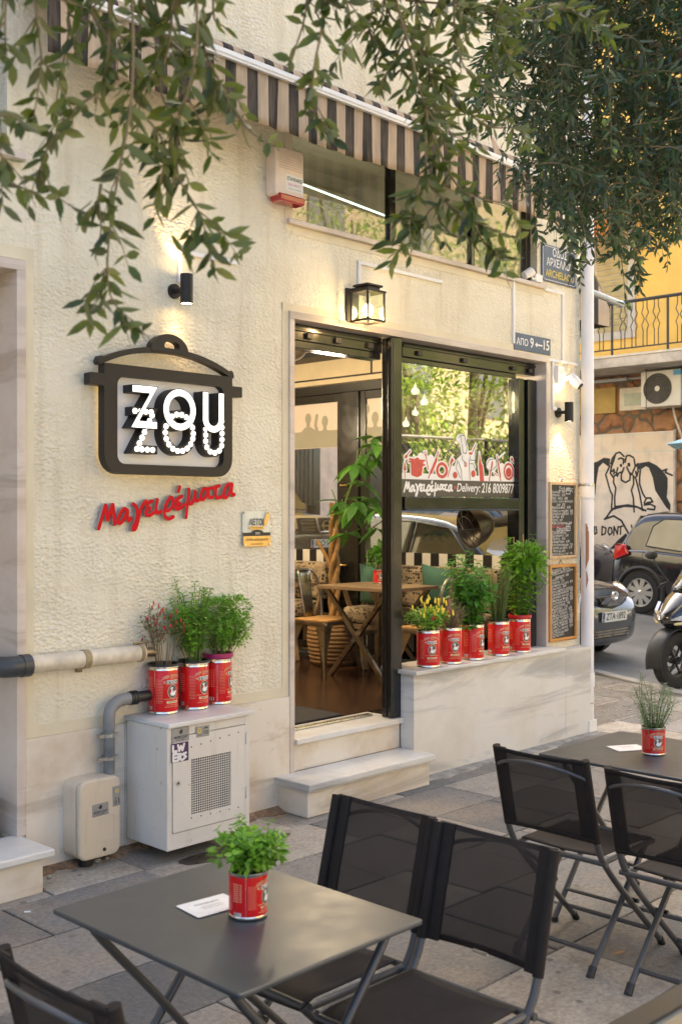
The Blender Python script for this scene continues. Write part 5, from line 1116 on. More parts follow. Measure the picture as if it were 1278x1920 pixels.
def stems(parent, pts, mat, name='stem'):
    mb = MB()
    for P, r0, r1 in pts:
        Q = smoothpath(P, 3) if len(P) > 2 else P; n = len(Q); mb.tube(Q, [r0 + (r1 - r0) * i / (n - 1) for i in range(n)], 5)
    return mb.build(name, mat, parent, smooth=60)
def bush(parent, c, rad, n, L, W, mats, rr, flat=.0, stem_mat=None, low=-.35):
    lv = Leaves(); cx, cy, cz = c; z0 = parent.location; st = []
    lobes = [(Vector(c) + Vector((rad[0] * rr.uniform(-.5, .5), rad[1] * rr.uniform(-.5, .5), rad[2] * rr.uniform(-.35, .5))), rr.uniform(.45, .62)) for _ in range(9)]
    for i in range(n):
        lc, ls = rr.choice(lobes); u = rv(rr); u.normalize()
        if u.z < low: u.z = -u.z * .5; u.normalize()
        k = ls * rr.uniform(.45, 1.0) ** .5; p = lc + Vector((u.x * rad[0] * k, u.y * rad[1] * k, u.z * rad[2] * k))
        d = (u + rv(rr, .45) + Vector((0, 0, .1))); lv.leaf(p, d, Vector((0, 0, 1)) + rv(rr, .35), L * rr.uniform(.6, 1.2), W * rr.uniform(.7, 1.2), .25, rr.choice((0, 0, 1, 2)), simple=L < .03)
    for lc, ls in lobes:
        a = rr.uniform(0, 6.3); b = Vector((z0.x + .03 * math.cos(a), z0.y + .03 * math.sin(a), cz - rad[2] * 1.1)); st.append(([b, b.lerp(lc, .5) + Vector((0, 0, .02)), lc], .003, .0015))
        for _ in range(3): st.append(([lc, lc + Vector((rr.uniform(-1, 1) * rad[0], rr.uniform(-1, 1) * rad[1], rr.uniform(0, 1) * rad[2])) * .5], .0015, .0008))
    lv.build('foliage', mats, parent); stems(parent, st, stem_mat or m_stem, 'stem')
def stalky(parent, top, n_st, hgt, spread, leafL, leafW, per, mats, rr, stem_mat=None, lean=(0, 0), pair=True, start=.15, r0=.003):
    """upright stems with leaf pairs along them"""
    lv = Leaves(); st = []; b0 = Vector(top)
    for i in range(n_st):
        a = rr.uniform(0, 6.3); k = rr.uniform(.2, 1) ** .6; h = hgt * rr.uniform(.65, 1.05) * (1.05 - .35 * k)
        b = b0 + Vector((.035 * math.cos(a) * k, .035 * math.sin(a) * k, 0)); e = b0 + Vector((spread * math.cos(a) * k + lean[0], spread * math.sin(a) * k + lean[1], h)); m_ = b.lerp(e, .5) + Vector((rr.uniform(-.02, .02), rr.uniform(-.02, .02), h * .08))
        path = smoothpath([b, m_, e], 6); st.append(([b, m_, e], r0, r0 * .4)); L = len(path)
        for q in range(per):
            t = start + (1 - start) * q / max(1, per - 1); f = t * (L - 1); j = min(int(f), L - 2); p = path[j].lerp(path[j + 1], f - j); tg = (path[j + 1] - path[j]).normalized(); ph = q * 1.57 + rr.uniform(-.5, .5)
            x = tg.orthogonal().normalized(); y = tg.cross(x); sz = (1.1 - .45 * t) * rr.uniform(.75, 1.15)
            for s in ((0, math.pi) if pair else (0,)):
                o = x * math.cos(ph + s) + y * math.sin(ph + s); lv.leaf(p, o + tg * rr.uniform(.1, .6), tg + rv(rr, .25), leafL * sz, leafW * sz, rr.uniform(.1, .4), rr.choice((0, 0, 1, 2)), simple=leafL < .03)
    lv.build('foliage', mats, parent); stems(parent, st, stem_mat or m_stem, 'stem')
def peppers(parent, spots, mat, L, r, rr, name='pepper'):
    mb = MB(); mb.tube([(0, 0, 0), (0, 0, L * .3), (0, 0, L * .75), (0, 0, L)], [r * .7, r, r * .7, r * .1], 8); pm = mb.build(name, mat, None, smooth=60); me = pm.data; first = True
    for p, d in spots:
        o = pm if first else bpy.data.objects.new(name, me)
        if not first: C.objects.link(o)
        first = False; o.parent = parent; o.location = Vector(p) - rootloc(parent); o.rotation_euler = Vector(d).to_track_quat('Z', 'Y').to_euler()
RB, HB = .0775, .246
rr = random.Random(11)
# three on the cabinet
gC = 'tomato tins of herbs on the white cabinet'; ztop = .7
a = atz(309, 1336, ztop); p = potted('tomato tin with a sparse dry chilli plant and many tiny red peppers', a.x, a.y + .01, ztop, RB, HB, R(38), gC, m_plastic_black)
lv = Leaves(); st = []; sp = []; b0 = Vector((a.x, a.y + .01, ztop + HB - .02))
for i in range(15):
    an = rr.uniform(0, 6.3); k = rr.uniform(.3, 1); e = b0 + Vector((.14 * k * math.cos(an), .12 * k * math.sin(an), rr.uniform(.16, .29))); b = b0 + Vector((.03 * math.cos(an), .03 * math.sin(an), 0)); m_ = b.lerp(e, .55) + Vector((0, 0, .02)); st.append(([b, m_, e], .0028, .0012))
    for j in range(4):
        f = m_.lerp(e, rr.uniform(.1, 1)); e2 = f + Vector((rr.uniform(-.05, .05), rr.uniform(-.05, .05), rr.uniform(.02, .07))); st.append(([f, e2], .0013, .0008))
        for q in range(6): lv.leaf(f.lerp(e2, rr.random()) + rv(rr, .008), rv(rr) + Vector((0, 0, .2)), Vector((0, 0, 1)) + rv(rr, .5), rr.uniform(.014, .026), .009, .3, rr.choice((0, 2, 2, 1)), simple=True)
        if len(sp) < 44: sp.append((e2, Vector((rr.uniform(-.3, .3), rr.uniform(-.3, .3), rr.choice((1, 1, -.8))))))
lv.build('foliage', m_chilileaf, p); stems(p, st, m_drystem); peppers(p, sp, m_pepper_red, .024, .0042, rr)
a = atz(364, 1327, ztop); p = potted('tomato tin in the cabinet row with tall loose light green herb stems', a.x, a.y, ztop, RB, HB, R(46), gC, m_plastic_black)
stalky(p, (a.x, a.y, ztop + HB - .02), 34, .56, .15, .036, .02, 16, m_basil, rr, lean=(-.05, .02), start=.25)
bush(p, (a.x - .02, a.y, ztop + HB + .19), (.13, .13, .12), 700, .022, .013, m_basil, rr)
a = atz(408, 1317, ztop); p = potted('tomato tin with magenta inner pot and a broad fine leaved green bush', a.x, a.y, ztop, RB, HB, R(72), gC, m_magenta)
bush(p, (a.x + .06, a.y, ztop + HB + .18), (.2, .18, .165), 2400, .024, .014, m_basil, rr, low=-.8); stalky(p, (a.x + .03, a.y, ztop + HB - .02), 26, .33, .2, .026, .015, 14, m_basil, rr, start=.35, r0=.0022)
# five on the sill
gS = 'tomato tins of herbs on the marble window sill'; zs = .717
SP = [at(800, 1248, -.05), at(842, 1241, -.05), at(886, 1234, -.05), at(934, 1226, -.05), at(974, 1220, -.05)]
p = potted('tomato tin with yellow chilli peppers, nearest the shop door on the sill', SP[0].x, -.06, zs, RB, HB, R(22), gS)
c = Vector((SP[0].x, -.06, zs + HB + .09)); stalky(p, (c.x, c.y, zs + HB - .02), 22, .2, .15, .055, .02, 7, m_basil, rr, start=.35); bush(p, (c.x, c.y, c.z - .02), (.13, .12, .07), 110, .05, .018, m_basil, rr, low=-.9)
peppers(p, [((c.x + rr.uniform(-.13, .13), c.y + rr.uniform(-.12, .08), c.z + rr.uniform(-.01, .1)), (rr.uniform(-.4, .4), rr.uniform(-.4, .4), 1)) for _ in range(30)], m_pepper_yel, .042, .0075, rr)
peppers(p, [((c.x + rr.uniform(-.09, .09), c.y - .1, c.z + rr.uniform(-.02, .03)), (rr.uniform(-.4, .4), -.4, .5)) for _ in range(4)], m_pepper_red, .036, .007, rr)
p = potted('tomato tin with dry grey thyme on the sill', SP[1].x, -.06, zs, RB, HB, R(26), gS)
stalky(p, (SP[1].x, -.06, zs + HB - .03), 90, .25, .13, .011, .003, 16, m_dryleaf, rr, m_drystem, start=.25, r0=.0016)
p = potted('tomato tin with dark green mint, middle of the sill row', SP[2].x, -.05, zs, RB, HB, R(60), gS)
stalky(p, (SP[2].x - .02, -.05, zs + HB - .03), 34, .58, .19, .062, .038, 12, m_dkbasil, rr, lean=(-.04, 0), start=.08); bush(p, (SP[2].x - .02, -.05, zs + HB + .14), (.16, .15, .14), 260, .06, .035, m_dkbasil, rr, low=-.9)
p = potted('tomato tin with upright rosemary spikes on the sill', SP[3].x, -.05, zs, RB, HB, R(48), gS, m_plastic_black)
stalky(p, (SP[3].x, -.05, zs + HB - .03), 60, .54, .12, .028, .004, 46, m_rosem, rr, m_stem, start=.1, r0=.0022)
p = potted('tomato tin with red inner pot and the tallest basil, by the right jamb', SP[4].x, -.05, zs, RB, HB, R(38), gS, M_('red_plastic', (.5, .01, .015), .4, var=.1))
stalky(p, (SP[4].x, -.05, zs + HB), 34, .68, .2, .062, .038, 12, m_basil, rr, lean=(.02, -.03), start=.12); bush(p, (SP[4].x + .02, -.07, zs + HB + .42), (.19, .18, .17), 420, .055, .034, m_basil, rr, low=-.9)
mb = MB(); mb.tube([(SP[4].x + .06, -.03, zs + HB), (SP[4].x + .07, -.03, zs + HB + .62)], .004, 6); mb.tube([(SP[4].x - .04, -.03, zs + HB), (SP[4].x - .05, -.03, zs + HB + .6)], .004, 6); mb.build('support_cane', m_seatwood, p)

# ------------------------------------------------------------------ tables, cards and folding chairs on the pavement
def table(label, x0, x1, y0, y1, z):
    t = thing('folding_table', label, 'table', ((x0 + x1) / 2, (y0 + y1) / 2, 0), 'grey folding café tables on the pavement')
    mb = MB(); mb.prism(rrect(x0, x1, y0, y1, .012, 4), Matrix.Identity(4), z - .013, z); mb.build('table_top', m_table, t, bevel=.004)
    mb = MB(); mb.box(x0 + .03, x1 - .03, y0 + .05, y0 + .08, z - .032, z - .0135); mb.box(x0 + .03, x1 - .03, y1 - .08, y1 - .05, z - .032, z - .0135); mb.build('top_rail', m_tube, t, bevel=.003)
    for s, y in ((0, y0 + .085), (1, y1 - .085)):
        for k in (0, 1):
            yy = y + (.012 if k else -.012) * (1 if s == 0 else -1); xa, xb = (x0 + .06, x1 - .02) if k else (x1 - .06, x0 + .02)
            mb = MB(); mb.tube(smoothpath([(xa, yy, z - .03), (xa + (xb - xa) * .06, yy, z - .08), (xa + (xb - xa) * .5, yy, z * .5), (xb, yy, .012)], 4), .0125, 10); lg = mb.build('leg', m_tube, t, smooth=50)
            mb = MB(); mb.tube([(xb - .0, yy, .001), (xb - .0, yy, .02)], .016, 10); mb.build('foot_cap', m_plastic_black, lg, smooth=40)
        mb = MB(); mb.tube([((x0 + x1) / 2 + .02, y - .02, z * .5), ((x0 + x1) / 2 + .02, y + .02, z * .5)], .009, 8); mb.build('pivot_bolt', m_steel, t, smooth=40)
    for xx in (x0 + .1, x1 - .1):
        zz = .12; mb = MB(); mb.tube([(xx, y0 + .085, zz), (xx, y1 - .085, zz)], .008, 8); mb.build('stretcher', m_tube, t, smooth=40)
    return t
TZ = .71
table('grey square folding table in the foreground with basil tin and menu card', 1.565, 2.185, -2.985, -2.235, TZ)
table('grey folding table farther back by the drainpipe with rosemary tin', 4.03, 4.72, -2.86, -2.085, TZ)
gT = 'small herb tins on the café tables'
a = atz(465, 1716, TZ); p = potted('small tomato tin with bright round basil on the foreground table', a.x, a.y, TZ + .001, .0495, .119, R(66), gT)
bush(p, (a.x + .005, a.y, TZ + .168), (.088, .088, .066), 800, .025, .015, m_basil, rr, low=-.6); stalky(p, (a.x, a.y, TZ + .1), 20, .165, .1, .03, .018, 8, m_basil, rr, start=.3, r0=.0018)
a = atz(1224, 1414, TZ); p = potted('small tomato tin with thin rosemary sprigs on the farther table', a.x, a.y, TZ + .001, .0495, .119, R(24), gT)
stalky(p, (a.x, a.y, TZ + .1), 26, .27, .12, .03, .0045, 24, m_rosem, rr, m_stem, start=.1, r0=.002)
def card(label, px, py, rot, z):
    a = atz(px, py, z); t = thing('menu_card', label, 'menu card', (a.x, a.y, z), 'laminated menu cards on the tables'); M = TM(a.x, a.y, z + .0015, rot)
    mb = MB(); mb.prism(rrect(-.075, .075, -.055, .055, .004), M, 0, .0012); mb.build('sheet', m_paper, t)
    mb = MB(); D = [(.062 * math.cos(q), .045 * math.sin(q)) for q in np.linspace(0, 2 * math.pi, 28)[:-1]]; poly_face(mb, D, M, .0016, 0); mb.build('white_oval', m_whiteprint, t)
    mb = MB(); put_text(mb, 'Μαγειρέματα', .015, M @ Matrix.Translation((0, .022, 0)), .002, 0, width=.075, bold=.01); put_text(mb, 'Scan me for the menu', .007, M @ Matrix.Translation((0, -.032, 0)), .002, 0) if 0 else None; [put_text(mb, s_, .008, M @ Matrix.Translation((0, -.002 - .011 * k_, 0)), .002, 0, width=.06) for k_, s_ in enumerate(('ΚΑΤΑΛΟΓΟΣ', 'κουζίνα ημέρας'))]; mb.build('card_print', m_ink, t, recalc=False)
card('white menu card lying by the basil tin on the foreground table', 396, 1699, R(-6), TZ + .0005)
card('white menu card lying by the rosemary tin on the farther table', 1176, 1403, R(-30), TZ + .0005)

def make_chair():
    t = thing('folding_chair', 'x', 'chair', (0, 0, 0), 'dark mesh folding chairs'); hw = .2
    top, bot, hinge, ff, rf, sf = (-.305, .835), (-.225, .515), (-.185, .44), (.27, .012), (-.22, .012), (.215, .445)
    def sl(a, b, u): return (a[0] + (b[0] - a[0]) * u, a[1] + (b[1] - a[1]) * u)
    for s in (-1, 1):
        y = s * hw; mb = MB(); P = [sl3(top, bot, .9, y), (bot[0], y, bot[1]), (hinge[0], y, hinge[1]), (-.05, y, .30), (ff[0], y, ff[1])]; mb.tube(smoothpath(P, 4), .0125, 10); lg = mb.build('leg', m_tube, t, smooth=60)
        mb = MB(); mb.tube([(ff[0] - .017, y, .028), (ff[0] + .004, y, .002)], .0155, 10); mb.build('foot_cap', m_plastic_black, lg, smooth=40)
        y2 = s * (hw - .032); mb = MB(); mb.tube([(sf[0], y2, sf[1] - .012), (rf[0], y2, rf[1])], .0125, 10); lg = mb.build('leg', m_tube, t, smooth=60)
        mb = MB(); mb.tube([(rf[0] + .022, y2, .036), (rf[0] - .003, y2, .002)], .0155, 10); mb.build('foot_cap', m_plastic_black, lg, smooth=40)
        mb = MB(); q = .52; mb.tube([(.045, s * (hw - .05), .235), (.045, s * (hw + .022), .235)], .0085, 10); mb.build('pivot_bolt', m_plastic_black, t, smooth=40)
        # sleeve over upright
        mb = MB(); n = 10; vs = []
        mb.tube([(top[0], y, top[1]), sl3(top, bot, .5, y), (bot[0], y, bot[1])], .0155, 12); mb.box(0, 0, 0, 0, 0, 0) if 0 else None; ya, yb = (y - s * .052, y); mb.add([(top[0] - .017, ya, top[1]), (top[0] - .014, yb, top[1]), (bot[0] - .014, yb, bot[1]), (bot[0] - .017, ya, bot[1]), (top[0] - .009, ya, top[1]), (top[0] - .004, yb, top[1]), (bot[0] - .004, yb, bot[1]), (bot[0] - .009, ya, bot[1])], [(0, 1, 2, 3), (7, 6, 5, 4), (0, 4, 5, 1), (3, 2, 6, 7), (0, 3, 7, 4)]); mb.build('back_sleeve', m_sleeve, t, smooth=40)
        mb = MB(); mb.tube([(hinge[0], y * .98, hinge[1] - .012), (sf[0] - .01, y * .98, sf[1] - .012)], .011, 10); mb.build('seat_rail', m_tube, t, smooth=40)
    mb = MB()
    def bk(u, v):
        y = -hw + 2 * hw * u; sag = .008 * math.sin(math.pi * u); x, z = sl(top, bot, v); zz = z - (.006 * math.sin(math.pi * u) * (1 - v)) + .006 * math.sin(math.pi * u) * v; return (x - .014 - sag, y, zz)
    mb.add(*cloth(0, 0, 14, 10, bk)); b = mb.build('backrest', m_mesh, t, smooth=80); sm = b.modifiers.new('thick', 'SOLIDIFY'); sm.thickness = .0015
    for v0, v1 in ((0, .05), (.95, 1.0)): mb = MB(); mb.add(*cloth(0, 0, 14, 1, lambda u, v, v0=v0, v1=v1: tuple(Vector(bk(u, v0 + (v1 - v0) * v)) + Vector((-.003, 0, 0))))); h = mb.build('hem', m_sleeve, b, smooth=80, weld=False); sm = h.modifiers.new('thick', 'SOLIDIFY'); sm.thickness = .003; sm.offset = 0
    mb = MB()
    def st_(u, v):
        y = (-hw + .02) + 2 * (hw - .02) * u; x = hinge[0] + .025 + (sf[0] - hinge[0] - .01) * v; return (x, y, .449 - .014 * math.sin(math.pi * u) * math.sin(math.pi * (.15 + .7 * v)) - (.02 * max(0, v - .85) / .15 * (v > .85)))
    mb.add(*cloth(0, 0, 12, 14, st_)); o = mb.build('seat', m_seat, t, smooth=80); sm = o.modifiers.new('thick', 'SOLIDIFY'); sm.thickness = .006
    mb = MB(); mb.tube([(hinge[0], -hw - .02, hinge[1] - .012), (hinge[0], hw + .02, hinge[1] - .012)], .011, 10); mb.build('rear_bar', m_tube, t, smooth=40)
    mb = MB(); mb.tube([(sf[0], -hw + .02, sf[1] - .014), (sf[0], hw - .02, sf[1] - .014)], .012, 10); mb.build('front_bar', m_tube, t, smooth=40)
    mb = MB(); mb.tube([(.195, -hw, .08), (.195, hw, .08)], .0095, 10); mb.build('stretcher', m_tube, t, smooth=40)
    mb = MB(); mb.tube([(-.155, -hw + .032, .075), (-.155, hw - .032, .075)], .0095, 10); mb.build('stretcher', m_tube, t, smooth=40)
    mb = MB(); mb.tube(smoothpath([(top[0] + .012, -hw - .004, top[1] - .075), (top[0] - .03, -hw * .6, top[1] - .045), (top[0] - .055, 0, top[1] - .03), (top[0] - .03, hw * .6, top[1] - .045), (top[0] + .012, hw + .004, top[1] - .075)], 6), .007, 8); mb.build('back_rod', m_tube, t, smooth=60)
    mb = MB(); mb.tube([(-.24, -.025, .522), (-.24, .025, .522)], .005, 8); mb.build('handle_clip', m_steel, t, smooth=40)
    return t
def sl3(a, b, u, y): return (a[0] + (b[0] - a[0]) * u, y, a[1] + (b[1] - a[1]) * u)
ch = make_chair()
CH = [('dark mesh folding chair seen from behind at the farther table, nearer the step', 3.865, -2.41, 0), ('dark mesh folding chair seen from behind at the right edge before the farther table', 3.83, -2.925, 0),
    ('dark mesh folding chair on the far side of the foreground table, nearer the cabinet', 2.27, -2.495, 180), ('dark mesh folding chair closest to the viewer right of the foreground table', 2.255, -2.93, 180),
    ('dark mesh folding chair cropped at the lower left corner', 1.49, -2.87, 0), ('dark mesh folding chair beyond the rosemary table, cut by the right edge', 5.08, -2.47, 180)]
for i, (lb, x, y, rz) in enumerate(CH):
    o = ch if i == 0 else dup(ch); o['label'] = lb; o.location = (x, y, 0); o.rotation_euler = (0, 0, R(rz))

# a near dark table edge in the lower right corner
nt_ = thing('dark_edged_table', 'dark rimmed table corner at the lower right edge of the picture', 'table', (2.75, -4.2, 0))
A = atz(1134, 1922, .72); Bp = atz(1290, 1836, .72); d = (Bp - A).normalized(); nn = Vector((d.y, -d.x, 0)); A = A - d * .25; Bp = Bp + d * .25
ang = math.atan2(d.y, d.x); L = (Bp - A).length; Mt = Matrix.Translation(A) @ Matrix.Rotation(ang, 4, 'Z')
mb = MB(); mb.obox(Mt, 0, L, -.055, 0, .0 - .03, 0); mb.obox(Mt, 0, L, -.6, -.555, -.03, 0); mb.obox(Mt, 0, .05, -.555, -.055, -.03, 0); mb.obox(Mt, L - .05, L, -.555, -.055, -.03, 0); mb.build('rim', m_plastic_black, nt_, bevel=.008)
mb = MB(); mb.obox(Mt, .05, L - .05, -.555, -.055, -.022, -.008); mb.build('glass_top', M_('table_glass', (.16, .17, .16), .08, var=.1, coat=.5), nt_)
for u in (.06, L - .06):
    for v in (-.06, -.54): mb = MB(); p0 = Mt @ Vector((u, v, -.03)); mb.tube([p0, (p0.x, p0.y, .001)], .02, 10); mb.build('leg', m_plastic_black, nt_, smooth=40)

# ------------------------------------------------------------------ inside the shop
FL = .4
mt_ = MB(); mt_.box(4.6, 5.3, .3, .78, FL, FL + .012); o = mt_.build('door_mat', m_mat, bevel=.004); tag(o, 'dark ribbed door mat just inside the shop threshold', 'door mat')
it = thing('cafe_table', 'wooden topped table on V shaped legs inside the shop', 'table', (6.75, 1.3, FL)); zt = 1.15
mb = MB(); mb.box(6.43, 7.06, .9, 1.69, zt - .028, zt); mb.build('table_top', m_tablewood, it, bevel=.003)
for x in (6.5, 6.99):
    for ya, yb in ((1.62, 1.04), (1.36, 1.6), (1.0, 1.55), (1.24, 1.02)):
        pass
    for ya, yb in ((.98, 1.34), (1.62, 1.26)):
        mb = MB(); xx = x + (.016 if ya < 1.2 else -.016); mb.bar((xx, ya, zt - .03), (xx, 2.6 - ya, FL + .002), .03, .04); mb.build('leg', m_gunmetal, it, bevel=.003)
mb = MB(); mb.box(6.5, 6.99, 1.285, 1.315, .76, .79); mb.build('cross_bar', m_gunmetal, it, bevel=.003)
mb = MB(); mb.box(6.73, 6.78, 1.28, 1.32, .402, zt - .03); mb.build('centre_post', m_gunmetal, it, bevel=.003)
def make_steel_chair():
    t = thing('steel_cafe_chair', 'x', 'chair', (0, 0, 0), 'steel café chairs with wooden seats')
    mb = MB(); mb.prism(rrect(-.18, .18, -.18, .18, .04), Matrix.Identity(4), .455, .475); mb.build('seat', m_seatwood, t, bevel=.005)
    mb = MB(); mb.prism(rrect(-.178, .178, -.178, .178, .04), Matrix.Identity(4), .425, .4545); mb.build('seat_frame', m_gunmetal, t, bevel=.004)
    for sx in (-1, 1):
        for sy in (-1, 1):
            a = Vector((sx * .165, sy * .165, .44)); b = Vector((sx * .225, sy * .225, .002)); mb = MB(); vs = []; n = 7
            for i in range(n):
                u = i / (n - 1); c = a.lerp(b, u); w_ = .085 * (1 - u) ** 1.7 + .014
                e1 = Vector((-sx, 0, 0)) * w_; e2 = Vector((0, -sy, 0)) * w_; vs += [c + e1, c + Vector((sx, sy, 0)) * .006, c + e2, c + e2 + Vector((-sx, 0, 0)) * .006, c - Vector((sx, sy, 0)) * .006, c + e1 + Vector((0, -sy, 0)) * .006]
            fs = []
            for i in range(n - 1):
                for k in range(6): fs.append((i * 6 + k, i * 6 + (k + 1) % 6, (i + 1) * 6 + (k + 1) % 6, (i + 1) * 6 + k))
            mb.add(vs, fs + [tuple(range(6)), tuple((n - 1) * 6 + k for k in range(5, -1, -1))]); mb.build('leg', m_gunmetal, t, smooth=50)
    mb = MB(); P = [(-.175, -.17, .44), (-.2, -.185, .6), (-.225, -.175, .76), (-.235, -.11, .85), (-.238, 0, .868), (-.235, .11, .85), (-.225, .175, .76), (-.2, .185, .6), (-.175, .17, .44)]; mb.tube(smoothpath(P, 6), .012, 10); mb.build('back_hoop', m_gunmetal, t, smooth=60)
    mb = MB(); mb.add(*cloth(0, 0, 4, 8, lambda u, v: (-.168 - .066 * v + .006 * math.cos(u * 6.28), (-.055 - .02 * v) + (.11 + .04 * v) * u, .47 + .392 * v))); o = mb.build('back_splat', m_gunmetal, t, smooth=60); sm = o.modifiers.new('thick', 'SOLIDIFY'); sm.thickness = .004
    return t
sc1 = make_steel_chair(); sc1['label'] = 'steel café chair with wooden seat facing the window, left of the inner table'; sc1.location = (6.5, 1.68, FL); sc1.rotation_euler = (0, 0, R(-88))
sc2 = dup(sc1); sc2['label'] = 'steel café chair with its back to the open window behind the sill plants'; sc2.location = (6.62, .62, FL); sc2.rotation_euler = (0, 0, R(92))
def banquette(label, y0, y1):
    t = thing('banquette', label, 'bench seat', (7.25, (y0 + y1) / 2, FL), 'patterned banquettes along the side window')
    mb = MB(); mb.box(7.32, 7.5, y0, y1, .93, 1.28); mb.build('backrest', m_pattern, t, bevel=.04); mb = MB(); mb.box(6.93, 7.32, y0, y1, .79, .93); mb.build('seat', m_pattern, t, bevel=.04)
    mb = MB(); mb.box(6.95, 7.54, y0 + .01, y1 - .01, .745, .789); mb.build('base_board', m_tablewood, t, bevel=.003)
    for y in (y0 + .12, y1 - .12):
        for s in (-1, 1): mb = MB(); mb.bar((7.02, y + s * .02, .745), (6.95 if s < 0 else 7.1, y + s * .16, FL + .002), .04, .03); mb.build('leg', m_tablewood, t, bevel=.003)
    for y in (y0 - .035, y1 + .0):
        mb = MB(); mb.box(6.95, 7.35, y, y + .035, 1.07, 1.1); mb.bar((7.0, y + .018, 1.07), (7.12, y + .018, .8), .03, .035); mb.bar((7.3, y + .018, 1.07), (7.2, y + .018, .8), .03, .035); mb.build('armrest', m_tablewood, t, bevel=.003)
banquette('patterned banquette behind the inner table', .5, 1.9); banquette('patterned banquette at the left of the doorway view with green cushion', 2.5, 4.2)
def cushion(label, c, rz, tilt, s=.42):
    mb = MB()
    def f(sgn): return lambda u, v: (sgn * .075 * (math.sin(math.pi * u) * math.sin(math.pi * v)) ** .45, (u - .5) * s * (1 - .06 * math.sin(math.pi * v)), (v - .5) * s * (1 - .06 * math.sin(math.pi * u)))
    mb.add(*cloth(0, 0, 12, 12, f(1))); mb.add(*cloth(0, 0, 12, 12, f(-1))); o = mb.build('cushion', m_cushion, smooth=80); o.rotation_euler = (R(45) if tilt > 30 else R(8), R(-12), rz); o.location = c; tag(o, label, 'cushion', 'green cushions on the banquettes')
cushion('green cushion standing on its corner on the left banquette', (7.16, 2.95, 1.17), R(12), 40, .36); cushion('green cushion between the table legs on the right banquette', (7.2, 1.72, 1.1), R(8), 0, .36); cushion('green cushion mostly hidden by the door post', (7.23, 1.05, 1.12), R(0), 0, .36)
# money tree in basket
bp = thing('basket_planter', 'woven wicker basket planter holding the indoor tree', 'basket', (7.1, 2.12, FL)); bx, by = 7.08, 2.12
mb = MB(); prof = [(0, .003), (.2, .003)]
for k in range(22): z = .01 + k * .018; prof.append((.205 + .035 * math.sin(k / 21 * 2.6) + (.007 if k % 2 else 0), z))
prof += [(.2, .39), (.19, .34), (0, .33)]; mb.lathe(prof, (bx, by, FL), 32); mb.build('basket', m_wicker, bp, smooth=30)
mtree = thing('indoor_tree', 'indoor money tree with braided trunk and drooping fingered leaves', 'house plant', (bx, by, FL + .33))
mb = MB()
for k in range(3):
    P = [(bx + .03 * math.cos(k * 2.09 + q * 1.1), by + .03 * math.sin(k * 2.09 + q * 1.1), FL + .33 + q * .11) for q in range(11)]; mb.tube(smoothpath(P, 3), [.03 - .0004 * i for i in range(31)], 8)
mb.tube([(bx, by, 1.2), (bx - .05, by + .06, 1.36), (bx - .1, by + .12, 1.5)], [.02, .017, .014], 7); mb.tube([(bx, by, 1.3), (bx + .02, by - .0, 1.55), (bx + .02, by, 1.72)], [.022, .018, .014], 7); mb.build('trunk', M_('cane_bark', (.36, .2, .07), .8, var=.35, vs=25, bmp=.6, bs=40), mtree, smooth=50)
lv = Leaves(); st = [([(bx, by, 1.5), (bx - .0, by - .1, 1.75), (bx + .0, by - .28, 2.15), (bx, by - .36, 2.4)], .012, .006), ([(bx, by, 1.6), (bx - .02, by - .05, 1.8), (bx - .05, by - .02, 1.95)], .009, .005)]
W = Vector((-1, 0, 0))
tips = [(668, 870), (700, 862), (640, 940), (690, 935), (705, 955), (650, 1000), (700, 820), (690, 850), (670, 940), (655, 960), (705, 990), (712, 835), (680, 905)]
for (qx, qy) in tips:
    tip = atx(qx, qy, 7.1 - rr.uniform(.0, .3)); root = Vector((bx, by - .12, tip.z - .12)) if tip.z < 2.1 else Vector((bx, by - .32, 2.3)); st.append(([root, root.lerp(tip, .6) + Vector((0, 0, .06)), tip], .004, .0025)); n = rr.randint(5, 7); ax = (tip - root).normalized()
    for k in range(n):
        an = 2 * math.pi * k / n + rr.uniform(-.3, .3); d = Vector((math.cos(an) * .8, math.sin(an) * .8, rr.uniform(-.55, .25))); lv.leaf(tip, d, Vector((0, 0, 1)) + rv(rr, .2), rr.uniform(.17, .26), rr.uniform(.07, .095), .35, rr.choice((0, 0, 1, 2)))
lv.build('foliage', m_money, mtree); stems(mtree, st, m_stem, 'branch')
a = Vector((6.9, 1.42, zt)); p = potted('small tomato tin with leafy basil on the table inside the shop', a.x, a.y, zt + .001, .0495, .119, R(14), None)
bush(p, (a.x, a.y, zt + .26), (.1, .1, .13), 320, .045, .025, m_dkbasil, rr, low=-.8)
# pendants
for i, (qx, qy, z) in enumerate(((812, 736, 2.62), (795, 759, 2.6), (778, 779, 2.6), (761, 800, 2.45))):
    q = atz(qx, qy, z); q.y = max(q.y, .5); z = q.z
    t = thing('pendant_lamp', ['small white pendant lamp glowing highest in the shop window', 'second glowing pendant lamp down the diagonal row in the shop window', 'third glowing pendant lamp down the diagonal row in the shop window', 'lowest glowing pendant lamp beside the door post'][i], 'pendant lamp', tuple(q), 'white pendant lamps seen through the shop window')
    mb = MB(); mb.lathe([(.0, .0), (.02, .0), (.03, .016), (.026, .034), (.01, .05), (.0, .09)], tuple(q), 16); mb.build('shade', m_pendant, t, smooth=50); mb = MB(); mb.tube([(q.x, q.y, q.z + .09), (q.x, q.y, 3.25)], .003, 5); mb.build('cord', m_ink, t)
    if i < 3:
        d = bpy.data.lights.new('light', 'POINT'); d.energy = 15; d.color = (1, .8, .55); d.shadow_soft_size = .12; o = bpy.data.objects.new('light', d); C.objects.link(o); o.parent = t; o.location = (-.4 - 1.6 * (i == 2) - .9 * (i == 1), .5 + .9 * i, .1)
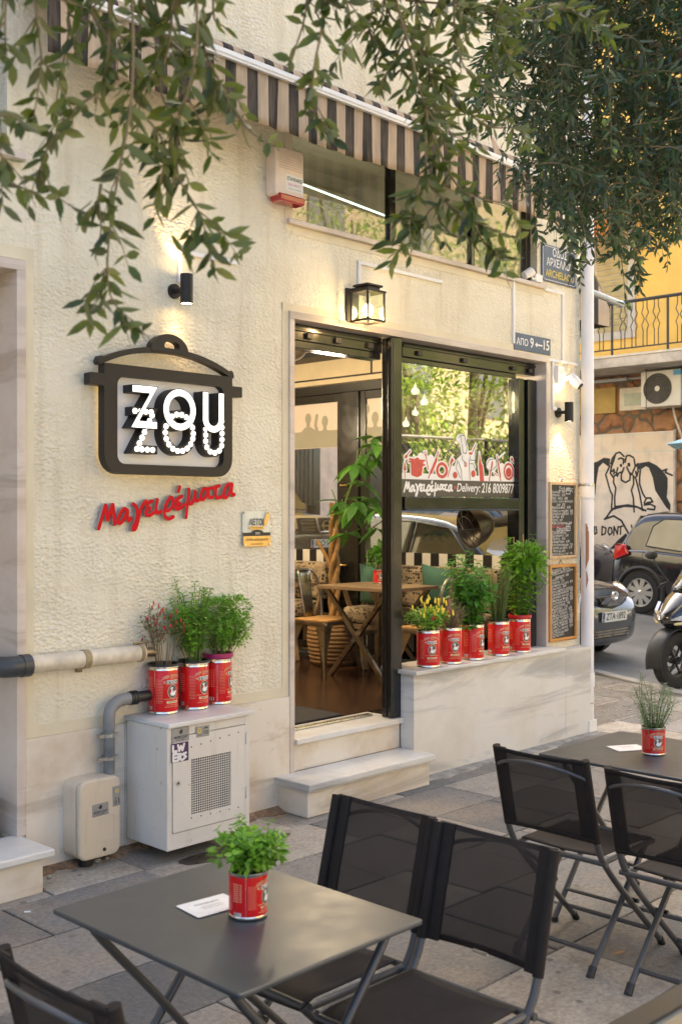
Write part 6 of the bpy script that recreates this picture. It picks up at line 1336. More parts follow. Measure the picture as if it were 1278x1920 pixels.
# black spotlight lamp on the window post inside
bl = thing('black_spot_lamp', 'large black metal photographic style lamp inside the open window', 'lamp', (6.9, .35, 1.6))
c = at(888, 988, .3); ax_ = (-RGT * .85 - FWD * .45 - UP * .25).normalized(); Mx = Matrix.Translation(c) @ ax_.to_track_quat('Z', 'Y').to_matrix().to_4x4()
mb = MB(); mb.lathe([(0, -.16), (.05, -.155), (.09, -.12), (.13, -.05), (.15, .03), (.155, .05), (.14, .045), (.1, -.03), (0, -.08)], seg=28, M=Mx); mb.build('shade', M_('bronze_black', (.05, .04, .03), .35, .6, var=.3), bl, smooth=40)
mb = MB()
for k in range(5): mb.tube([Mx @ Vector((.15 * math.cos(k * math.pi / 5), .15 * math.sin(k * math.pi / 5), .05)), Mx @ Vector((0, 0, .1)), Mx @ Vector((-.15 * math.cos(k * math.pi / 5), -.15 * math.sin(k * math.pi / 5), .05))], .003, 5)
mb.tube([Mx @ Vector((.1 * math.cos(q), .1 * math.sin(q), .075)) for q in np.linspace(0, 6.28, 20)], .003, 5); mb.build('guard', m_blackm, bl)
mb = MB(); mb.tube([Mx @ Vector((0, 0, -.14)), at(930, 980, .4), at(955, 975, .45)], [.03, .04, .045], 12); mb.tube([at(955, 975, .45), (at(955, 975, .45).x, .45, FL + .01)], .02, 10); mb.lathe([(0, 0.01), (.17, .01), (.17, .03), (0, .035)], (at(955, 975, .45).x, .45, FL), 20); mb.build('stand', m_blackm, bl, smooth=40)
# fan/mirror lamp inside top left
wl = thing('industrial_wall_lamp', 'round bronze lamp hanging just inside the top of the doorway', 'lamp', tuple(at(550, 650, .6)))
c = at(549, 650, .6); mb = MB(); mb.lathe([(0, -.05), (.06, -.04), (.09, 0), (.095, .03), (.08, .03), (.0, -.01)], seg=24, M=Matrix.Translation(c) @ Vector((-.6, -.7, -.2)).to_track_quat('Z', 'Y').to_matrix().to_4x4()); mb.build('shade', m_gunmetal, wl, smooth=40); mb = MB(); mb.tube([c, (c.x, c.y, 3.25)], .008, 8); mb.build('rod', m_blackm, wl)

# bits on the ground
def litter(name, label, cat, px, py, f, mat, smooth=None, group=None):
    a = atz(px, py, .004); mb = MB(); f(mb, a); o = mb.build(name, mat, smooth=smooth); tag(o, label, cat, group)
litter('cigarette_butt', 'white cigarette butt on the dark paving left of the table', 'cigarette butt', 52, 1711, lambda m, a: m.tube([a + Vector((-.012, .008, .003)), a + Vector((.012, -.008, .003))], .004, 8), m_paper, 40)
def pebble(r): return lambda m, a: m.ball(a + Vector((0, 0, r * .5)), (r, r * .8, r * .6), 8)
for i, (qx, qy, r, lb) in enumerate(((183, 1617, .02, 'largest loose stone under the small meter box'), (201, 1611, .012, 'small loose stone right of the largest one under the meter box'), (172, 1608, .01, 'tiny loose stone against the wall under the meter box'), (93, 1647, .014, 'grey loose stone at the corner of the left step'))):
    litter('stone', lb, 'stone', qx, qy, pebble(r), m_concrete, 30, 'loose stones by the wall')
def lf(L, s): 
    def f(m, a):
        v = []; ff = []; mm = []; leaf_mesh(v, ff, mm, a + Vector((0, 0, .004)), Vector((math.cos(s), math.sin(s), .08)), Vector((0, 0, 1)), L, L * .35, .1); m.add(v, ff)
    return f
m_fallen = M_('fallen_leaf', (.5, .24, .04), .7); m_fallen2 = M_('fallen_leaf_brown', (.16, .08, .04), .8)
for i, (qx, qy, L, s, lb, m) in enumerate(((519, 1534, .05, .4, 'orange fallen leaf at the foot of the left step corner', m_fallen), (1042, 1640, .05, 2.2, 'brown fallen leaf between the far chairs', m_fallen2), (1085, 1665, .04, 1.2, 'small brown fallen leaf below the far chair seat', m_fallen2), (590, 1557, .025, 1.0, 'pink petal on the paving before the step', M_('petal', (.5, .03, .15), .7)), (1152, 1790, .05, -.3, 'reddish fallen leaf in a paving joint at the right', m_fallen), (760, 1850, .03, .8, 'small fallen leaf between table and chair', m_fallen2))):
    litter('fallen_leaf', lb, 'leaf', qx, qy, lf(L, s), m, None, 'fallen leaves on the pavement')
# ------------------------------------------------------------------ cars
def loft(mb, rings, mi=0, close_ends=True):
    n = len(rings[0]); vs = [p for r in rings for p in r]; fs = []
    for i in range(len(rings) - 1):
        for k in range(n - 1): fs.append((i * n + k, i * n + k + 1, (i + 1) * n + k + 1, (i + 1) * n + k))
    if close_ends: fs.append(tuple(range(n - 1, -1, -1))); fs.append(tuple((len(rings) - 1) * n + k for k in range(n)))
    mb.add(vs, fs, mi)
def wheel(parent, x, y, r, w, side):
    t = MB(); M = Matrix.Translation((x, y, r)) @ Matrix.Rotation(R(-90 * side), 4, 'X')
    t.lathe([(r * .64, -w * .5), (r * .9, -w * .5), (r * .985, -w * .36), (r, -w * .15), (r, w * .2), (r * .985, w * .4), (r * .93, w * .5), (r * .68, w * .52), (r * .64, w * .44), (r * .62, -w * .3)], seg=40, M=M); ty = t.build('wheel', m_rubber, parent, smooth=40)
    t = MB(); t.lathe([(r * .64, w * .45), (r * .66, w * .5), (r * .62, w * .49), (r * .6, w * .4), (r * .56, w * .34)], seg=40, M=M)
    for k in range(9):
        a = 2 * math.pi * k / 9; t.add([M @ Vector(q) for q in [(r * .1 * math.cos(a + .9), r * .1 * math.sin(a + .9), w * .5), (r * .1 * math.cos(a - .9), r * .1 * math.sin(a - .9), w * .5), (r * .62 * math.cos(a - .2), r * .62 * math.sin(a - .2), w * .46), (r * .62 * math.cos(a + .2), r * .62 * math.sin(a + .2), w * .46)]], [(0, 1, 2, 3)])
    t.lathe([(0, w * .53), (r * .09, w * .52), (r * .13, w * .49)], seg=20, M=M); t.build('rim', m_alloy, ty, smooth=30, recalc=False, weld=False)
    t = MB(); t.lathe([(0, w * .3), (r * .63, w * .3)], seg=24, M=M); t.build('brake_shade', m_ink, ty)
def car(name, label, L, W, H, paint, kind, group=None, hood=1.05):
    """local x forward, z up; hatchback family of shapes"""
    t = thing(name, label, 'car', (0, 0, 0), group); hl = L / 2; hw = W / 2; belt = H * .62; r = H * .205
    S = []   # x, half width, z bottom, z shoulder, z centre top
    if kind == 'hatch': prof = [(-hl, .80, .36, .72, .76), (-hl + .06, .9, .26, .86, .9), (-hl + .22, .97, .2, .95, .98), (-hl + .7, 1, .18, belt, belt + .03), (-.2, 1, .18, belt - .03, belt), (hl - 1.25, 1, .18, belt - .08, belt), (hl - .85, .985, .18, belt - .14, belt - .03), (hl - .45, .95, .19, .84, .92), (hl - .2, .86, .2, .78, .85), (hl - .06, .74, .24, .68, .74), (hl, .58, .3, .58, .64)]
    else: prof = [(-hl, .8, .4, .85, .9), (-hl + .1, .93, .3, 1.0, 1.05), (-hl + .6, 1, .25, belt, belt + .02), (0, 1, .25, belt - .02, belt), (hl - 1.2, 1, .25, belt - .05, belt + .02), (hl - .7, .98, .25, belt - .1, belt - .0), (hl - .3, .93, .27, .92, 1.0), (hl - .1, .85, .3, .84, .9), (hl, .72, .36, .72, .78)]
    rings = []
    for x, k, zb, zsh, zt in prof:
        w_ = hw * k; zm = zb + (zsh - zb) * .55; half = [(0, zb), (w_ * .8, zb), (w_ * .96, zb + .06), (w_ * 1.0, zb + (zsh - zb) * .3), (w_, zm), (w_ * .985, zsh - .04), (w_ * .93, zsh + .012), (w_ * .6, zt - .012), (0, zt)]
        rings.append([(x, y, z) for y, z in half] + [(x, -y, z) for y, z in half[::-1][1:]])
    mb = MB(); loft(mb, rings); body = mb.build('body', paint, t, smooth=70, sub=2)
    # cabin
    xa, xb, xc, xd = (hl - hood, hl - hood - .75, -hl + .42, -hl + .16) if kind == 'hatch' else (hl - hood, hl - hood - .6, -hl + .35, -hl + .18)
    zb = belt - .06; wb = hw * .95; wr = hw * .76; st = [(xa, zb - .02, .9), (xa - .3, zb + (H - zb) * .48, .92), (xb, H - .05, .95), (xb - .35, H - .005, 1), ((xb + xc) / 2 - .1, H, 1), (xc + .15, H - .035, .98), (xc - .02, H - .1, .95), ((xc + xd) / 2, zb + (H - zb) * .5, .97), (xd, zb + .0, .97)]
    rings = []
    for x, z, k in st:
        u = min(1, max(0, (z - zb) / (H - zb))); we = (wb + (wr - wb) * u) * k
        rings.append([(x, wb * k, zb - .05), (x, wb * k + (we - wb * k) * .5, zb + (z - zb) * .5 - .02 * 0), (x, we, z - .05 * u), (x, we * .93, z - .008), (x, we * .5, z + .012 * u), (x, 0, z + .016 * u), (x, -we * .5, z + .012 * u), (x, -we * .93, z - .008), (x, -we, z - .05 * u), (x, -(wb * k + (we - wb * k) * .5), zb + (z - zb) * .5), (x, -wb * k, zb - .05)])
    mb = MB(); loft(mb, rings); mb.build('roof', paint, t, smooth=60, sub=1)
    def side(u, v, s, off): # u along the belt (x), v height
        x = u; z = zb + (H - zb) * v; y = wb + (wr - wb) * v; return (x, s * (y + off), z)
    for s in (-1, 1):
        def win(P, nm='window'):
            mb = MB(); mb.add([side(u, v, s, .004) for u, v in P] + [side(u, v, s, -.03) for u, v in P], [tuple(range(len(P)))] + [(i, (i + 1) % len(P), len(P) + (i + 1) % len(P), len(P) + i) for i in range(len(P))]); g = mb.build(nm, m_carglass, t)
            mb = MB(); Q = [Vector(side(u, v, s, .006)) for u, v in P]; mb.tube(Q, .009, 6, closed=True); mb.build('window_trim', m_plastic_black, g, smooth=50)
        xm = (xa + xd) / 2 - .05
        win([(xa - .25, .1), (xb - .05, .82), (xm + .03, .86), (xm + .03, .1)]); win([(xm - .03, .1), (xm - .03, .86), (xc + .42, .8), (xc + .26, .62), (xc + .2, .16)])
        mb = MB(); mb.box(xm - .32, xm - .14, s * hw * .985 - .012, s * hw * .985 + .022, belt - .13, belt - .1); mb.box(xa - 1.15 + .15, xa - .97 + .15, s * hw * .985 - .012, s * hw * .985 + .022, belt - .15, belt - .12); mb.build('door_handle', m_plastic_black if paint is m_car_black else paint, t, bevel=.01)
        mb = MB(); mb.ball((xa - .42, s * (hw * .95 + .1), belt + .02), (.07, .11, .075), 12); mb.tube([(xa - .42, s * hw * .9, belt - .02), (xa - .42, s * (hw + .02), belt)], .02, 8); mb.build('door_mirror', paint, t, smooth=60)
        mb = MB()
        for xx in (xm - .0, xa - .3, xc + .18): mb.tube([(xx, s * (hw * .955 + .0), belt - .03), (xx - .01, s * (hw * 1.0 + .002), belt - .3), (xx - .02 * (xx > xm), s * (hw * .995), .3)], .0035, 5)
        mb.build('panel_gap', m_ink, t)
        for xw in (hl - .78, -hl + .62):
            wheel(t, xw, s * (hw - .085), r, .2, s)
            mb = MB(); mb.tube([(xw + (r + .05) * math.cos(q), s * (hw - .005), r + (r + .05) * math.sin(q)) for q in np.linspace(-.35, math.pi + .35, 22)], .035, 8); M = Matrix.Translation((xw, s * (hw - .02), r)) @ Matrix.Rotation(R(-90 * s), 4, 'X'); mb.lathe([(0, .012), (r + .05, .012), (r + .05, -.1)], seg=32, M=M); mb.build('wheel_arch', m_ink, t, smooth=40)
        z0 = belt - .06 if kind == 'hatch' else belt - .1
        mb = MB(); mb.add([(-hl + .03, s * hw * .8, z0 - .15), (-hl + .11, s * hw * .955, z0 - .16), (-hl + .38, s * (hw * 1.0), z0 - .04), (-hl + .3, s * hw * .985, z0 + .1), (-hl + .16, s * hw * .93, z0 + .1), (-hl + .06, s * hw * .8, z0 + .06)], [tuple(range(6))]); q = mb.build('tail_light', m_tail, t); so = q.modifiers.new('thick', 'SOLIDIFY'); so.thickness = .05; so.offset = 0; bv = q.modifiers.new('bevel', 'BEVEL'); bv.width = .015; bv.segments = 3
        mb = MB(); hz = .8 if kind == 'hatch' else .92; mb.ball((hl - .36, s * hw * .86, hz), (.19, .05, .06), 16, M=(Matrix.Rotation(R(-s * 33), 4, 'Z') @ Matrix.Rotation(R(12), 4, 'Y')).to_3x3()); mb.build('headlight', m_lampglass, t, smooth=60)
    # windscreen and rear screen
    for (x0, z0, x1, z1, nm) in ((xa - .1, zb + .06, xb + .06, H - .1, 'windscreen'), (xd + .02, zb + .05, xc - .02, H - .14, 'rear_screen')):
        def wd(z): u = (z - zb) / (H - zb); return (wb + (wr - wb) * u) * .86
        sx = .02 if nm == 'windscreen' else -.02; mb = MB(); mb.add([(x0 + sx, -wd(z0), z0 + .02), (x0 + sx, wd(z0), z0 + .02), (x1 + sx, wd(z1), z1 + .02), (x1 + sx, -wd(z1), z1 + .02)], [(0, 1, 2, 3)]); q = mb.build(nm, m_carglass, t); so = q.modifiers.new('thick', 'SOLIDIFY'); so.thickness = .02; so.offset = 0
    return t, hl, hw, belt
def park(t, x, y): t.rotation_euler = (0, math.atan(.085) if y > 2.6 else math.atan((gz(y + 1.3) - gz(y - 1.3)) / 2.6), R(-90)); t.location = (x, y, -.03 + (gz(y + 1.3) + gz(y - 1.3)) / 2)
FP = Matrix(((0, 0, 1, 0), (1, 0, 0, 0), (0, 1, 0, 0), (0, 0, 0, 1)))      # a -> +y, b -> +z, c -> +x (faces forward)
def plate(t, x, z, text, tilt=0):
    M = Matrix.Translation((x, 0, z)) @ FP; mb = MB(); mb.prism(rrect(-.26, .26, -.056, .056, .008), M, 0, .008); p = mb.build('number_plate', m_whiteprint, t)
    mb = MB(); poly_face(mb, [(-.258, -.054), (-.215, -.054), (-.215, .054), (-.258, .054)], M, .0088, 1); put_text(mb, text, .105, M @ Matrix.Translation((.02, 0, 0)), .0092, 0, width=.41, bold=.015); put_text(mb, 'GR', .03, M @ Matrix.Translation((-.237, -.03, 0)), .0092, 2); mb.build('plate_lettering', [m_ink, m_blue, m_whiteprint], p, recalc=False)
# grey hatchback by the corner
t, hl, hw, belt = car('parked_car', 'grey hatchback parked nose out beside the corner behind the drainpipe', 3.75, 1.69, 1.5, m_car_grey, 'hatch')
plate(t, hl + .012, .575, 'ZTA·1892')
mb = MB(); M = Matrix.Translation((hl - .06, 0, .735)) @ FP
shape(mb, [('poly', [(-.32, .06), (.32, .06), (.2, -.045), (0, -.08), (-.2, -.045)])], M, .0, .045, .01); g = mb.build('grille', m_ink, t, recalc=False)
mb = MB()
for k in range(-9, 10):
    for s in (-1, 1):
        a = Vector((k * .035 - .05 * s, -.06, 0)); b = Vector((k * .035 + .05 * s, .05, 0))
        if abs(a.x) < .28 and abs(b.x) < .28: mb.tube([M @ Vector((a.x, -.045 if abs(a.x) < .15 else -.02, .05)), M @ Vector((b.x, .05, .05))], .004, 4)
mb.build('grille_mesh', m_gunmetal, g)
mb = MB(); Me = Matrix.Translation((hl - .005, 0, .8)) @ FP; shape(mb, [('ring', (0, 0), .062, .045, .007), ('ring', (0, .006), .026, .038, .005), ('ring', (0, .018), .045, .02, .005)], Me, 0, .01, .003); mb.build('emblem', m_chrome, t, recalc=False)
mb = MB(); M = Matrix.Translation((hl - .1, 0, .38)) @ FP; shape(mb, [('poly', [(-.42, .06), (.42, .06), (.34, -.05), (-.34, -.05)])], M, 0, .09, .01); lg = mb.build('lower_grille', m_ink, t, recalc=False)
mb = MB()
for z in (-.025, .005, .035): mb.box(hl - .01, hl + .002, -.36, .36, .38 + z - .006, .38 + z + .006)
mb.build('grille_bar', m_gunmetal, lg)
mb = MB(); mb.tube(smoothpath([(hl - .42, -.72, .9), (hl - .2, -.4, .87), (hl - .12, 0, .865), (hl - .2, .4, .87), (hl - .42, .72, .9)], 5), .005, 5); mb.build('bonnet_gap', m_ink, t)
park(t, 10.95, 1.62 + hl)
# taupe car behind it, seen through the shop
t, hl, hw, belt = car('parked_car', 'taupe crossover with chrome grille seen through the shop side window', 4.3, 1.78, 1.62, m_car_taupe, 'suv')
plate(t, hl + .012, .66, 'IOO·1698')
M = Matrix.Translation((hl - .01, 0, .9)) @ FP
mb = MB(); shape(mb, [('poly', [(-.52, .1), (.52, .1), (.44, -.1), (-.44, -.1)])], M, -.03, .015, .012); g = mb.build('grille', m_ink, t, recalc=False)
mb = MB(); shape(mb, [('ring', (0, 0), .065, .065, .011), ('cap', [(-.085, 0), (.085, 0)], .014)], M, .02, .035, .005); mb.build('emblem', m_chrome, g, recalc=False)
mb = MB(); mb.tube([M @ Vector((x, y, .03)) for x, y in ((-.19, .1), (-.14, -.06), (-.1, -.085), (.1, -.085), (.14, -.06), (.19, .1))], .016, 8)
for s in (-1, 1):
    for k in range(4): mb.tube([M @ Vector((s * .2, .07 - k * .045, .022)), M @ Vector((s * (.48 - .02 * k), .07 - k * .045, .016))], .008, 6)
mb.build('grille_bar', m_chrome, g, smooth=50)
park(t, 10.55, 5.75 + hl); t.location.z += .3
# black hatchback across the street
t, hl, hw, belt = car('parked_car', 'black hatchback parked across the side street with red tail light', 4.25, 1.76, 1.6, m_car_black, 'hatch')
park(t, 16.2, 4.32 - hl)
# dark blue car behind it
t, hl, hw, belt = car('parked_car', 'dark blue car glimpsed between drainpipe and black hatchback', 4.2, 1.75, 1.15 + .3, m_car_blue, 'hatch')
park(t, 16.2, 4.92 + hl)

# ------------------------------------------------------------------ apartment block beyond the park
ab = thing('apartment_building', 'plain ochre apartment block behind the park trees, mirrored in the shop glass', 'building', (22, -20, 0))
mb = MB(); mb.box(4, 44, -26, -18, -.09, 13); mb.build('wall', M_('ochre_wall', (.55, .42, .25), .8, var=.12, vs=1), ab)
for k in range(9):
    for j in range(3): mb = MB(); x = 6 + k * 4.1; mb.box(x, x + 1.5, -17.999, -17.95, 1.2 + j * 3.8, 3.4 + j * 3.8); mb.build('window', m_carglass, ab)
# ------------------------------------------------------------------ scooter
sc_t = thing('scooter', 'black maxi scooter parked at the kerb on the right', 'scooter', (0, 0, 0))
def ring_sec(x, w, z0, z1, n=12): return [(x, w * math.sin(2 * math.pi * k / n), (z0 + z1) / 2 + (z1 - z0) / 2 * math.cos(2 * math.pi * k / n)) for k in range(n)]
def loftc(mb, rings, mi=0):
    n = len(rings[0]); vs = [p for r in rings for p in r]; fs = []
    for i in range(len(rings) - 1):
        for k in range(n): fs.append((i * n + k, i * n + (k + 1) % n, (i + 1) * n + (k + 1) % n, (i + 1) * n + k))
    fs.append(tuple(range(n - 1, -1, -1))); fs.append(tuple((len(rings) - 1) * n + k for k in range(n))); mb.add(vs, fs, mi)
for x in (.68, -.68):
    M = Matrix.Translation((x, 0, .29)) @ Matrix.Rotation(R(90), 4, 'X'); mb = MB(); mb.lathe([(.17, -.05), (.23, -.065), (.275, -.05), (.29, 0), (.275, .05), (.23, .065), (.17, .05)], seg=36, M=M)
    for k in range(36):
        a = 2 * math.pi * k / 36
        for s in (-1, 1): mb.tube([M @ Vector((.291 * math.cos(a), .291 * math.sin(a), 0.004 * s)), M @ Vector((.279 * math.cos(a + .09), .279 * math.sin(a + .09), .046 * s))], .003, 3)
    wh = mb.build('wheel', m_rubber, sc_t, smooth=45)
    mb = MB(); mb.lathe([(.17, -.04), (.175, 0), (.17, .04), (.15, .03), (.15, -.03), (.17, -.04)], seg=30, M=M)
    for k in range(6): a = k * math.pi / 3; mb.tube([M @ Vector((.03 * math.cos(a), .03 * math.sin(a), 0)), M @ Vector((.16 * math.cos(a), .16 * math.sin(a), 0))], .012, 6)
    mb.lathe([(0, .05), (.04, .05), (.04, -.05), (0, -.05)], seg=14, M=M); mb.build('rim', m_blackm, wh, smooth=40); mb = MB(); mb.lathe([(.07, .055), (.12, .055), (.12, .06), (.07, .06), (.07, .055)], seg=24, M=M); mb.build('brake_disc', m_steel, wh, smooth=40)
for s in (-1, 1): mb = MB(); mb.tube([(.68, s * .085, .29), (.5, s * .085, .72)], [.028, .024], 10); mb.build('fork', m_blackm, sc_t, smooth=50)
mb = MB()
def fend(u, v): a = R(-15 + 150 * u); rr_ = .325; return (.68 + rr_ * math.cos(a) * 1.0, (v - .5) * .19, .29 + rr_ * math.sin(a) + .018 * math.cos((v - .5) * 3))
mb.add(*cloth(0, 0, 16, 6, fend)); q = mb.build('front_mudguard', m_blackm, sc_t, smooth=70); so = q.modifiers.new('thick', 'SOLIDIFY'); so.thickness = .01
mb = MB(); loftc(mb, [ring_sec(.86, .04, .66, .74), ring_sec(.76, .15, .6, .84), ring_sec(.62, .24, .56, .98), ring_sec(.5, .27, .5, 1.06), ring_sec(.38, .25, .42, 1.1), ring_sec(.28, .2, .34, 1.0)]); mb.build('front_fairing', m_car_black, sc_t, smooth=60, sub=1)
mb = MB(); loftc(mb, [ring_sec(.34, .2, .3, .62), ring_sec(.1, .23, .24, .5), ring_sec(-.2, .25, .28, .78), ring_sec(-.5, .24, .4, .84), ring_sec(-.8, .18, .55, .86), ring_sec(-1.02, .06, .7, .84)]); mb.build('body', m_car_black, sc_t, smooth=60, sub=1)
mb = MB(); loftc(mb, [ring_sec(.0, .1, .74, .8), ring_sec(-.15, .17, .76, .86), ring_sec(-.5, .18, .8, .88), ring_sec(-.62, .18, .84, .95), ring_sec(-.95, .12, .86, .95)]); mb.build('saddle', m_sleeve, sc_t, smooth=60, sub=1)
for s in (-1, 1):
    mb = MB(); mb.add([(.83, s * .06, .70), (.72, s * .2, .78), (.6, s * .255, .86), (.64, s * .25, .80), (.75, s * .19, .70)], [(0, 1, 2, 3, 4)]); q = mb.build('headlight', m_lampglass, sc_t); so = q.modifiers.new('thick', 'SOLIDIFY'); so.thickness = .03; so.offset = 0
    mb = MB(); mb.tube(smoothpath([(.81, s * .1, .665), (.72, s * .205, .69), (.6, s * .262, .76)], 4), [.012, .016, .016, .016, .016, .016, .016, .014, .006], 8); mb.build('indicator', M_('indicator_pale', (.7, .62, .3), .15, coat=1), sc_t, smooth=50)
    mb = MB(); mb.tube([(.45, s * .28, 1.05), (.42, s * .38, 1.02), (.36, s * .46, .98)], [.012, .014, .017], 8); mb.build('handlebar', m_blackm, sc_t, smooth=50)
    mb = MB(); mb.tube(smoothpath([(.46, s * .26, 1.06), (.5, s * .36, 1.2), (.5, s * .42, 1.3)], 4), .008, 6); mb.ball((.5, s * .45, 1.33), (.025, .085, .05), 12); mb.build('mirror', m_blackm, sc_t, smooth=60)
mb = MB(); mb.add(*cloth(0, 0, 8, 6, lambda u, v: (.62 - .26 * v - .08 * (2 * u - 1) ** 2, (u - .5) * (.34 - .08 * v), .98 + .34 * v))); q = mb.build('windscreen', M_('smoked_screen', (.02, .02, .02), .08, coat=1), sc_t, smooth=70); so = q.modifiers.new('thick', 'SOLIDIFY'); so.thickness = .006
mb = MB(); mb.tube([(-.1, .2, .2), (-.15, .3, .02)], .012, 8); mb.build('side_stand', m_blackm, sc_t); mb = MB(); mb.tube([(-.3, -.2, .28), (-.7, -.22, .34), (-.9, -.22, .38)], [.04, .06, .06], 12); mb.build('exhaust', m_gunmetal, sc_t, smooth=50)
mb = MB(); mb.box(-1.03, -1.0, -.1, .1, .72, .8); mb.build('tail_light', m_tail, sc_t, bevel=.01)
sc_t.location = (11.02, .4, -.03); sc_t.rotation_euler = (0, R(0), R(168)); 

# ------------------------------------------------------------------ yellow building across the street
yb = thing('yellow_building', 'yellow rendered building with rough stone base and iron balcony across the side street', 'building', (18, 6, 0)); YX = 17.5
mb = MB(); mb.box(YX, YX + 6, 2.6, 24, 4.2, 15); mb.build('upper_wall', m_yellow, yb)  # unseen height and near end set to shade the street, leaving park trees sunlit
mb = MB(); mb.box(YX - .05, YX + 6, 2.6, 7.2, -.12, 4.199); mb.build('stone_wall', m_stone, yb)
mb = MB(); mb.box(YX - .09, YX - .051, 4.2, 7.19, -.1, 3.13); mb.build('rendered_panel', m_block, yb)
mb = MB(); mb.box(YX - .1, YX - .0905, 4.17, 7.19, 3.131, 3.16) if 0 else mb.box(YX - .1, YX - .051, 4.165, 4.199, -.1, 3.15); mb.build('panel_edge', m_slabedge, yb)
mb = MB(); mb.box(YX - 1.2, YX - .002, 2.7, 6.6, 4.14, 4.30); mb.build('balcony_slab', m_slabedge, yb, bevel=.01)
mb = MB(); mb.box(YX - 1.215, YX - .003, 2.68, 6.62, 4.302, 4.34); mb.build('balcony_edge', M_('balcony_marble', (.6, .54, .44), .6, var=.15), yb, bevel=.006)
rl = MB(); rx = YX - 1.15; rl.tube([(rx, 2.7, 5.2), (rx, 6.55, 5.2)], .028, 8); rl.tube([(rx, 6.55, 5.2), (YX - .01, 6.55, 5.2)], .028, 8); rl.tube([(rx, 2.7, 4.44), (rx, 6.55, 4.44)], .012, 6); rl.tube([(rx, 6.55, 4.44), (YX, 6.55, 4.44)], .012, 6)
y = 2.75; k = 0
while y < 6.55:
    if k % 5 == 0: rl.tube([(rx, y, 4.34), (rx, y, 5.2)], .02, 6)
    else:
        for s in (-1, 1): rl.tube([(rx, y + s * .035, 4.44), (rx, y + s * .035, 4.7), (rx, y + s * .06, 4.78), (rx, y + s * .012, 4.88), (rx, y + s * .06, 4.98), (rx, y + s * .035, 5.06), (rx, y + s * .035, 5.2)], .0085, 5)
    y += .2; k += 1
rl.build('railing', m_rail, yb)
mb = MB(); mb.box(YX - .04, YX + .02, 4.95, 6.6, 4.8, 7.0); yw = mb.build('balcony_window', M_('window_white', (.55, .5, .42), .5), yb)
mb = MB()
for k in range(18): mb.box(YX - .06, YX - .041, 5.1, 5.7, 4.95 + k * .1, 5.03 + k * .1)
mb.build('shutter_slats', M_('shutter_tan', (.45, .36, .16), .6), yw); mb = MB(); mb.box(YX - .055, YX - .041, 5.78, 6.4, 4.9, 6.8); mb.build('pane', m_carglass, yw)
mb = MB(); mb.add([(YX - .05, 4.7, 7.2), (YX - .05, 6.8, 7.2), (YX - 1.0, 6.8, 6.65), (YX - 1.0, 4.7, 6.65)], [(0, 1, 2, 3)]); mb.add([(YX - 1.0, 6.8, 6.65), (YX - 1.0, 4.7, 6.65), (YX - 1.0, 4.7, 6.42), (YX - 1.0, 6.8, 6.42)], [(0, 1, 2, 3)]); q = mb.build('orange_awning', m_orange, None); so = q.modifiers.new('thick', 'SOLIDIFY'); so.thickness = .01; tag(q, 'orange canvas awning over the balcony window of the yellow building', 'awning')
mb = MB(); mb.box(YX - .09, YX - .052, 4.85, 5.32, 3.52, 3.98) if 0 else mb.box(YX - .1, YX - .0505, 4.35, 5.22, 3.52, 3.92); bw = mb.build('basement_window', M_('cream_frame', (.62, .55, .42), .5), yb, bevel=.01)
mb = MB(); mb.box(YX - .105, YX - .1005, 4.45, 5.12, 3.6, 3.82); mb.build('pane', M_('pale_pane', (.36, .38, .28), .3), bw); mb = MB(); mb.box(YX - .1, YX - .0505, 5.3, 6.4, 3.5, 3.95); mb.build('wall_panel', M_('ochre_panel', (.45, .3, .08), .7), yb)
mb = MB(); mb.box(YX - .25, YX - .055, 5.0, 6.4, 4.03, 4.08); mb.tube([(YX - .2, 4.5, 4.06), (YX - .2, 5.2, 4.06)], .02, 8); mb.build('conduit', M_('grey_conduit', (.4, .4, .4), .5), yb)
# ground floor further along, seen through the shop
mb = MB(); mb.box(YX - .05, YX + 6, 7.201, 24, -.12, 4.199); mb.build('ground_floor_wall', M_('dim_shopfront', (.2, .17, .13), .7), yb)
for y0, y1 in ((8.2, 8.9), (11.75, 12.4), (15.2, 15.9)): mb = MB(); mb.box(YX - .35, YX - .051, y0, y1, -.12, 4.12); mb.build('pilaster', m_pinkstone, yb, bevel=.01)
mb = MB()
for k in range(16): mb.box(YX - .2, YX - .18, 13.0 + k * .14, 13.02 + k * .14, 0, 3.2)
mb.box(YX - .21, YX - .17, 12.95, 15.15, 1.7, 1.9); mb.build('window_bars', m_blackm, yb)
mb = MB(); mb.box(YX - .08, YX - .051, 12.42, 15.18, .3, 3.3); mb.box(YX - .08, YX - .051, 9.0, 11.7, .3, 3.2); mb.build('shop_pane', m_carglass, yb)
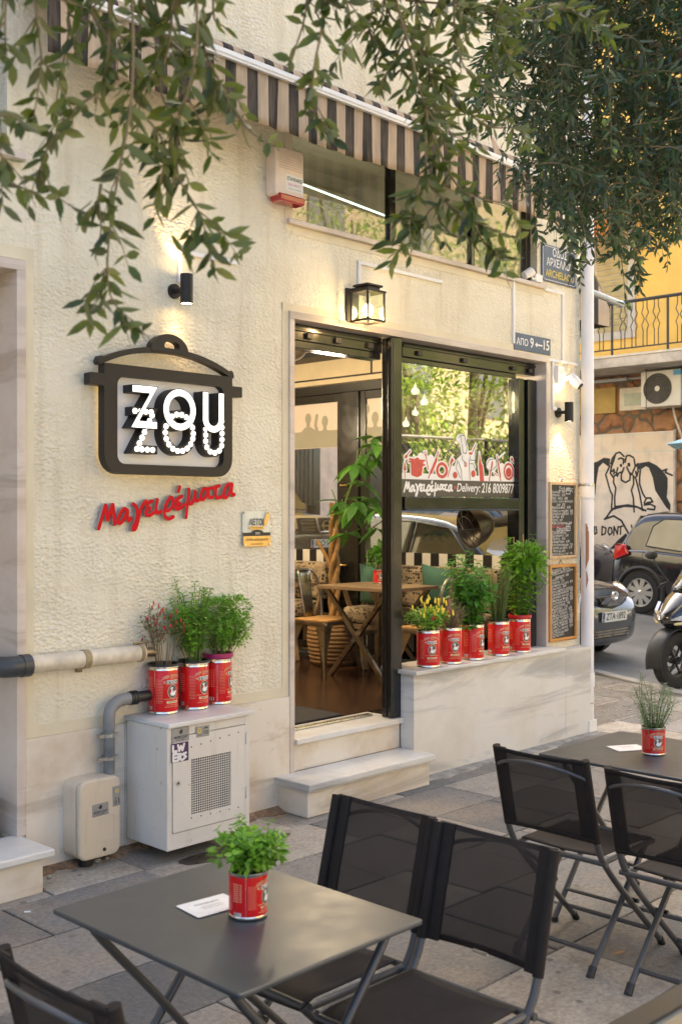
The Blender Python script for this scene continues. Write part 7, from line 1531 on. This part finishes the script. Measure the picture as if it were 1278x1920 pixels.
# graffiti
def c3(p): q = atx(1110 + p[0] / 6.857, 680 + p[1] / 6.857, YX - .1); return (-q.y, q.z)
def c4(p): q = atx(980 + p[0] / 3.49, 850 + p[1] / 3.49, YX - .1); return (-q.y, q.z)
GR = [[(230, 1300), (250, 1230), (300, 1165), (345, 1150), (400, 1205)], [(215, 1330), (165, 1440), (190, 1530), (220, 1640), (250, 1700), (240, 1870)], [(290, 1180), (268, 1260), (240, 1330), (225, 1420), (258, 1470), (298, 1440)], [(400, 1350), (365, 1440), (365, 1510), (420, 1540), (475, 1510), (480, 1440), (435, 1340)], [(385, 1400), (330, 1420), (315, 1460), (302, 1420), (320, 1350)], [(530, 1240), (545, 1330), (500, 1440), (460, 1400)], [(520, 1450), (525, 1560), (495, 1640), (520, 1740), (530, 1920)], [(545, 1470), (575, 1580), (600, 1680), (625, 1820), (640, 1900)], [(590, 1300), (610, 1380), (600, 1480), (600, 1560), (640, 1680), (670, 1730)], [(270, 1480), (265, 1540), (295, 1610), (280, 1740), (285, 1880)], [(220, 1920), (300, 1850), (450, 1830), (560, 1850), (650, 1900)], [(660, 1800), (690, 1740), (740, 1740), (770, 1790), (700, 1800), (660, 1830), (740, 1820), (800, 1850), (790, 1890), (700, 1880)], [(330, 1240), (360, 1225), (395, 1240), (390, 1300)], [(415, 1280), (430, 1200), (470, 1190), (520, 1220)], [(250, 1400), (270, 1370), (280, 1410), (265, 1430)], [(555, 1330), (575, 1300), (580, 1400), (565, 1460), (550, 1400)], [(870, 1400), (950, 1370), (930, 1410), (1020, 1450)]]
mb = MB(); MG = SM(0, 0, YX - .0915)
shape(mb, [('cap', [c3(p) for p in g], .016) for g in GR] + [('cap', [c3((360, 1318)), c3((362, 1325))], .025), ('cap', [c3((462, 1305)), c3((464, 1318))], .028)], MG, 0, .001, .011)
shape(mb, [('poly', [c3(p) for p in ((0, 1290), (60, 1270), (140, 1222), (222, 1232), (215, 1332), (190, 1330), (130, 1285), (75, 1345), (50, 1500), (30, 1700), (0, 1820))]), ('poly', [c3(p) for p in ((600, 1290), (720, 1270), (820, 1320), (900, 1390), (960, 1480), (962, 1600), (950, 1730), (1000, 1830), (992, 1910), (940, 1860), (800, 1640), (770, 1480), (720, 1350), (680, 1332), (620, 1372))]), ('poly', [c4(p) for p in ((560, 632), (620, 565), (670, 522), (695, 560), (640, 606))])], MG, 0, .0008, .012)
shape(mb, [('cap', [c4(p) for p in g], .018) for g in ([(535, 430), (580, 365), (660, 345), (740, 350), (800, 375)], [(530, 430), (590, 410), (640, 440), (690, 530)], [(470, 628), (520, 636), (600, 615)])], MG, 0, .0012, .011)
TX = [[(463, 480), (466, 530), (480, 520), (475, 480)], [(515, 478), (512, 535), (535, 525), (540, 490), (515, 478)], [(560, 485), (552, 515), (562, 535), (580, 520), (575, 488), (560, 485)], [(590, 535), (592, 478), (615, 530), (618, 480)], [(622, 482), (650, 476)], [(636, 480), (634, 530)], [(705, 470), (722, 535)], [(745, 465), (715, 495), (745, 515)], [(760, 520), (755, 465), (785, 500), (780, 462)], [(930, 450), (932, 465)]]
shape(mb, [('cap', [c4(p) for p in g], .014) for g in TX], MG, 0, .0014, .01)
mb.build('graffiti', M_('spray_black', (.035, .033, .03), .8, var=.3), yb, recalc=False)
# AC unit
ac = thing('air_conditioner', 'cream outdoor air conditioning unit with round fan grille under the balcony', 'air conditioner', (17.1, 4.1, 3.5))
mb = MB(); mb.box(16.9, 17.3, 3.62, 4.53, 3.5, 4.1); mb.build('case', m_ac, ac, bevel=.015)
M = SM(4.22, 3.8, 16.9); mb = MB(); mb.lathe([(0, .002), (.25, .002)], seg=36, M=M); mb.build('fan_recess', m_ink, ac)
mb = MB()
for r_ in (.045, .08, .115, .15, .185, .22, .25): mb.tube([M @ Vector((r_ * math.cos(a), r_ * math.sin(a), .012)) for a in np.linspace(0, 2 * math.pi, 33)[:-1]], .007, 5, closed=True)
for k in range(8): mb.tube([M @ Vector((.04 * math.cos(k * .785), .04 * math.sin(k * .785), .012)), M @ Vector((.25 * math.cos(k * .785), .25 * math.sin(k * .785), .012))], .004, 4)
mb.build('fan_grille', M_('grille_brown', (.12, .1, .085), .5), ac); mb = MB(); mb.lathe([(0, .022), (.045, .02), (.05, .01)], seg=20, M=M); mb.build('fan_hub', m_ac, ac)
mb = MB(); poly_face(mb, [(-.3 - .02, .2), (-.0, .2), (-.0, .285), (-.32, .285)], SM(3.62, 3.8, 16.899), .0, 0); mb.build('blue_sticker', M_('sticker_blue', (.08, .35, .6), .4), ac)
mb = MB(); mb.box(17.3, 17.448, 3.75, 3.79, 3.5, 3.55); mb.box(17.3, 17.448, 4.35, 4.39, 3.5, 3.55); mb.tube(smoothpath([(17.2, 4.1, 3.5), (17.25, 4.08, 3.3), (17.38, 4.03, 3.0), (17.38, 4.05, 2.9)], 4), .018, 8); mb.build('pipe', m_ac, ac, smooth=50)
# overhead cables
mb = MB()
for y, z in ((4.42, 4.1), (3.79, 4.1)): mb.tube([(16.88, y, 3.45), (16.88, y, 4.14)], .006, 5)
mb.build('hanging_cable', m_ink, ac)
# side awning of the corner building
sa = thing('side_awning', 'striped canvas side awning with a grey arm projecting from the side facade', 'awning', (7.9, 2.5, 3.6))
ex = 9.46; za = 3.72
mb = MB(); mb.add([(7.73, .75, 5.5), (7.73, 5.5, 5.5), (ex, 5.5, za), (ex, .75, za)], [(0, 1, 2, 3)]); q = mb.build('canvas', m_awn_side, sa); so = q.modifiers.new('thick', 'SOLIDIFY'); so.thickness = .006
mb = MB(); mb.add([(ex, .75, za), (ex, 5.5, za), (ex, 5.5, za - .19), (ex, .75, za - .19)], [(0, 1, 2, 3)]); q = mb.build('valance', m_awn_side, sa); so = q.modifiers.new('thick', 'SOLIDIFY'); so.thickness = .006
m_awn_end = make_stripes('end_stripes', .44, (.03, .027, .024), (.5, .4, .3), 0, .2, amt=.15)
mb = MB(); mb.add([(7.73, .752, 4.44), (ex, .752, za - .01), (ex, .752, za - .19), (7.73, .752, za - .19)], [(0, 1, 2, 3)]) if 0 else mb.add([(8.0, .752, 5.12), (ex, .752, za - .012), (ex, .752, za - .19), (8.2, .752, za - .19)], [(0, 1, 2, 3)]); q = mb.build('end_panel', m_awn_end, sa); so = q.modifiers.new('thick', 'SOLIDIFY'); so.thickness = .006
mb = MB(); mb.tube([(7.721, .6, 3.85), (ex - .06, .6, za + .0)], .03, 12); mb.ball((ex - .05, .6, za + .0), .036, 10); mb.build('arm', M_('arm_grey', (.4, .42, .43), .4, .3), sa, smooth=50)
# parasol corner
pr = thing('parasol', 'pale blue parasol reaching in at the right edge before the graffiti wall', 'parasol', (15.2, 1.3, -.1))
c0 = atd(1250, 832, 14.6); pc = Vector((c0.x + 1.1, c0.y - 1.1, c0.z + .52))
mb = MB(); n = 8; rim = []
for k in range(n): a = R(135 + 45 * k); rim.append(pc + Vector((1.56 * math.cos(a), 1.56 * math.sin(a), -.52)))
mb.add([pc] + rim, [(0, k + 1, (k + 1) % n + 1) for k in range(n)]); q = mb.build('canopy', m_parasol, pr); so = q.modifiers.new('thick', 'SOLIDIFY'); so.thickness = .008
mb = MB(); mb.tube([(pc.x, pc.y, -.09), (pc.x, pc.y, pc.z + .06)], .025, 10); mb.build('pole', m_white, pr, smooth=40)
for k in range(n): mb = MB(); mb.tube([pc + Vector((0, 0, -.02)), rim[k] + Vector((0, 0, -.012))], .008, 6); mb.ball(rim[k] + Vector((0, 0, -.01)), .016, 8); mb.build('rib', m_white, pr, smooth=50)
mb = MB(); mb.lathe([(0, .0), (.28, .0), (.28, .05), (.05, .09), (0, .09)], (pc.x, pc.y, -.098), 24); mb.build('base', m_concrete, pr, smooth=30)
# ------------------------------------------------------------------ olive trees
def olive_twig(lv, tw, path, rr, L=.058, Wd=.014, gap=.019, start=0.0, mats=(0, 0, 0, 1, 2), r0=.003):
    P = smoothpath(path, 5); tw.append((P, r0)); acc = 0; ph = rr.uniform(0, 6)
    tot = sum((P[i + 1] - P[i]).length for i in range(len(P) - 1)); run = 0
    for i in range(len(P) - 1):
        seg = P[i + 1] - P[i]; l = seg.length; tg = seg.normalized() if l > 1e-6 else Vector((0, 0, -1))
        while acc < l:
            p = P[i] + tg * acc; u = (run + acc) / tot; x = tg.orthogonal().normalized(); y = tg.cross(x)
            if u > start:
                for s in (0, math.pi):
                    if rr.random() < .8:
                        o = x * math.cos(ph + s) + y * math.sin(ph + s); d = tg * rr.uniform(.2, 1.0) + o * rr.uniform(.5, 1.0) + rv(rr, .28) + Vector((0, 0, -.08)); k = rr.uniform(.55, 1.2) * (1.0 if u < .85 else .8)
                        lv.leaf(p, d, o.cross(tg) + rv(rr, .5) + Vector((0, 0, .3)), L * k, Wd * rr.uniform(.8, 1.25), rr.uniform(-.05, .3), rr.choice(mats))
            ph += 1.57 + rr.uniform(-.3, .3); acc += gap * rr.choice((.35, .8, 1.0, 1.3, 1.9))
        acc -= l; run += l
def twig_mesh(tw, name, parent):
    mb = MB()
    for P, r0 in tw:
        n = len(P); mb.tube(P, [r0 * (1 - .75 * i / (n - 1)) for i in range(n)], 5, caps=False)
    return mb.build(name, m_twig, parent, smooth=60, recalc=False, weld=False)
rr = random.Random(5)
# near tree: trunk behind the camera, branches hanging into the top of the picture
ot = thing('olive_tree', 'olive tree whose leafy twigs hang in from the upper left over the wall', 'tree', (-1.1, -6.0, 0))
lv = Leaves(); tw = []
def pxpath(pts, t0, t1): n = len(pts); return [atd(p[0], p[1], t0 + (t1 - t0) * i / (n - 1)) for i, p in enumerate(pts)]
NEAR = [([(60, -160), (70, 30), (78, 110), (70, 180), (60, 240)], 1.9, 1.9, .055), ([(20, -120), (10, 40), (14, 110)], 1.8, 1.8, .06), ([(110, -120), (130, 40), (112, 150), (100, 235)], 2.1, 2.1, .06),
    ([(200, -160), (205, 60), (190, 160), (140, 205), (100, 260), (78, 310), (84, 345), (110, 370), (150, 398)], 2.0, 1.95, .05), ([(-60, 300), (0, 335), (50, 355), (85, 372)], 1.9, 1.9, .055), ([(-40, 180), (0, 215), (25, 215), (48, 245)], 1.8, 1.8, .055), ([(-50, 260), (2, 290), (8, 320)], 1.8, 1.8, .05),
    ([(240, -160), (250, 60), (245, 200), (222, 330), (208, 420), (202, 500), (210, 560), (250, 605), (285, 640)], 1.95, 1.9, .066), ([(190, 345), (186, 380), (190, 430), (180, 480)], 1.95, 1.95, .06), ([(280, -160), (262, 60), (255, 140), (262, 220), (240, 300)], 2.1, 2.1, .064), ([(330, -160), (320, 60), (300, 160), (330, 240), (335, 330), (372, 395), (392, 460), (400, 500), (428, 515)], 2.05, 2.0, .064),
    ([(360, -150), (370, 60), (350, 180), (322, 260), (300, 340), (290, 395)], 2.0, 2.0, .064), ([(400, -160), (380, 60), (410, 150), (440, 210), (460, 240)], 2.05, 2.05, .064), ([(300, 60), (380, 130), (440, 180), (458, 215)], 2.1, 2.1, .058), ([(440, 205), (470, 245), (505, 270), (522, 275)], 2.05, 2.05, .03),
    ([(150, -150), (170, 20), (230, 70), (290, 90), (350, 140)], 2.1, 2.1, .062), ([(410, -150), (400, 20), (420, 50), (430, 60)], 2.1, 2.1, .06), ([(265, -130), (300, 40), (330, 110), (345, 200), (300, 280)], 2.15, 2.1, .066), ([(250, 200), (290, 240), (312, 290), (300, 345)], 2.0, 2.0, .066), ([(170, 20), (195, 60), (220, 110), (215, 160)], 2.0, 2.0, .06),
    ([(560, -160), (575, 0), (550, 100), (530, 130)], 2.2, 2.2, .055), ([(610, -160), (605, 30), (590, 120), (585, 190), (600, 240), (628, 262)], 2.2, 2.2, .056), ([(640, -160), (650, 0), (660, 60), (640, 90)], 2.2, 2.2, .06), ([(590, -150), (600, -20), (640, 20)], 2.2, 2.2, .06)]
for pts, t0, t1, L in NEAR:
    P = pxpath(pts, t0, t1); olive_twig(lv, tw, P, rr, L * .93, .0158, .02, .12, r0=.0032)
    for k in range(max(1, len(pts) - 3)):
        i = rr.randint(1, max(1, len(P) - 3)); b = P[i]; d = (P[i] - P[i - 1]).normalized(); e = b + (d * .5 + RGT * rr.uniform(-.6, .6) + FWD * rr.uniform(-.4, .5) + Vector((0, 0, -.45))) * rr.uniform(.06, .12)
        if pts[0][0] in (440,): continue
        olive_twig(lv, tw, [b, b.lerp(e, .5) + Vector((0, 0, .01)), e], rr, L * .84, .015, .02, 0, r0=.0018)
MIDT = [([(700, -200), (720, 0), (760, 60), (800, 120), (815, 200), (800, 290), (790, 360)], 2.5, 2.5), ([(780, -200), (780, 0), (800, 90), (850, 170), (860, 240)], 2.6, 2.6), ([(860, -200), (850, 0), (862, 110), (905, 160), (930, 200)], 2.5, 2.5), ([(800, 200), (800, 330), (830, 390), (880, 440), (930, 475), (975, 495)], 2.45, 2.4), ([(810, 250), (845, 330), (880, 380), (950, 400), (985, 388)], 2.45, 2.4), ([(690, -150), (700, 0), (690, 50), (720, 100)], 2.5, 2.5), ([(740, 0), (760, 60), (745, 110), (775, 160), (790, 230)], 2.5, 2.5), ([(900, -200), (890, 0), (880, 60), (840, 90)], 2.6, 2.6), ([(930, -180), (940, 0), (930, 60), (960, 110)], 2.6, 2.6), ([(760, 0), (850, 10), (930, 30), (1040, 40)], 2.6, 2.6), ([(850, 0), (960, 20), (1040, 14), (1150, 60)], 2.6, 2.6), ([(790, 330), (775, 390), (770, 430), (745, 440)], 2.45, 2.45), ([(770, 100), (790, 180), (830, 260), (850, 330)], 2.45, 2.45), ([(800, 60), (820, 140), (900, 230), (960, 240), (990, 250)], 2.6, 2.6), ([(830, 390), (800, 430), (806, 470)], 2.45, 2.45), ([(880, 440), (905, 500), (920, 530)], 2.45, 2.45)]
for pts, t0, t1 in MIDT:
    pts = [(a, b if b < 330 else 330 + (b - 330) * .72) for a, b in pts]; P = pxpath(pts, t0, t1); olive_twig(lv, tw, P, rr, .058, .0142, .0195, .1, r0=.0034)
    for k in range(len(pts) - 1):
        i = rr.randint(1, max(1, len(P) - 2)); b = P[i]; d = (P[i] - P[i - 1]).normalized(); e = b + (d * .5 + RGT * rr.uniform(-.6, .6) + FWD * rr.uniform(-.5, .5) + Vector((0, 0, -.4))) * rr.uniform(.07, .16)
        olive_twig(lv, tw, [b, b.lerp(e, .5) + Vector((0, 0, .012)), e], rr, .055, .013, .016, 0, r0=.0018)
for q in (atd(200, -330, 2.0), atd(420, -330, 2.1), atd(620, -330, 2.2), atd(850, -380, 2.5), atd(-330, -60, 1.9)):
    for s in list(tw):
        if (s[0][0] - q).length < .5 and s[1] > .003: e = s[0][0]; olive_twig(lv, tw, [q, q.lerp(e, .35) + rv(rr, .03) + Vector((0, 0, .03)), q.lerp(e, .7) + rv(rr, .03), e], rr, .058, .015, .024, .1, r0=.0075)
lv.build('foliage', [m_near_a, m_near_b, m_near_c], ot); twig_mesh(tw, 'twigs', ot)
mb = MB(); hub = Vector((-.5, -5.2, 3.0)); mb.tube(smoothpath([(-1.1, -6.0, -.02), (-1.12, -6.02, .8), (-1.0, -5.9, 1.8), (-.6, -5.4, 2.7), hub], 5), [.2 - .005 * i for i in range(21)], 12)
mb.build('trunk', m_bark, ot, smooth=60)
mb = MB()
for q in (atd(200, -330, 2.0), atd(420, -330, 2.1), atd(620, -330, 2.2), atd(850, -380, 2.5), atd(-330, -60, 1.9)):
    m_ = hub.lerp(q, .5) + Vector((0, 0, .25)); mb.tube(smoothpath([hub, m_, q], 6), [.05 - .0032 * i for i in range(13)], 8)
mb.build('limb', m_bark, ot, smooth=60)
# right hand tree
TRK = Vector((5.0, -3.75, 0)); ot2 = thing('olive_tree', 'dense olive tree with green fruit filling the upper right corner', 'tree', tuple(TRK))
lower = [(940, 150), (960, 270), (985, 330), (1010, 430), (1050, 480), (1090, 470), (1130, 430), (1160, 520), (1180, 560), (1200, 440), (1230, 410), (1278, 440), (1400, 420), (1900, 380)]
upper = [(940, 40), (1000, -200), (1100, -400), (1900, -500)]
def interp(T, x):
    for (a, b), (c, d) in zip(T, T[1:]):
        if a <= x <= c: return b + (d - b) * (x - a) / (c - a)
    return T[-1][1]
lv = Leaves(); tw = []; fruit = []; n = 0; tips_ = []
while n < 900:
    px = 945 + 470 * rr.random() ** .8; yl = interp(lower, px); yu = interp(upper, px); t = rr.uniform(3.7, 5.0) if rr.random() < .75 else rr.uniform(5.0, 5.7)
    py = rr.uniform(yu, yl - 70)
    if px < 1010 and rr.random() < .45: continue
    st_ = atd(px, py, t); Lh = rr.uniform(.08, .36); e_py = py + Lh * FPX / t
    if e_py > yl + 10: Lh *= max(.2, (yl + 10 - py) / (e_py - py))
    dr = RGT * rr.uniform(-.2, .2) + FWD * rr.uniform(-.2, .2); e = st_ + dr + Vector((0, 0, -Lh)); m_ = st_.lerp(e, .5) + dr * .35 + Vector((0, 0, .05)); n += 1
    olive_twig(lv, tw, [st_ - dr * .6 + Vector((0, 0, .0)), st_, m_, e], rr, .056, .0128, .0155, 0, (0, 0, 1, 2, 2), r0=.0026); tips_.append(st_)
    if len(fruit) < 90 and t < 4.6 and rr.random() < .5 and px < 1300:
        for _ in range(rr.randint(1, 3)):
            f = m_.lerp(e, rr.random()) + rv(rr, .012)
            if len(fruit) < 90: fruit.append(f)
# explicit drooping tips seen against the yellow wall and the pipe
for pts in ([(1155, 400), (1162, 470), (1168, 520), (1172, 572)], [(1230, 330), (1215, 390), (1190, 440)], [(1250, 340), (1262, 400), (1270, 440)], [(1080, 380), (1095, 430), (1100, 470)], [(1050, 400), (1068, 470), (1075, 520)], [(1010, 330), (1000, 400), (1012, 455)], [(1130, 330), (1140, 420), (1160, 470)], [(1200, 330), (1225, 400), (1240, 445)]):
    t = rr.uniform(3.9, 4.5); P = pxpath(pts, t, t); olive_twig(lv, tw, P, rr, .058, .013, .015, 0, (0, 1, 2), r0=.003)
    if len(fruit) < 98: fruit.append(P[1] + rv(rr, .02)); fruit.append(P[-1] + rv(rr, .02))
lv.build('foliage', [m_olive_a, m_olive_b, m_olive_c], ot2); twig_mesh(tw, 'twigs', ot2)
mb = MB(); mb.ball((0, 0, 0), (.0085, .0085, .0115), 8); fo = mb.build('olive', m_olive_fruit, None, smooth=60); fm = fo.data
for i, f in enumerate(fruit):
    o = fo if i == 0 else bpy.data.objects.new('olive', fm)
    if i: C.objects.link(o)
    o.parent = ot2; o.location = f - TRK
mb = MB(); top = Vector((4.95, -3.5, 2.5)); mb.tube(smoothpath([TRK + Vector((0, 0, -.02)), TRK + Vector((.04, .02, .8)), TRK + Vector((-.02, .1, 1.7)), top], 6), [.19 - .004 * i for i in range(19)], 12); mb.build('trunk', m_bark, ot2, smooth=60)
mb = MB()
for q in (atd(1200, 150, 4.6), atd(1080, 60, 4.4), atd(1250, -150, 4.6), atd(1350, 150, 4.6), atd(1120, -250, 4.8)):
    m_ = top.lerp(q, .55) + Vector((0, 0, .3)); mb.tube(smoothpath([top, m_, q], 6), [.06 - .004 * i for i in range(13)], 8)
    near = sorted(tips_, key=lambda s: (s - q).length)[:34]
    for s in near: mb.tube(smoothpath([q, q.lerp(s, .5) + Vector((0, 0, .06)), s], 3), [.009, .008, .007, .006, .005, .004, .003], 5)
mb.build('limb', m_bark, ot2, smooth=60)

# ------------------------------------------------------------------ park trees across the street (mirrored in the shop window)
def park_tree(label, x, y, h, rad, n, seed):
    q = random.Random(seed); t = thing('park_tree', label, 'tree', (x, y, -.1), 'bushy trees of the square mirrored in the shop window'); lv = Leaves()
    lob = [(Vector((x + q.uniform(-1, 1) * rad * .7, y + q.uniform(-1, 1) * rad * .7, h * q.uniform(.16, .95))), rad * q.uniform(.3, .5)) for _ in range(22)]
    for _ in range(n):
        c, r_ = q.choice(lob); u = rv(q); u.normalize(); p = c + u * r_ * q.uniform(.5, 1) ** .5; lv.leaf(p, u + rv(q, .6), Vector((0, 0, 1)) + rv(q, .4), q.uniform(.1, .17), q.uniform(.05, .085), .2, q.choice((0, 1, 2)), simple=True)
    lv.build('foliage', m_park, t); mb = MB(); mb.tube([(x, y, -.1), (x + .05, y, h * .3), (x, y + .1, h * .6)], [.18, .14, .08], 9)
    for c, r_ in lob[:10]: mb.tube([(x + .03, y, h * .3), Vector((x, y, h * .45)).lerp(c, .5), c], [.07, .05, .02], 6)
    mb.build('trunk', m_bark, t, smooth=60)
for i, (x, y, h, r_, lb) in enumerate(((14.6, -7.4, 6.4, 1.9, 'bushy park tree opposite the shop, nearest the café tables'), (17.0, -6.8, 7.0, 2.0, 'bushy park tree second along the square'), (19.4, -6.9, 7.2, 2.1, 'bushy park tree third along the square'), (22.0, -7.4, 7.6, 2.3, 'bushy park tree farthest along the square'), (16.4, -10.4, 9.0, 2.7, 'tall park tree in the second row'), (20.5, -10.6, 9.4, 2.8, 'tallest park tree in the second row by the far end'))):
    park_tree(lb, x, y, h, r_, 6500, 40 + i)
pf = thing('wire_fence', 'wire mesh fence of the square in front of the park trees', 'fence', (13, -6.9, -.1)); mb = MB(); A, B = Vector((12.5, -6.2, 0)), Vector((21, -4.6, 0)); d = (B - A); L = d.length; d.normalize()
for k in range(int(L / .12)):
    for s in (-1, 1):
        p0 = A + d * (k * .12 + (1.0 if s < 0 else 0)); p1 = p0 + d * (s * 1.5); mb.tube([(p0.x, p0.y, 1.2), (p1.x, p1.y, 2.9)], .008, 3, caps=False)
mb.build('wire_mesh', m_rail, pf, recalc=False, weld=False)
for k in range(5): p0 = A + d * (L * k / 4); q = MB(); q.tube([(p0.x, p0.y, -.1), (p0.x, p0.y, 2.95)], .035, 8); q.build('post', m_rail, pf, smooth=40)
mb = MB(); mb.tube([A + Vector((0, 0, 2.92)), B + Vector((0, 0, 2.92))], .025, 8); mb.bar(A + Vector((0, 0, .4)), B + Vector((0, 0, .4)), .25, 1.0); mb.build('base_wall', m_concrete, pf)
